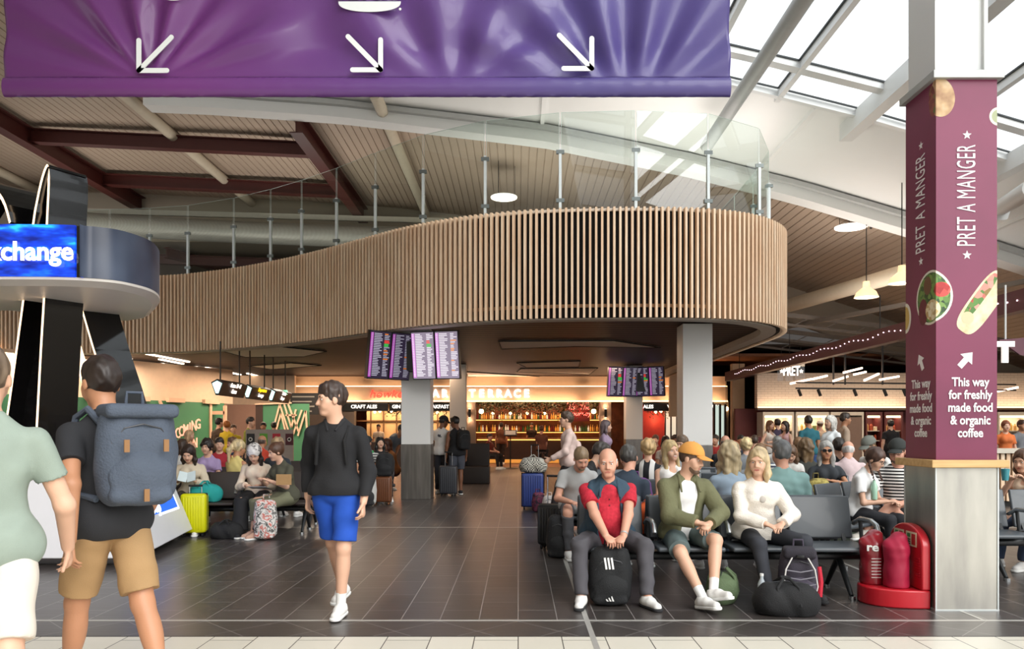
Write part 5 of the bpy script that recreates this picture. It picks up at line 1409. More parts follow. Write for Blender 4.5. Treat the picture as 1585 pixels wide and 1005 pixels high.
        if g and not sit: P.append(Cap(hip[-1], hip[1], .104 * s * B + g, None, .04))
        if belly: P.append(Ell(waist + f * (.045 + belly * .5) - u * .01, [r, f, u], (.135 * s * B + g, .08 + belly + g, .145 * s + g), .06))
        return P
    body = torso(0.0)
    body.append(Cap(neck - u2 * .03, hb_ + hu * .02, .056 * s * (.88 if fem else 1), .052 * s * (.88 if fem else 1), .035))
    for sd in (-1, 1):
        a, e, w, hd, pn = arms[sd]; m = (.86 if fem else 1.0) * (1 + (B - 1) * .6)
        body += [Cap(a, e, .047 * s * m, .038 * s * m, .03), Cap(e, w, .041 * s * m, .027 * s * m, .02)]
        lt_ = np.cross(hd, pn); lt_ = lt_ * (1 if (lt_ @ (T @ V(1, 0, 0))) * sd < 0 else -1)   # towards the thumb side
        q = s * (.92 if fem else 1)
        body.append(Cap(w + hd * .012, w + hd * .072 * q, .030 * q, .040 * q, .014, flat=(pn, .40)))
        cu = curl[0] if sd < 0 else curl[1]
        if fing:
            kx_ = .004 if lod == 'hi' else .003
            for i, (L, rr) in enumerate(((.066, .0086), (.075, .0090), (.070, .0086), (.054, .0078))):
                p = w + hd * (.078 - .004 * abs(i - 1)) * q + lt_ * (.028 - .0185 * i) * q; d = hd + lt_ * (.10 - .07 * i); d = nrm(d)
                axis = np.cross(d, pn)
                for j, fr_ in enumerate((.45, .32, .23)):
                    d = rot(axis, cu * (.8 if j == 0 else 1)) @ d; p2 = p + d * L * fr_ * q
                    rj = rr * q * (1 - .12 * j); rj = max(rj, h * .62)
                    body.append(Cap(p, p2, rj, rj * .92, kx_ if j == 0 else .002)); p = p2
            p = w + hd * .024 * q + lt_ * .028 * q; d = nrm(hd * .75 + lt_ * .62 + pn * .25)
            for j, L in enumerate((.040, .034)):
                p2 = p + d * L * q; rj = max(.0118 * q * (1 - .15 * j), h * .62); body.append(Cap(p, p2, rj, rj * .9, .010 if j == 0 else .003)); p = p2; d = nrm(d + hd * .25 + pn * .12 * cu / 28)
    for sd in (-1, 1):
        a, kn, an, fd, fu_, lat = legs[sd]; m = (.95 if fem else 1.0) * (1 + (B - 1) * .5)
        body += [Cap(a, kn, .082 * s * m, .054 * s * m, .04), Cap(kn, an, .052 * s * m, .036 * s, .025)]
        cm = kn + (an - kn) * .3; bk_ = nrm(np.cross(np.cross(an - kn, V(0, -1, 0) if abs((an - kn)[1]) < abs((an - kn)[2]) else V(0, 0, 1)), an - kn)); 
        if bk_[1] < 0: bk_ = -bk_
        ax_ = nrm(an - kn); sx_ = nrm(np.cross(ax_, bk_))
        body.append(Ell(cm + bk_ * .016, [sx_, bk_, ax_], (.048 * s * m, .046 * s * m, .12 * s), .03))
        body += [Cap(an - fu_ * .03 - fd * .035, an - fu_ * .045 + fd * .14 * s, .036, .028, .03, flat=(fu_, .8))]
    # head
    body += [Ell(HP(0, -.014, .030), HR, (.0765 * hs, .097 * hs, .092 * hs), .03), Ell(HP(0, .022, -.042), HR, ((.057 if not fem else .0505) * hs, .066 * hs, (.073 if not fem else .070) * hs), .04),
             Cap(HP(-.012, .066, -.095), HP(.012, .066, -.095), .020 * hs, None, .03), Cap(HP(0, .088, .008), HP(0, .106, -.030), .0085 * hs, .0125 * hs, .012),
             Cap(HP(-.012, .094, -.033), HP(.012, .094, -.033), .0085 * hs, None, .008),
             Cap(HP(-.036, .078, .024), HP(.036, .078, .024), .013 * hs, None, .016)]
    for q in (-1, 1):
        body.append(Cap(HP(q * .044, .052, -.022), HP(q * .036, .064, -.045), .024 * hs, None, .03))
        body.append(Ell(HP(q * .031, .098, .003), HR, (.018 * hs, .016 * hs, .011 * hs), .010, sub=True))
        body.append(Ell(HP(q * .078, -.006, -.008), [hr, nrm(hf - hr * q * .5), hu], (.010, .019, .031), .006))
    body += [Cap(HP(-.018, .082, -.061), HP(.018, .082, -.061), .0065 * hs, None, .008), Cap(HP(-.015, .081, -.070), HP(.015, .081, -.070), .0070 * hs, None, .008)]
    v, q = sdf_mesh(body, h)
    cen = v[q].mean(1) - hc; lx, lf_, lu = cen @ hr / hs, cen @ hf / hs, cen @ hu / hs
    lip = ((lx / (.0235 if not smile else .030)) ** 2 + ((lu + .0655 - (6 * lx * lx if smile else 0)) / .0085) ** 2 < 1) & (lf_ > .06)
    sm = skin_mats(skin)
    if fem and skin in ('fair', 'pink'): sm[1] = mat('lips_rose', '#b4605a', .4, var=.04)
    mi = np.where(lip, 1, 0)
    mats_ = list(sm)
    if smile:
        mats_.append(mat('teeth', '#f0ece4', .3)); mi = np.where((np.abs(lx) < .022) & (lf_ > .07) & (lu > -.067) & (lu < -.059), 2, mi)
    if socks:
        mats_.append(cloth_mat(socks)); cw_ = v[q].mean(1)
        for sd in (-1, 1):
            an = legs[sd][2]; ax_ = nrm(legs[sd][1] - an); t_ = (cw_ - an) @ ax_; dd = np.linalg.norm((cw_ - an) - t_[:, None] * ax_, axis=1)
            mi = np.where((t_ < .10) & (dd < .085) & (t_ > -.1), len(mats_) - 1, mi)
    mesh_obj('body', v, q, mats_, root, mi)
    # eyes
    if abs(((hy + yaw + 180) % 360) - 180) < 115 or lod == 'hi':
        for sd in (-1, 1):
            e = MB(); M3 = Matrix([list(hr), list(hf), list(hu)]).transposed()
            e.use(M_eyew).sphere(HP(sd * .031, .0735, .003), (.0135 * hs, .0125 * hs, .0105 * hs), 12, 8); e.use(M_iris).sphere(HP(sd * .031, .0800, .003), .0072 * hs, 10, 6)
            e.build('eye', None, root, smooth='all')
            if lod != 'lo':
                MB().tube([HP(sd * .014, .092, .020), HP(sd * .031, .093, .0245), HP(sd * .050, .078, .019)], [.003, .0042, .002], 6).build('eyebrow', hair_mat(hairc), root, smooth='all')
    # hair
    hm = hair_mat(hairc); HPr = []
    if hat and hair == 'short': hair = 'crop'
    face = Ell(HP(0, .125, -.045), HR, (.078 * hs, .105 * hs, .098 * hs), .012, sub=True)
    if hair == 'short':
        HPr = [Ell(HP(0, -.018, .032), HR, (.0765 * hs + .0065, .097 * hs + .009, .092 * hs + .009), .02, clip=((HP(0, -.03, -.052), -hu),)), Ell(HP(0, -.006, .060), HR, (.0775 * hs, .094 * hs, .084 * hs), .02, clip=((HP(0, 0, .05), -hu),)), Cap(HP(-.03, .052, .098), HP(.035, .056, .102), .022, .020, .025), face]
    elif hair in ('crop', 'curly', 'fringe'):
        g = {'short': .014, 'crop': .007, 'curly': .026, 'fringe': .02}[hair]
        HPr = [Ell(HP(0, -.018, .034), HR, (.0765 * hs + g, .097 * hs + g, .092 * hs + g), .01, clip=((HP(0, -.03, -.055 if hair != 'curly' else -.075), -hu),)), face]
        if hair == 'fringe': HPr.insert(1, Cap(HP(-.05, .055, .075), HP(.04, .085, .07), .026, .022, .02))
        if hair in ('short',): HPr.insert(1, Cap(HP(-.03, .05, .098), HP(.035, .055, .10), .024, .022, .03))
    elif hair == 'rim':
        HPr = [Ell(HP(0, -.018, .022), HR, (.083 * hs, .102 * hs, .095 * hs), .01, clip=((HP(0, 0, .03), hu), (HP(0, 0, -.06), -hu), (HP(0, .02, 0), hf)))]
    elif hair in ('long', 'bob', 'wavy', 'plaits', 'pony', 'bun'):
        g = .016 if hair != 'wavy' else .026
        HPr = [Ell(HP(0, -.018, .034), HR, (.0765 * hs + g, .097 * hs + g, .092 * hs + g), .02, clip=((HP(0, 0, -.07), -hu),))]
        if hair in ('long', 'bob', 'wavy'):
            dn = {'long': .29, 'bob': .165, 'wavy': .27}[hair]; g2 = 1.25 if hair == 'wavy' else 1
            dv = -hu * .55 - u2 * .45
            for q_ in (-1, 1):
                p = HP(q_ * .070, -.005, .01)
                HPr += [Cap(p, p + dv * .11 + hr * q_ * .012, .030 * g2, .032 * g2, .03), Cap(p + dv * .11 + hr * q_ * .012, p + dv * (dn + .02) + hr * q_ * .006 + hf * (.02 if hair == 'long' else 0), .032 * g2, .018 * g2, .03)]
            p = HP(0, -.075, .0)
            HPr += [Cap(p - hr * .03, p + dv * dn * .8 - hr * .04, .05 * g2, .032, .03), Cap(p + hr * .03, p + dv * dn * .8 + hr * .04, .05 * g2, .032, .03)]
        if hair == 'plaits':
            for q_ in (-1, 1):
                p = HP(q_ * .075, -.02, -.045)
                for j in range(7): HPr.append(Ell(p - V(0, 0, 1) * .028 * j + hf * .012 * j + hr * q_ * .004 * j, HR, (.019 - .0012 * j, .019 - .0012 * j, .02), .008))
        if hair == 'pony':
            p = HP(0, -.11, .03); HPr += [Cap(p, p - hu * .08 - hf * .045, .028, .038, .02), Cap(p - hu * .08 - hf * .045, p - hu * .27 - hf * .02, .038, .016, .02)]
        if hair == 'bun': HPr.append(Ell(HP(0, -.10, .085), HR, (.045, .042, .042), .02))
        HPr.append(Ell(HP(0, .125, -.040), HR, (.067 * hs, .108 * hs, .108 * hs), .012, sub=True))
    if HPr and hat: HPr.append(Ell(HP(0, 0, .145), HR, (.2, .2, .09), .005, sub=True))
    if HPr:
        v, q = sdf_mesh(HPr, min(h, .0095) if lod != 'lo' else .012)
        v = ripple(v, q, .0035 if hair in ('short', 'bob', 'long', 'pony', 'plaits') else .007 if hair in ('curly', 'wavy') else .0012, 70 if hair in ('curly', 'wavy') else 90, 3, (1, 1, .2) if hair not in ('curly', 'wavy') else (1, 1, 1))
        mesh_obj('hair', v, q, [hm], root)
    if beard:
        v, q = sdf_mesh([Ell(HP(0, .024, -.048), HR, (.060 * hs, .068 * hs, .074 * hs), .02, clip=((HP(0, 0, -.045), hu),)), Cap(HP(-.014, .066, -.098), HP(.014, .066, -.098), .023 * hs, None, .02), Cap(HP(-.024, .086, -.046), HP(.024, .086, -.046), .006, None, .01),
                          Ell(HP(0, .095, -.062), HR, (.026, .03, .012), .006, sub=True)], .006 if lod == 'hi' else .009)
        mesh_obj('beard', v, q, [hair_mat(beard)], root)
    if hat:
        g = .022
        pr = [Ell(HP(0, -.014, .038), HR, (.0765 * hs + g, .097 * hs + g, .092 * hs + g * .9), .01, clip=((HP(0, 0, .040), -nrm(hu - hf * .05)),))]
        if hat == 'bucket': pr.append(Ell(HP(0, 0, .035), HR, (.15, .16, .02), .02))
        v, q = sdf_mesh(pr, min(h, .008)); o = mesh_obj('hat', v, q, [cloth_mat(hatc)], root)
        if hat == 'cap':
            bd = nrm(hf - hu * .18); bu_ = nrm(np.cross(bd, hr)); bu_ = bu_ if bu_ @ hu > 0 else -bu_
            v, q = sdf_mesh([Ell(HP(0, .115, .040), [hr, bd, bu_], (.078, .082, .011), .01, clip=((HP(0, .06, .04), -hf),))], .0055)
            cc = v - HP(0, .115, .04); v = v - np.outer((cc @ hr) ** 2 * 3.2, bu_); mesh_obj('brim', v, q, [cloth_mat(hatc)], o)
            MB().sphere(HP(0, -.014, .038 + .092 + g * .9), .006, 8, 6).build('button', cloth_mat(hatc), o)
    if glasses:
        gq = MB()
        for sd in (-1, 1):
            c = HP(sd * .033, .104, .003); P = [Vector(c + hr * .024 * math.cos(t) + hu * .019 * math.sin(t)) for t in np.linspace(0, 2 * math.pi, 17)[:-1]]
            if glasses == 'dark': gq.add(P + [p - Vector(hf) * .003 for p in P], [tuple(range(16)), tuple(range(31, 15, -1))])
            gq.tube(P, .0022, 5, closed=True); gq.tube([HP(sd * .056, .100, .008), HP(sd * .080, .02, .008)], .0022, 5)
        gq.tube([HP(-.010, .107, .006), HP(.010, .107, .006)], .0022, 5); gq.build('glasses', M_lens, root)
    # ---- clothes
    dn = -u
    def hemclip(z_along): return (pelv + u * z_along, -u)
    def garment(nm, prims, m, amp=.004, fr=30, clips=(), hh=None, seed=1, st=(1, 1, 1), par=None):
        v, q = sdf_mesh(prims, hh or h, clips); v = ripple(v, q, amp, fr, seed + int(abs(x) * 100) % 50, st)
        return mesh_obj(nm, v, q, [cloth_mat(m)], par or root)
    def sleeve(sd, fr0, g0, g1, sl='short', k=.022):
        a, e, w, hd, pn = arms[sd]; m = .9 if fem else 1.0
        if sl == 'short':
            d = nrm(e - a); return [Cap(a, a + (e - a) * .98, .046 * s * B * m + g0, .050 * s * B * m + g1, k, clip=((a + d * la * fr0, d),))]
        d = nrm(w - e); return [Cap(a, e, .046 * s * B * m + g0, .042 * s * m + g1, k), Cap(e, w, .045 * s * m + g1, .031 * s * m + g1 * .9, .025, clip=((e + d * lf * fr0, d),))]
    neckcut = Cap(neck + nd * .02 + f * .004, neck + nd * .30 + f * .05, .056 * s, .085, .01, sub=True)
    vcut = Cap(neck + f * .12 + u2 * .06, neck + f * .135 - u2 * .06, .05, .012, .01, sub=True)
    hz = hem if hem is not None else (-.075 if not sit else -.03)
    amp = .0035 if lod == 'hi' else .004
    if top in ('tee', 'polo', 'tank', 'blouse'):
        g = .013; P = torso(g)
        if top != 'tank': P += sleeve(-1, .58, g, .016) + sleeve(1, .58, g, .016)
        P.append(neckcut)
        if top in ('polo', 'blouse'): P.append(vcut)
        if top == 'tank':
            for sd in (-1, 1): P.append(Cap(sh[sd] + r * sd * .07 - u * .1, sh[sd] + r * sd * .045 + u2 * .1, .06, .075, .015, sub=True))
            P.append(Cap(neck + f * .1 + u2 * .05, neck + f * .1 - u2 * .04, .075, .05, .02, sub=True))
        tp = garment('shirt', P, topc, amp, 34, (hemclip(hz),))
    elif top in ('long', 'sweat', 'shirt', 'hoodie'):
        g = .022 if top in ('sweat', 'hoodie') else .014; P = torso(g) + sleeve(-1, .95, g, g * 1.1, 'long') + sleeve(1, .95, g, g * 1.1, 'long') + [neckcut]
        if top == 'shirt': P.append(vcut)
        tp = garment('sweater' if top in ('sweat', 'hoodie') else 'shirt', P, topc, amp * (1.5 if top in ('sweat', 'hoodie') else 1.2), 34, (hemclip(hz),))
    elif top == 'dress':
        P = torso(.012) + [neckcut]; 
        for sd in (-1, 1): P.append(Cap(sh[sd] + r * sd * .06 - u * .1, sh[sd] + r * sd * .035 + u2 * .1, .06, .075, .015, sub=True))
        tp = garment('dress', P, topc, amp, 30, (hemclip(-.05),))
    if bot in ('trousers', 'shorts', 'leggings', 'jeans', 'wide'):
        g = {'trousers': .016, 'jeans': .014, 'leggings': .007, 'shorts': .024, 'wide': .035}[bot]
        P = [Ell(pelv + u * .01, [r, f, u], (.158 * s * B + g * .6, .118 * s * B + g * .6, .115 * s + g * .4), .04)]
        if belly: P.append(Ell(waist + f * (.03 + belly * .3) - u * .10, [r, f, u], (.13 * s * B, .08 + belly * .6, .09), .05))
        for sd in (-1, 1):
            a, kn, an, fd, fu_, lat = legs[sd]; m = (1 + (B - 1) * .5)
            if bot == 'shorts':
                d = nrm(kn - a); P.append(Cap(a, kn, .086 * s * m + g * .6, .064 * s * m + g, .018, clip=((a + d * lt * .86, d),)))
            else:
                e_ = an + nrm(kn - an) * .035; P += [Cap(a, kn, .084 * s * m + g * .6, .057 * s * m + g, .035), Cap(kn, e_, .055 * s * m + g, .040 * s + g * (1.0 if bot != 'wide' else 2), .03, clip=((e_ - nrm(kn - an) * .02, -nrm(kn - an)),))]
        garment('shorts' if bot == 'shorts' else 'trousers', P, botc, .0025 if bot == 'leggings' else .0055, 30, (((pelv + u * .10), u),), seed=4)
    elif bot == 'skirt':
        P = [Ell(pelv + u * .01, [r, f, u], (.160 * s, .118 * s, .12 * s), .05)]
        ka_, kb_ = legs[-1][1], legs[1][1]; aa_, ab_ = legs[-1][2], legs[1][2]
        for w_ in (0, .33, .67, 1):
            k_ = ka_ * (1 - w_) + kb_ * w_; a_ = aa_ * (1 - w_) + ab_ * w_; hp_ = hip[-1] * (1 - w_) + hip[1] * w_
            P += [Cap(hp_, k_, .09, .08, .06), Cap(k_, k_ + (a_ - k_) * .62 + V(0, .04, 0), .08, .085, .06, clip=((k_ + (a_ - k_) * .60, nrm(a_ - k_)),))]
        garment('skirt', P, botc, .008, 26, (((pelv + u * .10), u),), seed=4)
    if not nolegs and shoec:
        for sd in (-1, 1):
            a, kn, an, fd, fu_, lat = legs[sd]; g = s
            heel = an - fu_ * .045 - fd * .045 * g; toe = an - fu_ * .052 + fd * .150 * g; bot_ = an - fu_ * .085
            P = [Cap(heel + fu_ * .005, an - fu_ * .03 + fd * .05, .042, .040, .03), Cap(an - fu_ * .035, toe, .043, .036, .03, flat=(fu_, .95)), Cap(an - fu_ * .02 - fd * .01, an + fu_ * .012 - fd * .012, .043, .043, .02, clip=((an + fu_ * .008, fu_),))]
            v, q = sdf_mesh(P, min(h, .008), ((bot_ + fu_ * .012, -fu_),)); so = mesh_obj('shoe', v, q, [cloth_mat(shoec)], root)
            v, q = sdf_mesh([Cap(heel - fu_ * .02, toe - fu_ * .018 + fd * .006, .046, .043, .02, clip=((bot_ + fu_ * .026, fu_),))], min(h, .007), ((bot_, -fu_),)); mesh_obj('sole', v, q, [cloth_mat(solec)], so)
    J = dict(root=root, sh=sh, arms=arms, legs=legs, neck=neck, chest=chest, waist=waist, pelv=pelv, u=u, u2=u2, r=r, f=f, HP=HP, hr=hr, hf=hf, hu=hu, hc=hc, torso=torso, sleeve=sleeve, garment=garment, neckcut=neckcut, h=h, s=s, hem=hemclip)
    PEOPLE.append((label, J))
    return J

def open_layer(J, name, m, g, sl=None, gap=.085, hemz=-.02, fr=.95, k=.02, seed=9):
    """a jacket or gilet worn open over the top"""
    P = J['torso'](g)
    if sl == 'long': P += J['sleeve'](-1, fr, g, g, 'long') + J['sleeve'](1, fr, g, g, 'long')
    n, f, u, pv, sh, r = J['neck'], J['f'], J['u2'], J['pelv'], J['sh'], J['r']
    P.append(Cap(n + f * .16 + u * .06, pv + f * .24 - J['u'] * .05, gap, gap * .9, .012, sub=True)); P.append(J['neckcut'])
    if sl is None:
        for sd in (-1, 1): P.append(Cap(sh[sd] + r * sd * .05 - u * .09, sh[sd] + r * sd * .035 + u * .1, .055, .06, .012, sub=True))
    o = J['garment'](name, P, m, .0045, 32, (J['hem'](hemz),), seed=seed)
    # collar: two soft flaps lying along the neck opening
    b = MB()
    for sd in (-1, 1):
        a0 = n - f * .05 + r * sd * .055 + u * .03; a1 = n + f * .03 + r * sd * .075 + u * .012; a2 = J['chest'] + f * (.13 + g) + r * sd * .085 + u * .06
        b.tube([Vector(a0), Vector(a1), Vector(a2)], [.012, .017, .008], 8)
    b.build('collar', cloth_mat(m), o, smooth=True)
    return o
# ------------------------------------------------------------------ the people
def at(x, d): return PX(x, d), d
def stripes(name, a, b, period, axis='Z', duty=.5): return ramp_mat(name, [(0.0, a), (duty, b)], 'wave', .314 / period, axis, rough=.85, interp='CONSTANT')
M_red = ramp_mat('red_pique', [(.3, '#a81a2c'), (.7, '#c4263a')], 'noise', 40, rough=.85, bump=.2)
# --- front bench
J = person('elderly bald man in red polo and navy gilet with a backpack between his feet', .79, 6.93, 0, lod='hi', H=1.74, hair='rim', hairc='#cfcac2', skin='pink', belly=.075, bulk=1.16, top='polo', topc=M_red, bot='trousers', botc='#4d4b50',
           pel=(0, .02, .515), lean=10, head=(-8, 6, -2), wa=(-.055, -.45, .565), wb=(.085, -.45, .57), ha=(.35, -.75, -.42), hb=(-.45, -.72, -.42), ea=(-1, .5, -.1), eb=(1, .5, -.1), curl=(36, 40), fa=(-.27, -.50, .085), fb=(.27, -.53, .085), ka=(-.55, -1, .35), kb=(.55, -1, .35), toea=-12, toeb=22, solec='#2b2b2d')
open_layer(J, 'gilet', mat('navy_gilet', '#2f4454', .8, var=.12, scale=6, bump=.25, bscale=30), .036, None, .108, -.02)
def watch(J, sd, c='#c9c9c6'):
    a, e, w, hd, pn = J['arms'][sd]; d = nrm(w - e); M3 = Vector(d).to_track_quat('Z', 'Y').to_matrix().to_4x4(); M3.translation = Vector(w - d * .02)
    MB().lathe([(.031, -.008), (.034, -.008), (.034, .008), (.031, .008), (.031, -.008)], n=18, M4=M3).build('watch', mat('watch_' + c.strip('#'), c, .3, .6), J['root'], smooth=True)
watch(J, 1)
h_ = J['chest'] + J['f'] * .155
for k in range(3): MB().sphere(J['neck'] + J['f'] * (.115 + .022 * k) - J['u2'] * (.08 + .05 * k), .006, 8, 6).build('button', mat('button_dark', '#4a2a2a', .4), J['root'])
J = person('bearded man in mustard cap and open khaki jacket with bare crossed shins', 1.50, 6.95, 0, lod='hi', H=1.78, hair='short', hairc='#5b4434', beard='#6d5442', hat='cap', hatc='#d8974a', skin='fair', top='tee', topc='#ecebea', bot='shorts', botc='#5c6b6b',
           pel=(-.03, .03, .525), lean=4, side=2, twist=8, head=(52, 12, 4), wa=(.02, -.33, .67), wb=(.12, -.34, .66), ha=(.75, -.55, -.1), hb=(-.55, -.6, -.3), ea=(-1, .45, -.2), eb=(1, .5, -.2), curl=(45, 40), fa=(-.01, -.66, .10), fb=(.09, -.60, .15), ka=(-.42, -1, .5), kb=(.38, -1, .5), toea=25, toeb=30, pita=-8, pitb=-14, socks='#efeeec')
M_khaki = mat('khaki_cotton', '#6a6a4c', .85, var=.15, scale=7, bump=.25, bscale=40)
j_ = open_layer(J, 'jacket', M_khaki, .030, 'long', .115, -.03, .96)
J = person('woman with blonde bob in cream sweatshirt and dark leggings', 2.11, 6.95, 0, lod='hi', H=1.68, fem=True, hair='bob', hairc='#c4ad86', skin='fair', top='sweat', topc=mat('cream_fleece', '#ece4d9', .9, var=.06, scale=10, bump=.3, bscale=90), bot='leggings', botc='#33353c',
           bulk=1.12, pel=(.02, .03, .53), lean=5, head=(-26, 2, 0), wa=(.0, -.32, .655), wb=(.13, -.33, .66), ha=(.7, -.6, -.3), hb=(-.6, -.65, -.3), ea=(-1, .5, -.3), eb=(1, .5, -.3), curl=(24, 24), fa=(-.04, -.50, .10), fb=(.36, -.34, .10), ka=(-.12, -1, .4), kb=(.55, -1, .4), toea=0, toeb=25, shoec='#242426', solec='#1c1c1d')
MB().sphere(J['chest'] + J['f'] * .155 + J['u'] * .01, (.03, .012, .03), 14, 8).build('chest_print', mat('print_grey', '#b9b2aa', .8), J['root'])
watch(J, 1, '#8a8a88')
# --- walkers in front
J = person('young man in black zip sweater and blue shorts walking with head turned', -1.42, 6.10, -4, 'walk', lod='hi', H=1.83, hair='short', hairc='#3c2d26', skin='fair', top='shirt', topc=mat('black_knit', '#1b1b1e', .85, var=.15, bump=.2, bscale=200), bot='shorts', botc='#1d4fb4',
           head=(-58, 2, 0), lean=3, wa=(-.27, .12, .92), wb=(.24, -.10, .90), ha=(-.05, .1, -1), hb=(.02, -.2, -1), pna=(1, 0, 0), pnb=(-1, 0, 0), ea=(-.5, 1, .1), eb=(.5, 1, .1), curl=(26, 30), fa=(-.05, .36, .11), fb=(.04, -.02, .09), ka=(-.03, -1, .1), kb=(.03, -1, .1), toea=-6, toeb=2, pita=10, socks='#ecebe8', hem=-.03)
for sd in (-1, 1):
    n, f, r, u = J['neck'], J['f'], J['r'], J['u2']
    MB().tube([Vector(n - f * .06 + r * sd * .05 + u * .02), Vector(n + f * .02 + r * sd * .07 + u * .015), Vector(n + f * .105 + r * sd * .03 - u * .06)], [.014, .018, .008], 8).build('collar', cloth_mat('#232326'), J['root'], smooth=True)
    MB().tube([Vector(n + f * .03 + r * sd * .115 - u * .03), Vector(n + f * .125 + r * sd * .105 - u * .14), Vector(n + f * .12 + r * sd * .12 - u * .32)], .014, 8).build('backpack_strap', cloth_mat('#101012'), J['root'], smooth=True)
J = person('man seen from behind with grey backpack, black t-shirt and tan shorts', -2.10, 4.02, 238, 'walk', lod='hi', H=1.84, hair='short', hairc='#2a1f1a', skin='tan', top='tee', topc='#232428', bot='shorts', botc='#a4835a',
           head=(-6, 6, 0), lean=4, wa=(-.27, -.16, .93), wb=(.28, .14, .93), ea=(-.5, 1, .1), eb=(.5, 1, .1), fa=(-.08, .34, .15), fb=(.08, -.26, .09), ka=(-.03, -1, .1), kb=(.03, -1, .1), pita=22, shoec='#d8d5cf', hem=-.10)
BACKMAN = J
J = person('person in grey-green shirt and pale shorts cut by the left edge', PX(-24, 3.2), 3.2, 205, 'walk', lod='mid', H=1.80, hair='short', hairc='#6a5a4a', skin='fair', top='tee', topc='#8d9a8f', bot='shorts', botc='#d9d0c4',
           wa=(-.28, -.2, .93), wb=(.30, .2, .93), fa=(-.1, .33, .14), fb=(.1, -.3, .09), pita=20, hem=-.1)
# --- back to back with the front bench, and the rows behind
person('grey-haired man seen from behind in sea-green sweater', *at(1213, 7.72), 174, lod='mid', H=1.78, bulk=1.12, hair='short', hairc='#6c6c6c', skin='pink', top='sweat', topc='#86a9a6', botc='#3a4048', head=(10, 4, 0), lean=3)
person('woman with curly ash-blonde hair seen from behind beside the mustard cap', *at(1130, 7.78), 190, fem=True, hair='wavy', hairc='#b8a582', top='shirt', topc='#93a5b6', botc='#4a5a70', head=(-15, 0, 0))
person('dark-haired man in navy shirt turned away behind the elderly man', *at(958, 7.8), 152, hair='short', hairc='#4a4744', skin='pink', top='tee', topc='#2e3a48', botc='#3a3f48', head=(22, 14, 8), lean=16, side=-6)
person('man in grey t-shirt looking down behind the elderly man', *at(889, 9.28), 4, H=1.76, hair='crop', hairc='#8a7358', skin='pink', top='tee', topc='#a9a9a8', botc='#4a4a4e', head=(10, 34, -4), lean=20, side=3, wa=(-.10, -.42, .64), wb=(.10, -.40, .66), beard='#8f7a60')
person('man in black t-shirt bending forward at the end of the second row', *at(893, 10.1), 78, H=1.82, hair='short', hairc='#3b342e', skin='fair', top='tee', topc='#232325', botc='#bfae9c', head=(20, 20, 0), lean=22, wa=(-.30, -.06, .66), ea=(-.6, 1, .2), wb=(.14, -.40, .64), bot='trousers')
person('smiling woman with long blonde hair in white sleeveless top', *at(1039, 9.3), 6, fem=True, hair='long', hairc='#c2a878', skin='fair', top='tank', topc='#ece9e4', botc='#c9b2ac', head=(14, -2, -6), lean=-2, smile=True, wa=(-.05, -.30, .66), wb=(.12, -.30, .66))
person('bearded man in pale shirt just behind the smiling blonde woman', *at(1057, 11.9), -22, H=1.84, hair='short', hairc='#6b5644', beard='#7a624c', skin='fair', top='tee', topc='#b6bcc0', botc='#4a4a50', head=(-18, 4, 0))
person('curly blonde person in black and white top seen from behind', *at(1003, 10.15), 158, fem=True, hair='curly', hairc='#c3a272', top='shirt', topc=stripes('black_white_print', '#1b1b20', '#e2e0dc', .14, 'X', .6), botc='#2b2b30', head=(20, 0, 0))
person('bald man in dark shirt seen from behind right of the bare white column', *at(1123, 14.2), 176, hair='rim', hairc='#8a8078', skin='pink', top='tee', topc='#26262a', botc='#3a3a40', H=1.82)
person('girl with ginger hair seated beyond the blonde bob', *at(1134, 13.2), 62, fem=True, H=1.6, hair='bob', hairc='#a3562c', top='tee', topc='#6a5a52', botc='#3a3a44')
person('person with short blonde hair seen from behind near the shop counter', *at(1155, 12.9), 170, fem=True, H=1.72, hair='curly', hairc='#d9c08e', top='shirt', topc='#8b8f94', botc='#3a3a44')
person('boy in navy and white striped top looking down', *at(1181, 11.6), -30, H=1.62, hair='fringe', hairc='#7a5c3e', skin='fair', top='tee', topc=stripes('navy_white_stripe', '#e9e8e4', '#35405a', .05), botc='#4a5060', head=(0, 28, 0), lean=10)
person('small child in white top looking down beside the sea-green sweater', *at(1224, 10.6), -20, H=1.35, hair='bob', fem=True, hairc='#6f5138', top='tee', topc='#e6e2dc', botc='#7a6a70', head=(0, 30, 0), pel=(0, 0, .52), fa=(-.08, -.38, .12), fb=(.08, -.38, .12), z0=.12)
person('person with frizzy brown hair and yellow strap seen from behind', *at(1248, 10.9), 186, fem=True, hair='wavy', hairc='#6b5438', top='shirt', topc='#34352f', botc='#34352f')
person('woman with long grey hair, sunglasses and dark t-shirt resting her arm', *at(1278, 10.1), -8, lod='mid', fem=True, H=1.7, hair='long', hairc='#a9a7a2', skin='tan', glasses='dark', top='tee', topc='#2f3338', botc='#34363c', head=(-6, -2, 0), wa=(-.16, -.30, .70), wb=(.0, -.32, .82), eb=(1, .3, -.4))
person('dark-haired person in black jacket seen from behind beyond the grey-haired woman', *at(1299, 11.4), 170, hair='short', hairc='#2b241f', top='long', topc='#20232a', botc='#30333a')
person('white-haired man in pale pink shirt beyond the girl with plaits', *at(1314, 11.0), 160, hair='rim', hairc='#e2deda', skin='pink', top='tee', topc='#d6bfc0', botc='#5a5a60', head=(0, 20, 0), lean=14)
person('girl with two plaits in white blouse and black trousers looking at her lap', *at(1327, 8.75), 42, lod='mid', fem=True, H=1.66, hair='plaits', hairc='#4a3228', skin='fair', glasses=True, top='blouse', topc='#ecebea', bot='trousers', botc='#26272c', head=(0, 26, 0), lean=12, wa=(-.04, -.34, .68), wb=(.12, -.34, .66), shoec='#2a2a2c')
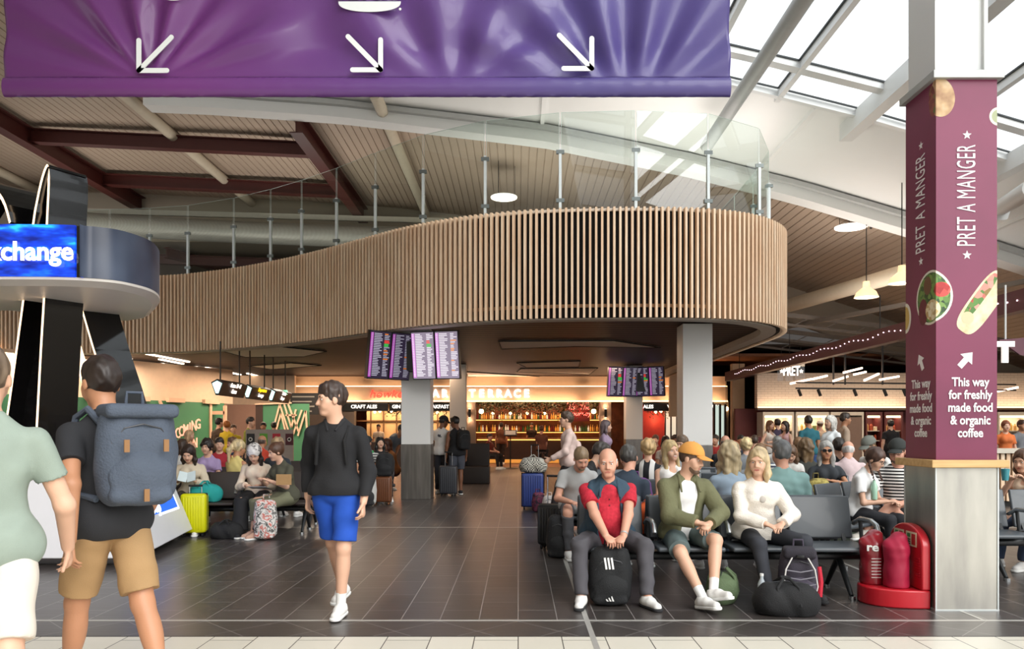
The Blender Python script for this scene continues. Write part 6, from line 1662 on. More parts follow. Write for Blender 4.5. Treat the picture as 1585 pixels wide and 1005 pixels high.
person('young person in grey cap and white shirt leaning over near the shop', *at(1362, 11.6), -58, H=1.78, hair='short', hairc='#6a5844', hat='cap', hatc='#6f726a', skin='tan', top='tee', topc='#e2e0db', botc='#4a4a50', head=(0, 24, 0), lean=18, pel=(0, 0, .60))
person('bearded man in dark cap, glasses and striped shirt beside the advertising column', *at(1390, 8.95), -24, lod='mid', H=1.8, hair='short', hairc='#4a3a2e', beard='#7a6250', hat='cap', hatc='#2f3230', skin='pink', glasses=True, top='tee', topc=stripes('black_white_stripe', '#eceae6', '#1d1d20', .036), bot='shorts', botc='#26282c', head=(-14, 12, 0), lean=6, wa=(-.16, -.34, .66), wb=(.02, -.36, .64),
       fa=(-.05, -.42, .085), fb=(-.34, -.60, .36), kb=(.1, -1, 1), ka=(.2, -1, .3), toeb=-50, pitb=6, shoec='#d6d0c6')
person('woman with bare arms at the right edge holding a drink', *at(1604, 8.4), -62, lod='mid', fem=True, H=1.66, hair='bob', hairc='#5a3c2a', skin='fair', top='tank', topc='#d9c0a6', botc='#39465e', head=(0, 10, 0), lean=20, wa=(-.06, -.36, .92), wb=(.1, -.40, .94), ha=(.2, -.6, .5), hb=(-.2, -.6, .5))
# far heads on the right, seen between the nearer ones
for (x, d, yaw, hc_, tc, lab, kw) in (
    (1030, 17.5, 0, '#3a2418', '#d9c8bc', 'woman in cream scarf seated far behind the curly blonde person', dict(fem=True, hair='bob', skin='tan')),
    (1044, 20, 10, '#2a1c16', '#3a2f2c', 'dark figure seated far off by the small screens column', dict(skin='brown')),
    (1015, 20.5, -20, '#5a3a2a', '#7a2f2c', 'person in dark red seated by the foot of the small screens column', dict(skin='fair')),
    (1146, 19.5, 0, '#2a2420', '#3a3f4c', 'dark-haired person seated before the maroon shop counter', dict(skin='tan')),
    (1168, 18.0, 170, '#4a3a30', '#8d3f3c', 'person in dusky red seen from behind near the maroon counter', dict()),
    (1108, 20.5, -30, '#3a302a', '#a33434', 'person in bright red seated far behind the bare white column', dict(skin='fair')),
    (1236, 13.5, 150, '#7a5a3c', '#5a6a5a', 'brown-haired person in green half hidden by the grey-haired woman', dict(fem=True, hair='bob')),
    (1204, 14.5, 175, '#8a8a86', '#c9c6c0', 'grey-haired person in pale top far behind the striped boy', dict())):
    person(lab, *at(x, d), yaw, lod='lo', hairc=hc_, topc=tc, botc='#33353c', **kw)
# --- shoppers and walkers on the right
person('woman in white vest with a dark bag standing at the left shop fridge', *at(1191, 20.5), 30, 'stand', lod='lo', fem=True, H=1.72, hair='long', hairc='#6b452c', top='tank', topc='#e8e2d8', botc='#24262b', wa=(-.2, -.2, 1.05))
person('dark-haired man in purple shirt facing the lit fridges', *at(1204, 22), 185, 'stand', lod='lo', H=1.78, hairc='#2a1d16', top='tee', topc='#4a4058', botc='#2b2f3a')
person('woman with dark hair in pink top reaching towards the white vest', *at(1216, 20.2), -62, 'stand', lod='lo', fem=True, H=1.70, hair='long', hairc='#2b1d18', top='tank', topc='#c9a0a0', botc='#1d1d22', wa=(-.15, -.45, 1.15))
person('man in teal shirt walking past the lit fridges', *at(1252, 18.2), 184, 'walk', lod='lo', H=1.80, hairc='#241c18', skin='tan', top='tee', topc='#2f6f7c', botc='#2f4a78', fa=(-.08, .2, .1), fb=(.08, -.2, .09))
person('person in white hooded top walking through the seats', *at(1287, 14.6), -70, 'walk', lod='lo', H=1.74, fem=True, hair='bob', hairc='#d8d4cc', top='hoodie', topc='#e4e8e8', botc='#c9ccd0', fa=(-.06, .25, .1), fb=(.06, -.25, .09))
person('dark-haired walker in beige top passing the blind-covered fridge', *at(1306, 17.0), 82, 'walk', lod='lo', H=1.84, hairc='#3a2d24', skin='tan', top='long', topc='#b09a86', botc='#a9a294', fa=(-.06, .25, .1), fb=(.06, -.25, .09))
person('shop worker in black standing by the maroon shelves', *at(1379, 22.5), 178, 'stand', lod='lo', H=1.76, hairc='#191513', top='tee', topc='#1d1a1c', botc='#1d1a1c')
person('person in white cap looking into the second lit fridge', *at(1270, 23.5), 180, 'stand', lod='lo', H=1.76, hairc='#7a5a44', hat='cap', hatc='#c9c2b8', top='tee', topc='#c0a890', botc='#3a3a40')
person('shop worker with reddish hair and orange trim right of the advertising column', *at(1556, 17.5), -10, 'stand', lod='lo', fem=True, H=1.68, hair='bun', hairc='#8a4a2e', top='tee', topc='#d9743c', botc='#2a2628')
person('person in dark top at the far right of the shop counter', *at(1580, 18.5), 10, 'stand', lod='lo', H=1.70, hairc='#4a2c20', skin='tan', top='tee', topc='#7d7f84', botc='#2a2628')
# --- middle: walkers, the couple, people at the bar
person('dark-haired walker in pale pink top crossing behind the seats', *at(880, 12.6), -88, 'walk', lod='mid', H=1.76, hair='short', hairc='#4a3728', skin='fair', top='long', topc='#d9bfb6', botc='#2b2527', fa=(-.05, .3, .11), fb=(.05, -.28, .09), wa=(-.2, .25, 1.0), wb=(.2, -.3, 1.0), pita=15)
person('person with a striped lilac top walking in front of the small screens column', *at(936, 15.5), 80, 'walk', lod='lo', fem=True, H=1.66, hair='bob', hairc='#6a5a5c', top='long', topc='#a58fa6', botc='#6a5a6a', fa=(-.05, .3, .11), fb=(.05, -.28, .09))
person('man in printed white t-shirt and dark cap with a cross-body strap, seen from behind', *at(683, 17.9), 165, 'stand', lod='mid', H=1.80, hair='short', hairc='#1f1a18', hat='cap', hatc='#1e1d20', skin='brown', top='tee', topc=ramp_mat('printed_white_cotton', [(.0, '#d6d4d0'), (.62, '#d0cecb'), (.66, '#55555a'), (.8, '#2a2a2e')], 'noise', 7, rough=.85), bot='trousers', botc='#24242b', head=(-40, 18, 0), shoec='#c9c6c2')
person('person in dark vest, grey shorts and black backpack standing with the man in white', *at(707, 17.7), 195, 'stand', lod='mid', H=1.78, hair='short', hairc='#17130f', skin='brown', top='tank', topc='#1c1c1f', bot='shorts', botc='#4a4d57', head=(45, 14, 0), shoec='#1f1f24', wa=(-.24, -.12, .82))
person('man in brown shirt standing at the bar counter', *at(776, 33.5), 178, 'stand', lod='lo', H=1.80, hairc='#2a1c14', skin='tan', top='tee', topc='#6a3f2a', botc='#2a1e1a')
person('bar worker in black apron behind the bar counter', *at(823, 36.9), 0, 'stand', lod='lo', H=1.82, hairc='#2a1c14', skin='tan', top='tee', topc='#2a1c18', botc='#1a1414')
person('seated drinker in brown shirt on the right of the menu stand', *at(838, 28), 170, lod='lo', H=1.8, hairc='#6a3f2c', skin='pink', top='tee', topc='#6f4030', botc='#2a2220', pel=(0, 0, .80), fa=(-.1, -.35, .3), fb=(.1, -.35, .3), z0=.0)
person('drinker in red seated at the left of the menu stand', *at(757, 29.5), 60, lod='lo', H=1.75, hairc='#3a2018', skin='pink', top='tee', topc='#7a2f24', botc='#201a1a')
person('kitchen worker behind the counter in the lit kitchen', *at(586, 32.6), 0, 'stand', lod='lo', H=1.72, hairc='#1a1412', skin='tan', top='tee', topc='#c9b8a4', botc='#2a2628')
# --- left-hand seats
person('woman in patterned headscarf and cream jacket reading on the left bench', PX(399, 11.05), 11.05, 6, lod='mid', fem=True, H=1.68, hair='long', hairc='#2a2220', skin='fair', hat='bucket' if 0 else None, top='shirt', topc=ramp_mat('cream_floral', [(.3, '#e2d6c2'), (.6, '#d9c3ae'), (.75, '#c49a86')], 'noise', 9, rough=.85), bot='wide', botc='#1d1d20', head=(0, 34, 0), lean=12, wa=(-.08, -.36, .70), wb=(.12, -.36, .70), shoec='#1c1c1f', solec='#e2e0da')
_J = PEOPLE[-1][1]
v_, q_ = sdf_mesh([Ell(_J['HP'](0, -.018, .042), [_J['hr'], _J['hf'], _J['hu']], (.100, .120, .104), .02), Ell(_J['HP'](0, -.10, -.04), [_J['hr'], _J['hf'], _J['hu']], (.07, .05, .09), .03), Ell(_J['HP'](0, .14, -.05), [_J['hr'], _J['hf'], _J['hu']], (.075, .11, .10), .01, sub=True)], .008)
mesh_obj('headscarf', ripple(v_, q_, .004, 45, 2), q_, [ramp_mat('scarf_print', [(.35, '#e6e2de'), (.55, '#c9c4c2'), (.62, '#3a3434'), (.75, '#d9d4d0')], 'noise', 14, rough=.85)], _J['root'])
person('woman in olive skirt and dark top eating on the left bench', PX(446, 10.85), 10.85, -34, lod='mid', fem=True, H=1.7, hair='bun', hairc='#5a3b2a', skin='fair', top='tee', topc='#4b4a3c', bot='skirt', botc='#74745c', head=(-16, 14, 0), lean=14, wa=(-.06, -.40, .78), wb=(.10, -.40, .78), shoec='#c09a86', fa=(-.16, -.46, .085), fb=(.0, -.52, .085))
person('girl in beige jacket reading a pale book behind the yellow suitcase', PX(296, 11.2), 11.2, 14, lod='mid', fem=True, H=1.62, hair='bob', hairc='#2f211b', skin='fair', top='shirt', topc='#cbbda6', botc='#4a4038', head=(-8, 26, 0), lean=10, wa=(-.12, -.34, .74), wb=(.10, -.34, .74))
person('woman with curly dark hair in lilac t-shirt holding a blue bag', PX(322, 12.75), 12.75, 4, lod='mid', fem=True, H=1.7, hair='curly', hairc='#231a18', skin='fair', top='tee', topc='#a994bd', botc='#2f3f58', head=(-8, 6, 0))
_J = PEOPLE[-1][1]
person('woman with blonde ponytail and yellow strap top seen from behind', PX(365, 12.0), 12.0, 160, lod='mid', fem=True, H=1.7, hair='pony', hairc='#d6bf92', skin='tan', top='tank', topc='#d9c67e', botc='#8d8f86', head=(-22, 10, 0))
person('person with ash-blonde hair in dark jacket seen from behind left of the walker', PX(429, 12.7), 12.7, 172, lod='lo', fem=True, H=1.74, hair='curly', hairc='#a58a68', top='long', topc='#2a3038', botc='#2a3038', head=(15, 0, 0))
person('bald man with red collar in front of the poster partition', PX(404, 16.2), 16.2, 170, lod='lo', H=1.8, hair='rim', hairc='#6a5a50', skin='tan', top='tee', topc='#c8452f', botc='#3a3a40', head=(0, 10, 0))
person('woman with brown bob in white cardigan seen from behind by the desk', PX(281, 13.4), 13.4, 165, lod='lo', fem=True, H=1.68, hair='bob', hairc='#3f2c20', top='long', topc='#d2cfca', botc='#4a4a50')
person('man in pale grey shirt with a dark strap standing behind the desk', PX(243, 11.6), 11.6, 170, lod='mid', H=1.70, hair='short', hairc='#9a8f86', skin='pink', top='tee', topc='#a9b2ba', botc='#4a4f58', pose='sit', pel=(0, 0, .60))
person('person in red top seated behind the lilac t-shirt', PX(340, 14.8), 14.8, 20, lod='lo', H=1.7, hairc='#2a1e1a', skin='fair', top='tee', topc='#a32632', botc='#2a2a30')
person('man looking left with glasses behind the blonde ponytail', PX(362, 15.6), 15.6, -40, lod='lo', H=1.7, hairc='#6a4a34', skin='pink', top='tee', topc='#2c3a4c', botc='#2a2a30')
person('walker with fair hair in peach top passing the coming soon letters', PX(292, 17.2), 17.2, 88, 'walk', lod='lo', fem=True, H=1.46, hair='bob', hairc='#c9a27a', top='long', topc='#d9b094', botc='#9a8a80', fa=(-.05, .3, .11), fb=(.05, -.28, .09))
person('dark-haired person in brown jacket standing by the timber door frame', PX(338, 21.5), 21.5, 150, 'stand', lod='lo', H=1.80, hairc='#1d1613', top='long', topc='#4a3a2c', botc='#1f1c1c')
person('worker in yellow hi-vis and dark rucksack beside the brown jacket', PX(351, 21.2), 21.2, 170, 'stand', lod='lo', fem=True, H=1.72, hair='bun', hairc='#a3622c', top='long', topc='#c9b02a', botc='#2a2622')
person('worker in yellow hi-vis looking down near the pink panel', PX(361, 22.5), 22.5, 30, 'stand', lod='lo', H=1.62, hairc='#4a3424', top='tee', topc='#b9a82c', botc='#2a2a2c')
person('walker in olive hi-vis crossing in front of the pink panel', PX(386, 20.0), 20.0, 85, 'walk', lod='lo', H=1.80, hairc='#2a1f1a', skin='fair', top='long', topc='#8f8f3a', botc='#2f2f30', fa=(-.05, .3, .11), fb=(.05, -.28, .09))
person('person in green-yellow top seen over the poster partition', PX(408, 23.5), 23.5, 10, 'stand', lod='lo', H=1.70, hairc='#1f1815', skin='tan', top='tee', topc='#a3a63a', botc='#2a2a2c')
person('dark-haired man in grey jacket beyond the poster partition', PX(424, 24.5), 24.5, 200, 'stand', lod='lo', H=1.72, hairc='#16110f', top='long', topc='#5c5a58', botc='#2a2a2c')
person('man in dark cap and striped shirt with green scarf seated by the screens column', PX(570, 15.6), 15.6, -12, lod='mid', H=1.74, hair='short', hairc='#1c1614', hat='cap', hatc='#1e2326', skin='tan', top='tee', topc=stripes('grey_stripe', '#c9c6c0', '#4a4a4e', .05), bot='shorts', botc='#3a3c40', head=(-10, 8, 0))
_J = PEOPLE[-1][1]
MB().tube([Vector(_J['neck'] + _J['r'] * t + _J['f'] * (.08 - abs(t) * .5) - _J['u'] * .01) for t in np.linspace(-.10, .12, 9)], .028, 8).build('scarf', cloth_mat('#2f9a55'), _J['root'], smooth=True)
person('long-haired person in black seated beside the green scarf', PX(588, 16.4), 16.4, 20, lod='lo', fem=True, H=1.72, hair='long', hairc='#15110f', skin='fair', top='long', topc='#1f1f22', botc='#1f1f22')
person('person in blue-grey top bending behind the seated man by the screens column', PX(600, 19.0), 19.0, 60, 'stand', lod='lo', H=1.76, hairc='#241a16', skin='tan', top='tee', topc='#5f6a76', botc='#4a4a50', lean=38, head=(0, 20, 0))
person('person in orange-brown top seated against the screens column', PX(611, 17.4), 17.4, -60, lod='lo', fem=True, H=1.68, hair='bob', hairc='#5a3424', skin='pink', top='tee', topc='#a86a3a', botc='#6a3a34', lean=16)
# ------------------------------------------------------------------ seats
M_seat = mat('seat_slate', '#4c5156', .38, var=.04, coat=.1)
M_alu = mat('polished_aluminium', '#b9bcbd', .25, .9, var=.03)
M_seatdk = mat('seat_black_frame', '#1f2123', .4)
M_seatbr = mat('seat_brown', '#38302d', .45)
def bench(label, x, y, yaw, n, pitch=.62, m=None, arms=(), group='beam seats of the departure lounge', legs=None):
    m = m or M_seat; L = pitch * n
    t = thing('beam_seating', label, 'seat', (x, y, 0), math.radians(yaw), group)
    MB().rbox((0, .05, .335), (L / 2 + .02, .045, .035), .03).build('beam', M_seatdk, t, smooth=True)
    for i in range(n):
        cx = -L / 2 + pitch * (i + .5); w = pitch / 2 - .03
        P = [(-.26, .425), (-.235, .445), (0, .43), (.16, .425), (.20, .44)]
        b = MB()
        for (y0, z0), (y1, z1) in zip(P[:-1], P[1:]): b.bar((cx, y0, z0), (cx, y1, z1), 2 * w, .028)
        MB().rbox((cx, -.03, .428), (w, .23, .02), .018).build('seat_pan', m, t, smooth=True)
        R = Matrix.Rotation(math.radians(-14), 3, 'X')
        MB().rbox((cx, .265, .655), (w, .018, .195), .016, M3=R).build('backrest', m, t, smooth=True)
        for s in (-1, 1): MB().bar((cx + s * w * .7, .16, .40), (cx + s * w * .7, .25, .56), .035, .02).build('back_bracket', M_seatdk, t)
    for i in arms:
        cx = -L / 2 + pitch * i
        MB().tube([(cx, .26, .60), (cx, .12, .655), (cx, -.10, .66), (cx, -.20, .63), (cx, -.235, .57)], .022, 10).build('armrest', M_alu, t, smooth=True)
        MB().tube([(cx, .06, .36), (cx, .10, .52), (cx, .12, .64)], .018, 8).build('arm_support', M_seatdk, t, smooth=True)
    for lx in (legs if legs is not None else (-L / 2 + pitch * .5, L / 2 - pitch * .35)):
        for s in (-1, 1):
            MB().tube([(lx, .05, .32), (lx, .05 + s * .10, .22), (lx, .05 + s * .27, .03)], [.03, .027, .02], 10).build('leg', M_seatdk, t, smooth=True)
            MB().cyl((lx, .05 + s * .28, 0), (lx, .05 + s * .28, .03), .03, n=12).build('foot', M_alu, t)
    return t
bench('front row of slate seats with the elderly man, capped man and blonde woman', 1.81, 6.93, 0, 4, .64, arms=(1, 2, 4))
bench('row of slate seats back to back with the front row', 1.81, 7.66, 180, 4, .64, arms=(0, 2))
bench('second row of slate seats facing us where the smiling woman sits', 1.86, 9.35, 0, 4, .64, arms=(1, 3))
bench('row of slate seats facing away behind the smiling woman', 1.86, 10.08, 180, 4, .64)
bench('row of slate seats facing us behind the black and white top', 2.4, 11.9, 0, 4, .64)
bench('slate seats turned to the right beside the girl with plaits', 3.75, 8.75, 40, 3, .62, arms=(0, 2))
bench('slate seats holding the grey-haired woman with sunglasses', 4.2, 10.3, 0, 5, .64, arms=(1, 3))
bench('row of slate seats facing away beyond the grey-haired woman', 3.9, 11.6, 180, 6, .64)
bench('farthest right row of slate seats in front of the shop', 4.4, 13.3, 180, 7, .64)
bench('slate seats cut by the right edge beyond the advertising column', 5.35, 7.75, 0, 3, .64, arms=(0, 1))
bench('dark brown row of seats on the left with the headscarf reader', PX(372, 11.1), 11.1, 4, 4, .55, M_seatbr, arms=(0, 2))
bench('dark brown row of seats facing away on the left', PX(372, 11.1), 11.85, 184, 4, .55, M_seatbr)
bench('dark brown seats behind with the lilac t-shirt', PX(345, 12.8), 12.8, 0, 4, .55, M_seatbr)
bench('dark seats by the large screens column', PX(568, 15.9), 15.9, 0, 2, .55, M_seatbr)
bench('dark seats near the poster partition', PX(370, 15.4), 15.4, 0, 5, .6, M_seatbr)

# ------------------------------------------------------------------ luggage
def fabric(c, name=None): return mat((name or 'bag') + '_' + c.strip('#'), c, .8, var=.14, scale=10, bump=.3, bscale=120)
def backpack(label, x, y, z, yaw, w=.30, d=.17, hgt=.46, c='#17181a', c2=None, name='backpack', tilt=0, tex=None, rollt=0, straps=True, group=None):
    m = tex or fabric(c); m2 = fabric(c2) if c2 else m
    t = thing(name, label, 'bag', (x, y, z), math.radians(yaw), group)
    t.rotation_euler = (math.radians(tilt), math.radians(rollt), math.radians(yaw))
    def soft(half, cz, cy, r):
        P = [Ell((0, cy, cz), np.eye(3), (half[0], half[1], half[2]), .02)]
        return P
    v, q = sdf_mesh([Cap((-w * .22, 0, d * .5), (-w * .22, 0, hgt - w * .30), w * .27, w * .25, .05, flat=(V(0, 1, 0), d / (w * .54))), Cap((w * .22, 0, d * .5), (w * .22, 0, hgt - w * .30), w * .27, w * .25, .05, flat=(V(0, 1, 0), d / (w * .54))), Ell((0, 0, hgt * .47), np.eye(3), (w * .48, d * .52, hgt * .48), .05)], .009, (((0, 0, .003), (0, 0, -1)),))
    mesh_obj('main_compartment', ripple(v, q, .004, 28, 5), q, [m], t)
    v, q = sdf_mesh([Ell((0, -d * .42, hgt * .30), np.eye(3), (w * .40, d * .28, hgt * .25), .03), Cap((-w * .3, -d * .40, hgt * .10), (w * .3, -d * .40, hgt * .10), d * .18, None, .04)], .009, (((0, 0, .004), (0, 0, -1)),))
    mesh_obj('front_pocket', ripple(v, q, .003, 34, 2), q, [m2], t)
    MB().tube([(-w * .36, -d * .42, hgt * .60), (-w * .22, -d * .50, hgt * .74), (0, -d * .52, hgt * .78), (w * .22, -d * .50, hgt * .74), (w * .36, -d * .42, hgt * .60)], .004, 6).build('zip', mat('zip_grey', '#3a3b3e', .4), t)
    MB().tube([(-.04, d * .2, hgt - .02), (-.035, d * .2, hgt + .045), (.035, d * .2, hgt + .045), (.04, d * .2, hgt - .02)], .009, 8).build('grab_handle', m2, t, smooth=True)
    if straps:
        for s in (-1, 1):
            b = MB(); P = [(s * w * .2, d * .46, hgt * .92), (s * w * .27, d * .75, hgt * .70), (s * w * .33, d * .78, hgt * .40), (s * w * .38, d * .45, hgt * .10)]
            b.tube(P, .014, 8).build('shoulder_strap', m2, t, smooth=True)
    return t
def suitcase(label, x, y, z, yaw, w=.36, d=.22, hgt=.55, c='#c9c81e', handle=.12, tex=None, ribs=8, trim='#17181a'):
    m = tex or mat('shell_' + c.strip('#'), c, .35, var=.04); mk = fabric(trim)
    t = thing('suitcase', label, 'suitcase', (x, y, z), math.radians(yaw))
    MB().rbox((0, 0, .05 + hgt / 2), (w / 2, d / 2, hgt / 2), .045).build('shell', m, t, smooth=True)
    for i in range(ribs):
        cx = -w / 2 + .05 + (w - .1) * i / (ribs - 1); MB().rbox((cx, -d / 2, .05 + hgt / 2), (.010, .008, hgt / 2 - .05), .006, 2).build('rib', m, t, smooth=True)
    MB().rbox((0, .0, .05 + hgt / 2), (w / 2 + .004, .012, hgt / 2 + .004), .012).build('zip_band', mk, t, smooth=True)
    for sx in (-1, 1):
        for sy in (-1, 1): MB().cyl((sx * (w / 2 - .05) - .012, sy * (d / 2 - .05), .026), (sx * (w / 2 - .05) + .012, sy * (d / 2 - .05), .026), .026, n=12).build('wheel', mk, t)
    if handle:
        for s in (-1, 1): MB().cyl((s * .08, d * .3, .05 + hgt - .01), (s * .08, d * .3, .05 + hgt + handle), .007, n=8).build('handle_tube', M_alu, t)
        MB().rbox((0, d * .3, .05 + hgt + handle), (.095, .014, .014), .012).build('handle_grip', mk, t, smooth=True)
    return t
def duffel(label, x, y, z, yaw, L=.55, r=.15, c='#1b1b1d', tex=None, name='holdall', sq=.85):
    m = tex or fabric(c)
    t = thing(name, label, 'bag', (x, y, z), math.radians(yaw))
    v, q = sdf_mesh([Cap((-L / 2 + r, 0, r * sq), (L / 2 - r, 0, r * sq), r, None, .03, flat=(V(0, 0, 1), sq)), Cap((-L / 2 + r * .7, 0, r * .5), (L / 2 - r * .7, 0, r * .5), r * .8, None, .06)], .010, (((0, 0, .002), (0, 0, -1)),))
    mesh_obj('bag_body', ripple(v, q, .008, 24, 7), q, [m], t)
    MB().tube([(-L * .36, 0, r * 1.80 * sq + .012), (0, 0, r * 2 * sq + .006), (L * .36, 0, r * 1.8 * sq + .012)], .004, 6).build('zip', mat('zip_grey', '#3a3b3e', .4), t)
    for s in (-1, 1):
        MB().tube([(-L * .18, s * r * .95, r * .6), (-L * .17, s * r * .75, r * 1.75 * sq), (-L * .05, s * r * .25, r * 2.25 * sq), (L * .05, s * r * .25, r * 2.25 * sq), (L * .17, s * r * .75, r * 1.75 * sq), (L * .18, s * r * .95, r * .6)], .012, 8).build('carry_handle', m, t, smooth=True)
    return t
t = backpack('black backpack with three white stripes between the elderly man\'s feet', PX(944, 6.52), 6.52, 0, 0, .36, .20, .50, '#161719')
M_logo = mat('logo_white', '#ecebe8', .6)
for i in range(3): MB().bar((-.055 + .028 * i, -.102 - .004, .405), (-.040 + .028 * i, -.108, .31), .016, .004, up=(0, 1, 0)).build('printed_stripe', M_logo, t)
for i in range(3): MB().add([(-.01 + .022 * i - .03, -.145, .055), (.005 + .022 * i - .03, -.145, .055), (-.004 + .022 * i - .03 - .01, -.149, .075 + .012 * i), (-.016 + .022 * i - .03 - .005, -.149, .07 + .012 * i)], [(0, 1, 2, 3)]).build('printed_emblem_bar', M_logo, t).modifiers.new('thickness', 'SOLIDIFY').thickness = .003
backpack('plain black backpack standing alone in the aisle left of the elderly man', PX(866, 8.95), 8.95, 0, -8, .30, .22, .50, '#141416')
t = backpack('dark purple hiking backpack with red trim leaning behind the black holdall', PX(1236, 6.44), 6.44, 0, -14, .32, .2, .50, '#38333e', '#4a4352')
for s in (-1, 1): MB().tube([(s * .10, -.16, .08), (s * .13, -.165, .20), (s * .11, -.15, .33), (s * .06, -.12, .42)], .006, 6).build('white_piping', M_logo0 if 0 else mat('piping_white', '#d9d6d2', .6), t, smooth=True)
MB().tube([(.155, -.06, .10), (.165, -.05, .22), (.15, -.04, .34)], .022, 8).build('red_side_trim', fabric('#c22338'), t, smooth=True)
for k in range(4): MB().tube([(-.12, -.13 - .01 * (k % 2), .14 + .06 * k), (0, -.168, .13 + .06 * k), (.12, -.13, .15 + .06 * k)], .005, 6).build('compression_cord', mat('cord_grey', '#8a8790', .6), t, smooth=True)
MB().rbox((0, -.03, .45), (.13, .10, .045), .035).build('lid_pocket', fabric('#2c2831'), t, smooth=True)
MB().rbox((.0, -.135, .43), (.03, .012, .014), .006, 2).build('buckle', mat('buckle_black', '#111113', .3), t, smooth=True)
_bp = thing('water_bottle', 'clear water bottle tucked beside the dark hiking backpack', 'bottle', (PX(1179, 6.42), 6.42, 0))
MB().lathe([(.03, 0), (.034, .01), (.034, .19), (.014, .235), (.014, .255)], n=14).build('bottle_body', mat('clear_plastic', '#b9c2c8', .1), _bp, smooth=True)
MB().cyl((0, 0, .255), (0, 0, .275), .016, n=12).build('cap', M_logo, _bp)
duffel('large black holdall on the floor in front of the blonde woman', PX(1214, 6.2), 6.17, 0, -8, .48, .15, '#19191b')
duffel('small round olive-green bag under the capped man\'s seat', PX(1118, 6.62), 6.62, 0, 70, .32, .135, '#5a6b4c', sq=.95)
duffel('bright orange bag on the seat behind the elderly man\'s shoulder', PX(1013, 7.62), 7.62, .452, 10, .40, .19, '#e8622c')
backpack('purple rucksack on a seat behind the elderly man\'s shoulder', PX(985, 8.6), 8.6, .45, 10, .36, .22, .50, '#6a3a78')
backpack('yellow and black patterned rucksack beside the grey-haired woman', PX(1266, 9.4), 9.4, .45, 20, .30, .2, .44, '#8f8448', tex=ramp_mat('camo_yellow', [(.35, '#2a2820'), (.5, '#8f8040'), (.62, '#c9b868'), (.75, '#3a3828')], 'noise', 9, rough=.8))
duffel('pale green bag under the seat by the girl with plaits', PX(1318, 9.6), 9.6, 0, 0, .46, .16, '#9fae9c')
suitcase('bright yellow ribbed suitcase with black handle beside the exchange desk', PX(301, 10.72), 10.72, 0, 8, .34, .2, .54, '#d6d512', .10)
duffel('turquoise bag resting on the left bench behind the yellow suitcase', PX(318, 11.0), 11.0, .452, 10, .42, .15, '#1f9a96')
backpack('white cartoon-print backpack in front of the headscarf reader', PX(411, 10.42), 10.42, 0, 4, .30, .2, .55, tex=ramp_mat('patchwork_print', [(.0, '#e6e2de'), (.40, '#d9d5d0'), (.44, '#2a2626'), (.52, '#e2ded8'), (.6, '#c0452f'), (.66, '#e9e4de'), (.8, '#8a96b0')], 'noise', 11, rough=.8))
duffel('black bag slumped on the floor under the left bench', PX(350, 10.5), 10.5, 0, 0, .42, .13, '#151517')
suitcase('dark blue ribbed suitcase standing in the aisle under the patterned bag', PX(824, 14.4), 14.4, 0, 0, .40, .26, .62, '#2f3f7c', 0)
duffel('black and cream diamond-patterned bag on top of the blue suitcase', PX(825, 14.4), 14.4, .685, 0, .48, .165, tex=ramp_mat('diamond_pattern', [(0, '#26282a'), (.5, '#cfcabc')], 'checker', 44, interp='CONSTANT', rough=.8))
backpack('small floral bag leaning on the blue suitcase', PX(833, 13.9), 13.9, 0, 10, .22, .14, .36, tex=ramp_mat('floral_dark', [(.4, '#231a2c'), (.55, '#7a2f4a'), (.62, '#2a2036'), (.7, '#a3405a')], 'noise', 16, rough=.8))
backpack('white carrier bag on the floor beside the floral bag', PX(850, 13.7), 13.7, 0, 0, .24, .12, .32, '#cfc6c2', name='carrier_bag', straps=False)
suitcase('black suitcase with raised silver handle behind the patterned bag', PX(828, 17.5), 17.5, 0, 0, .42, .26, .66, '#151517', .42)
suitcase('black cabin case with silver handle beside the man in grey t-shirt', PX(855, 9.6), 9.6, 0, -20, .34, .22, .50, '#18181a', .34)
suitcase('brown strapped suitcase by the large screens column', PX(592, 15.35), 15.35, 0, 0, .36, .24, .50, '#6a3f26', 0, trim='#8a5a38')
backpack('black rucksack sitting on top of the brown suitcase', PX(596, 15.35), 15.35, .56, 0, .36, .22, .46, '#1a1a1c')
backpack('white and black rucksack on the floor left of the brown suitcase', PX(572, 15.0), 15.0, 0, 0, .26, .2, .62, '#c9c8c4', '#2a2a2c')
suitcase('dark grey suitcase between the couple behind the screens column', PX(694, 17.4), 17.4, 0, 0, .40, .26, .62, '#3a3b40', .3)
backpack('black backpack worn by the person in dark vest behind the screens column', PX(718, 17.62), 17.58, 1.02, 30, .32, .18, .46, '#141416')
bb = thing('bar_booth', 'dark boxy booth seat standing left of the menu lectern', 'booth', (PX(738, 21.5), 21.5, 0))
MB().rbox((0, 0, .24), (.36, .3, .24), .03).build('booth_seat', mat('booth_black', '#17110f', .5), bb, smooth=True); MB().rbox((-.02, .32, .55), (.36, .07, .55), .03).build('booth_back', mat('booth_black', '#17110f', .5), bb, smooth=True); MB().rbox((-.40, .05, .42), (.05, .34, .42), .03).build('booth_side', mat('booth_black', '#17110f', .5), bb, smooth=True)
st_ = thing('bar_stool', 'dark bar stool under the brown-shirted drinker', 'stool', (PX(838, 28), 28.02, 0))
MB().cyl((0, 0, .66), (0, 0, .70), .18, n=18).build('seat', M_dkw, st_)
for a_ in range(4): MB().cyl((.12 * math.cos(a_ * 1.571 + .78), .12 * math.sin(a_ * 1.571 + .78), .66), (.2 * math.cos(a_ * 1.571 + .78), .2 * math.sin(a_ * 1.571 + .78), 0), .015, n=8).build('leg', M_dkw, st_)
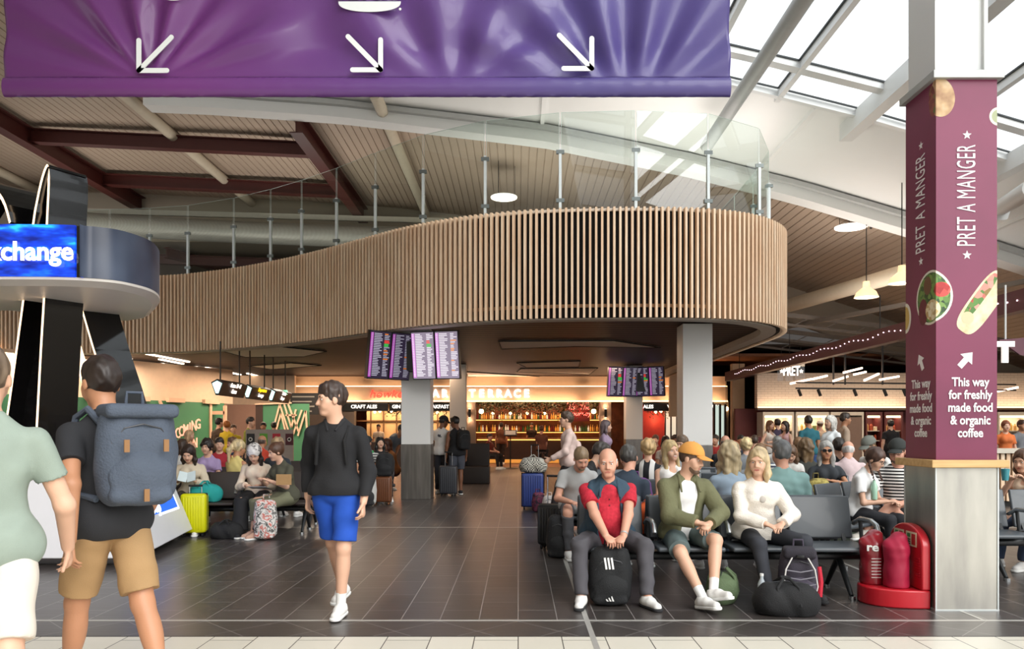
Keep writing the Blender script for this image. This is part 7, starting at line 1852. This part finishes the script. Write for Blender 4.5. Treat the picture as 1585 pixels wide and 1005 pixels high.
# grey backpack on the man walking away
J = BACKMAN; R4 = J['root'].matrix_basis
p_ = Matrix.Translation(J['root'].location) @ Matrix.Rotation(J['root'].rotation_euler.z, 4, 'Z') @ Vector(J['chest'] - J['f'] * .235 - J['u'] * .29)
M_bkp = mat('slate_canvas', '#4a5361', .8, var=.25, scale=5, bump=.3, bscale=90)
t = backpack('slate grey backpack with leather tabs worn by the man walking away', p_.x, p_.y, p_.z, 42, .38, .20, .52, tex=M_bkp, straps=False)
for x_, z_ in ((-.09, .30), (.09, .30), (0, .06)): MB().box(x_ - .012, x_ + .012, -.165, -.155, z_ - .03, z_ + .03).build('leather_tab', mat('tan_leather', '#8a6238', .5), t)
MB().rbox((0, -.02, .47), (.17, .11, .035), .03).build('flap', M_bkp, t, smooth=True)
for sd in (-1, 1):
    n, f, r, u = J['neck'], J['f'], J['r'], J['u2']
    MB().tube([Vector(n - f * .13 + r * sd * .10 - u * .05), Vector(n - f * .03 + r * sd * .11 + u * .035), Vector(n + f * .07 + r * sd * .115 + u * .0), Vector(n + f * .14 + r * sd * .12 - u * .16), Vector(n + f * .06 + r * sd * .17 - u * .38), Vector(n - f * .12 + r * sd * .14 - u * .42)], .018, 8).build('backpack_strap', M_bkp, J['root'], smooth=True)
# things in hands and laps
tag(MB().box(-.10, .10, -.01, .01, -.07, .07).build('paper_bag', fabric('#b08a5c')), 'brown paper food bag held by the woman in the olive skirt', 'bag').location = (PX(440, 10.4), 10.38, .80)
bk = thing('open_book', 'pale open book held by the girl in the beige jacket', 'book', (PX(291, 10.83), 10.80, .80), math.radians(14))
for s in (-1, 1): MB().bar((0, 0, 0), (s * .11, -.02, .03), .16, .012, up=(0, -1, .8)).build('page_block', mat('paper_blue', '#c9d6d8', .6), bk)
tb = thing('tablet', 'tablet lying in the lap of the headscarf reader', 'tablet', (PX(401, 10.65), 10.64, .675)); tb.rotation_euler = (math.radians(-12), 0, 0)
MB().rbox((0, 0, 0), (.12, .08, .006), .005).build('tablet_body', mat('tablet_grey', '#8d8f94', .3), tb); MB().box(-.105, .105, -.07, .07, .0061, .0066).build('tablet_screen', mat('tablet_glass', '#26282c', .1), tb)
cup = thing('drinks_cup', 'teal drinks cup with white straw held at the right edge', 'cup', (PX(1556, 8.0), 8.0, 1.0))
MB().lathe([(.03, -.06), (.042, .06), (.038, .06), (.0, -.055)], n=16).build('cup_body', mat('teal_cup', '#3f8f9a', .3), cup, smooth=True); MB().cyl((0, 0, -.03), (.01, 0, .15), .004, n=8).build('straw', M_logo, cup)
dbt = thing('drink_bottle', 'pale green bottle held by the girl with plaits', 'bottle', (PX(1353, 8.5), 8.5, .70))
MB().lathe([(.03, 0), (.034, .01), (.034, .15), (.016, .19), (.016, .21), (0, .21)], n=14).build('bottle_body', mat('mint_plastic', '#a9d0b8', .2), dbt, smooth=True)

# ------------------------------------------------------------------ red fire point against the advertising column
M_fire = mat('fire_red', '#c41f2c', .3, var=.05, coat=.3)
FX1 = px0 - .012; fy0 = 6.33; fy1 = 6.88
fs_ = thing('fire_extinguisher_stand', 'red moulded fire point stand against the left side of the advertising column', 'stand', (FX1, (fy0 + fy1) / 2, 0))
hw_ = (fy1 - fy0) / 2
plan_ = [(0, -hw_), (0, hw_)] + [(-.47 * math.sin(t) ** .8, hw_ * math.cos(t)) for t in np.linspace(.15, math.pi - .15, 18)]
plan_ = [(-.06, -hw_ - .0)] + plan_[0:2] + plan_[2:]
b = MB(); b.prism([(0, -hw_), (0, hw_)] + [(-.46 * math.sin(t) ** .7, hw_ * math.cos(t)) for t in np.linspace(.12, math.pi - .12, 22)], 0, .15)
b.build('base_tray', M_fire, fs_, smooth=True, bev=.012)
b = MB(); prof = [(-hw_, .15), (hw_, .15)] + [(hw_ * math.cos(t), .50 + .17 * math.sin(t)) for t in np.linspace(0, math.pi, 18)]
b.extr(prof, Matrix(((0, 0, 1, -.075), (1, 0, 0, 0), (0, 1, 0, 0), (0, 0, 0, 1))), .075); b.build('back_panel', M_fire, fs_, smooth=True, bev=.012)
for i in range(9): MB().box(-.081, -.074, -hw_ + .03, -hw_ + .10, .24 + .02 * i, .25 + .02 * i).build('grip_ridge', M_fire, fs_)
for i, y_ in enumerate((-.11, .10)):
    o = MB().box(-.080, -.0765, y_ - .085, y_ + .085, .49, .61).build('instruction_plate', mat('plate_cream', '#d9d2b4', .5), fs_)
    MB().box(-.0815, -.080, y_ - .07, y_ - .01, .505, .595).build('plate_block', mat('plate_red', '#b02a2a', .5), o); MB().box(-.0815, -.080, y_ + .01, y_ + .06, .565, .595).build('plate_mark', mat('plate_green', '#3f8a4a', .5), o)
    for k in range(3): MB().box(-.0815, -.080, y_ + .01, y_ + .06, .505 + .018 * k, .513 + .018 * k).build('plate_line', mat('plate_ink', '#4a4238', .5), o)
def covered(label, y, x, c, tex, lettered=False):
    t = thing('covered_extinguisher', label, 'extinguisher', (x, y, .152)); t.scale = (1, 1, .88)
    v, q = sdf_mesh([Cap((0, 0, .03), (0, 0, .36), .10, .096, .03), Cap((.0, 0, .36), (.02, .02, .46), .09, .055, .05), Cap((-.05, 0, .40), (.06, 0, .47), .05, .03, .04)], .008, (((0, 0, 0), (0, 0, -1)),))
    mesh_obj('cover', ripple(v, q, .0035, 40, 4, (1, 1, .3)), q, [tex], t)
    if lettered: text('lettering', 're', (-.04, -.102, .36), .11, M_logo, t, right=(.9, -.35, 0), up=(0, 0, 1), ext=.003, bold=.003)
    if lettered:
        for k in range(7): MB().box(-.05, .03, -.106, -.098, .07 + .03 * k, .075 + .03 * k).build('printed_line', M_logo, t)
    return t
covered('fire extinguisher under a red and clear printed cover, left of the two', 6.66, FX1 - .33, '', mat('clear_red_cover', '#8a1c28', .25, var=.35, scale=14, coat=.4), True)
covered('fire extinguisher under a plain crimson cover, right of the two', 6.50, FX1 - .20, '', mat('crimson_cover', '#a3163a', .55, var=.1))

# dark tick mark on the outside of the elderly man's white trainers, and pale laces on the front row's shoes
for lab, J in PEOPLE[:2] + PEOPLE[3:4]:
    for sd in (-1, 1):
        a, kn, an, fd, fu_, lat = J['legs'][sd]; s_k = [o for o in J['root'].children if o.name.startswith('shoe')][0 if sd < 0 else 1]
        if 'elderly' in lab:
            P = [an - fu_ * .030 + fd * .085 + lat * sd * .040, an - fu_ * .055 + fd * .045 + lat * sd * .050, an - fu_ * .045 + fd * .0 + lat * sd * .050, an - fu_ * .022 - fd * .045 + lat * sd * .038]
            MB().tube([Vector(p) for p in curve_pts(P, 4)], [.002, .003, .004, .006, .008, .009, .010, .009, .008, .006, .004, .003, .002][:13], 6).build('tick_mark', mat('tick_black', '#1c1c1f', .5), s_k, smooth=True)
        for k in range(4):
            c = an - fu_ * (.008 + .006 * k) + fd * (.055 + .018 * k)
            MB().tube([Vector(c - lat * .022 - fu_ * .006), Vector(c + fu_ * .002), Vector(c + lat * .022 - fu_ * .006)], .0035, 6).build('lace', mat('lace_white', '#f4f2ee', .7), s_k, smooth=True)
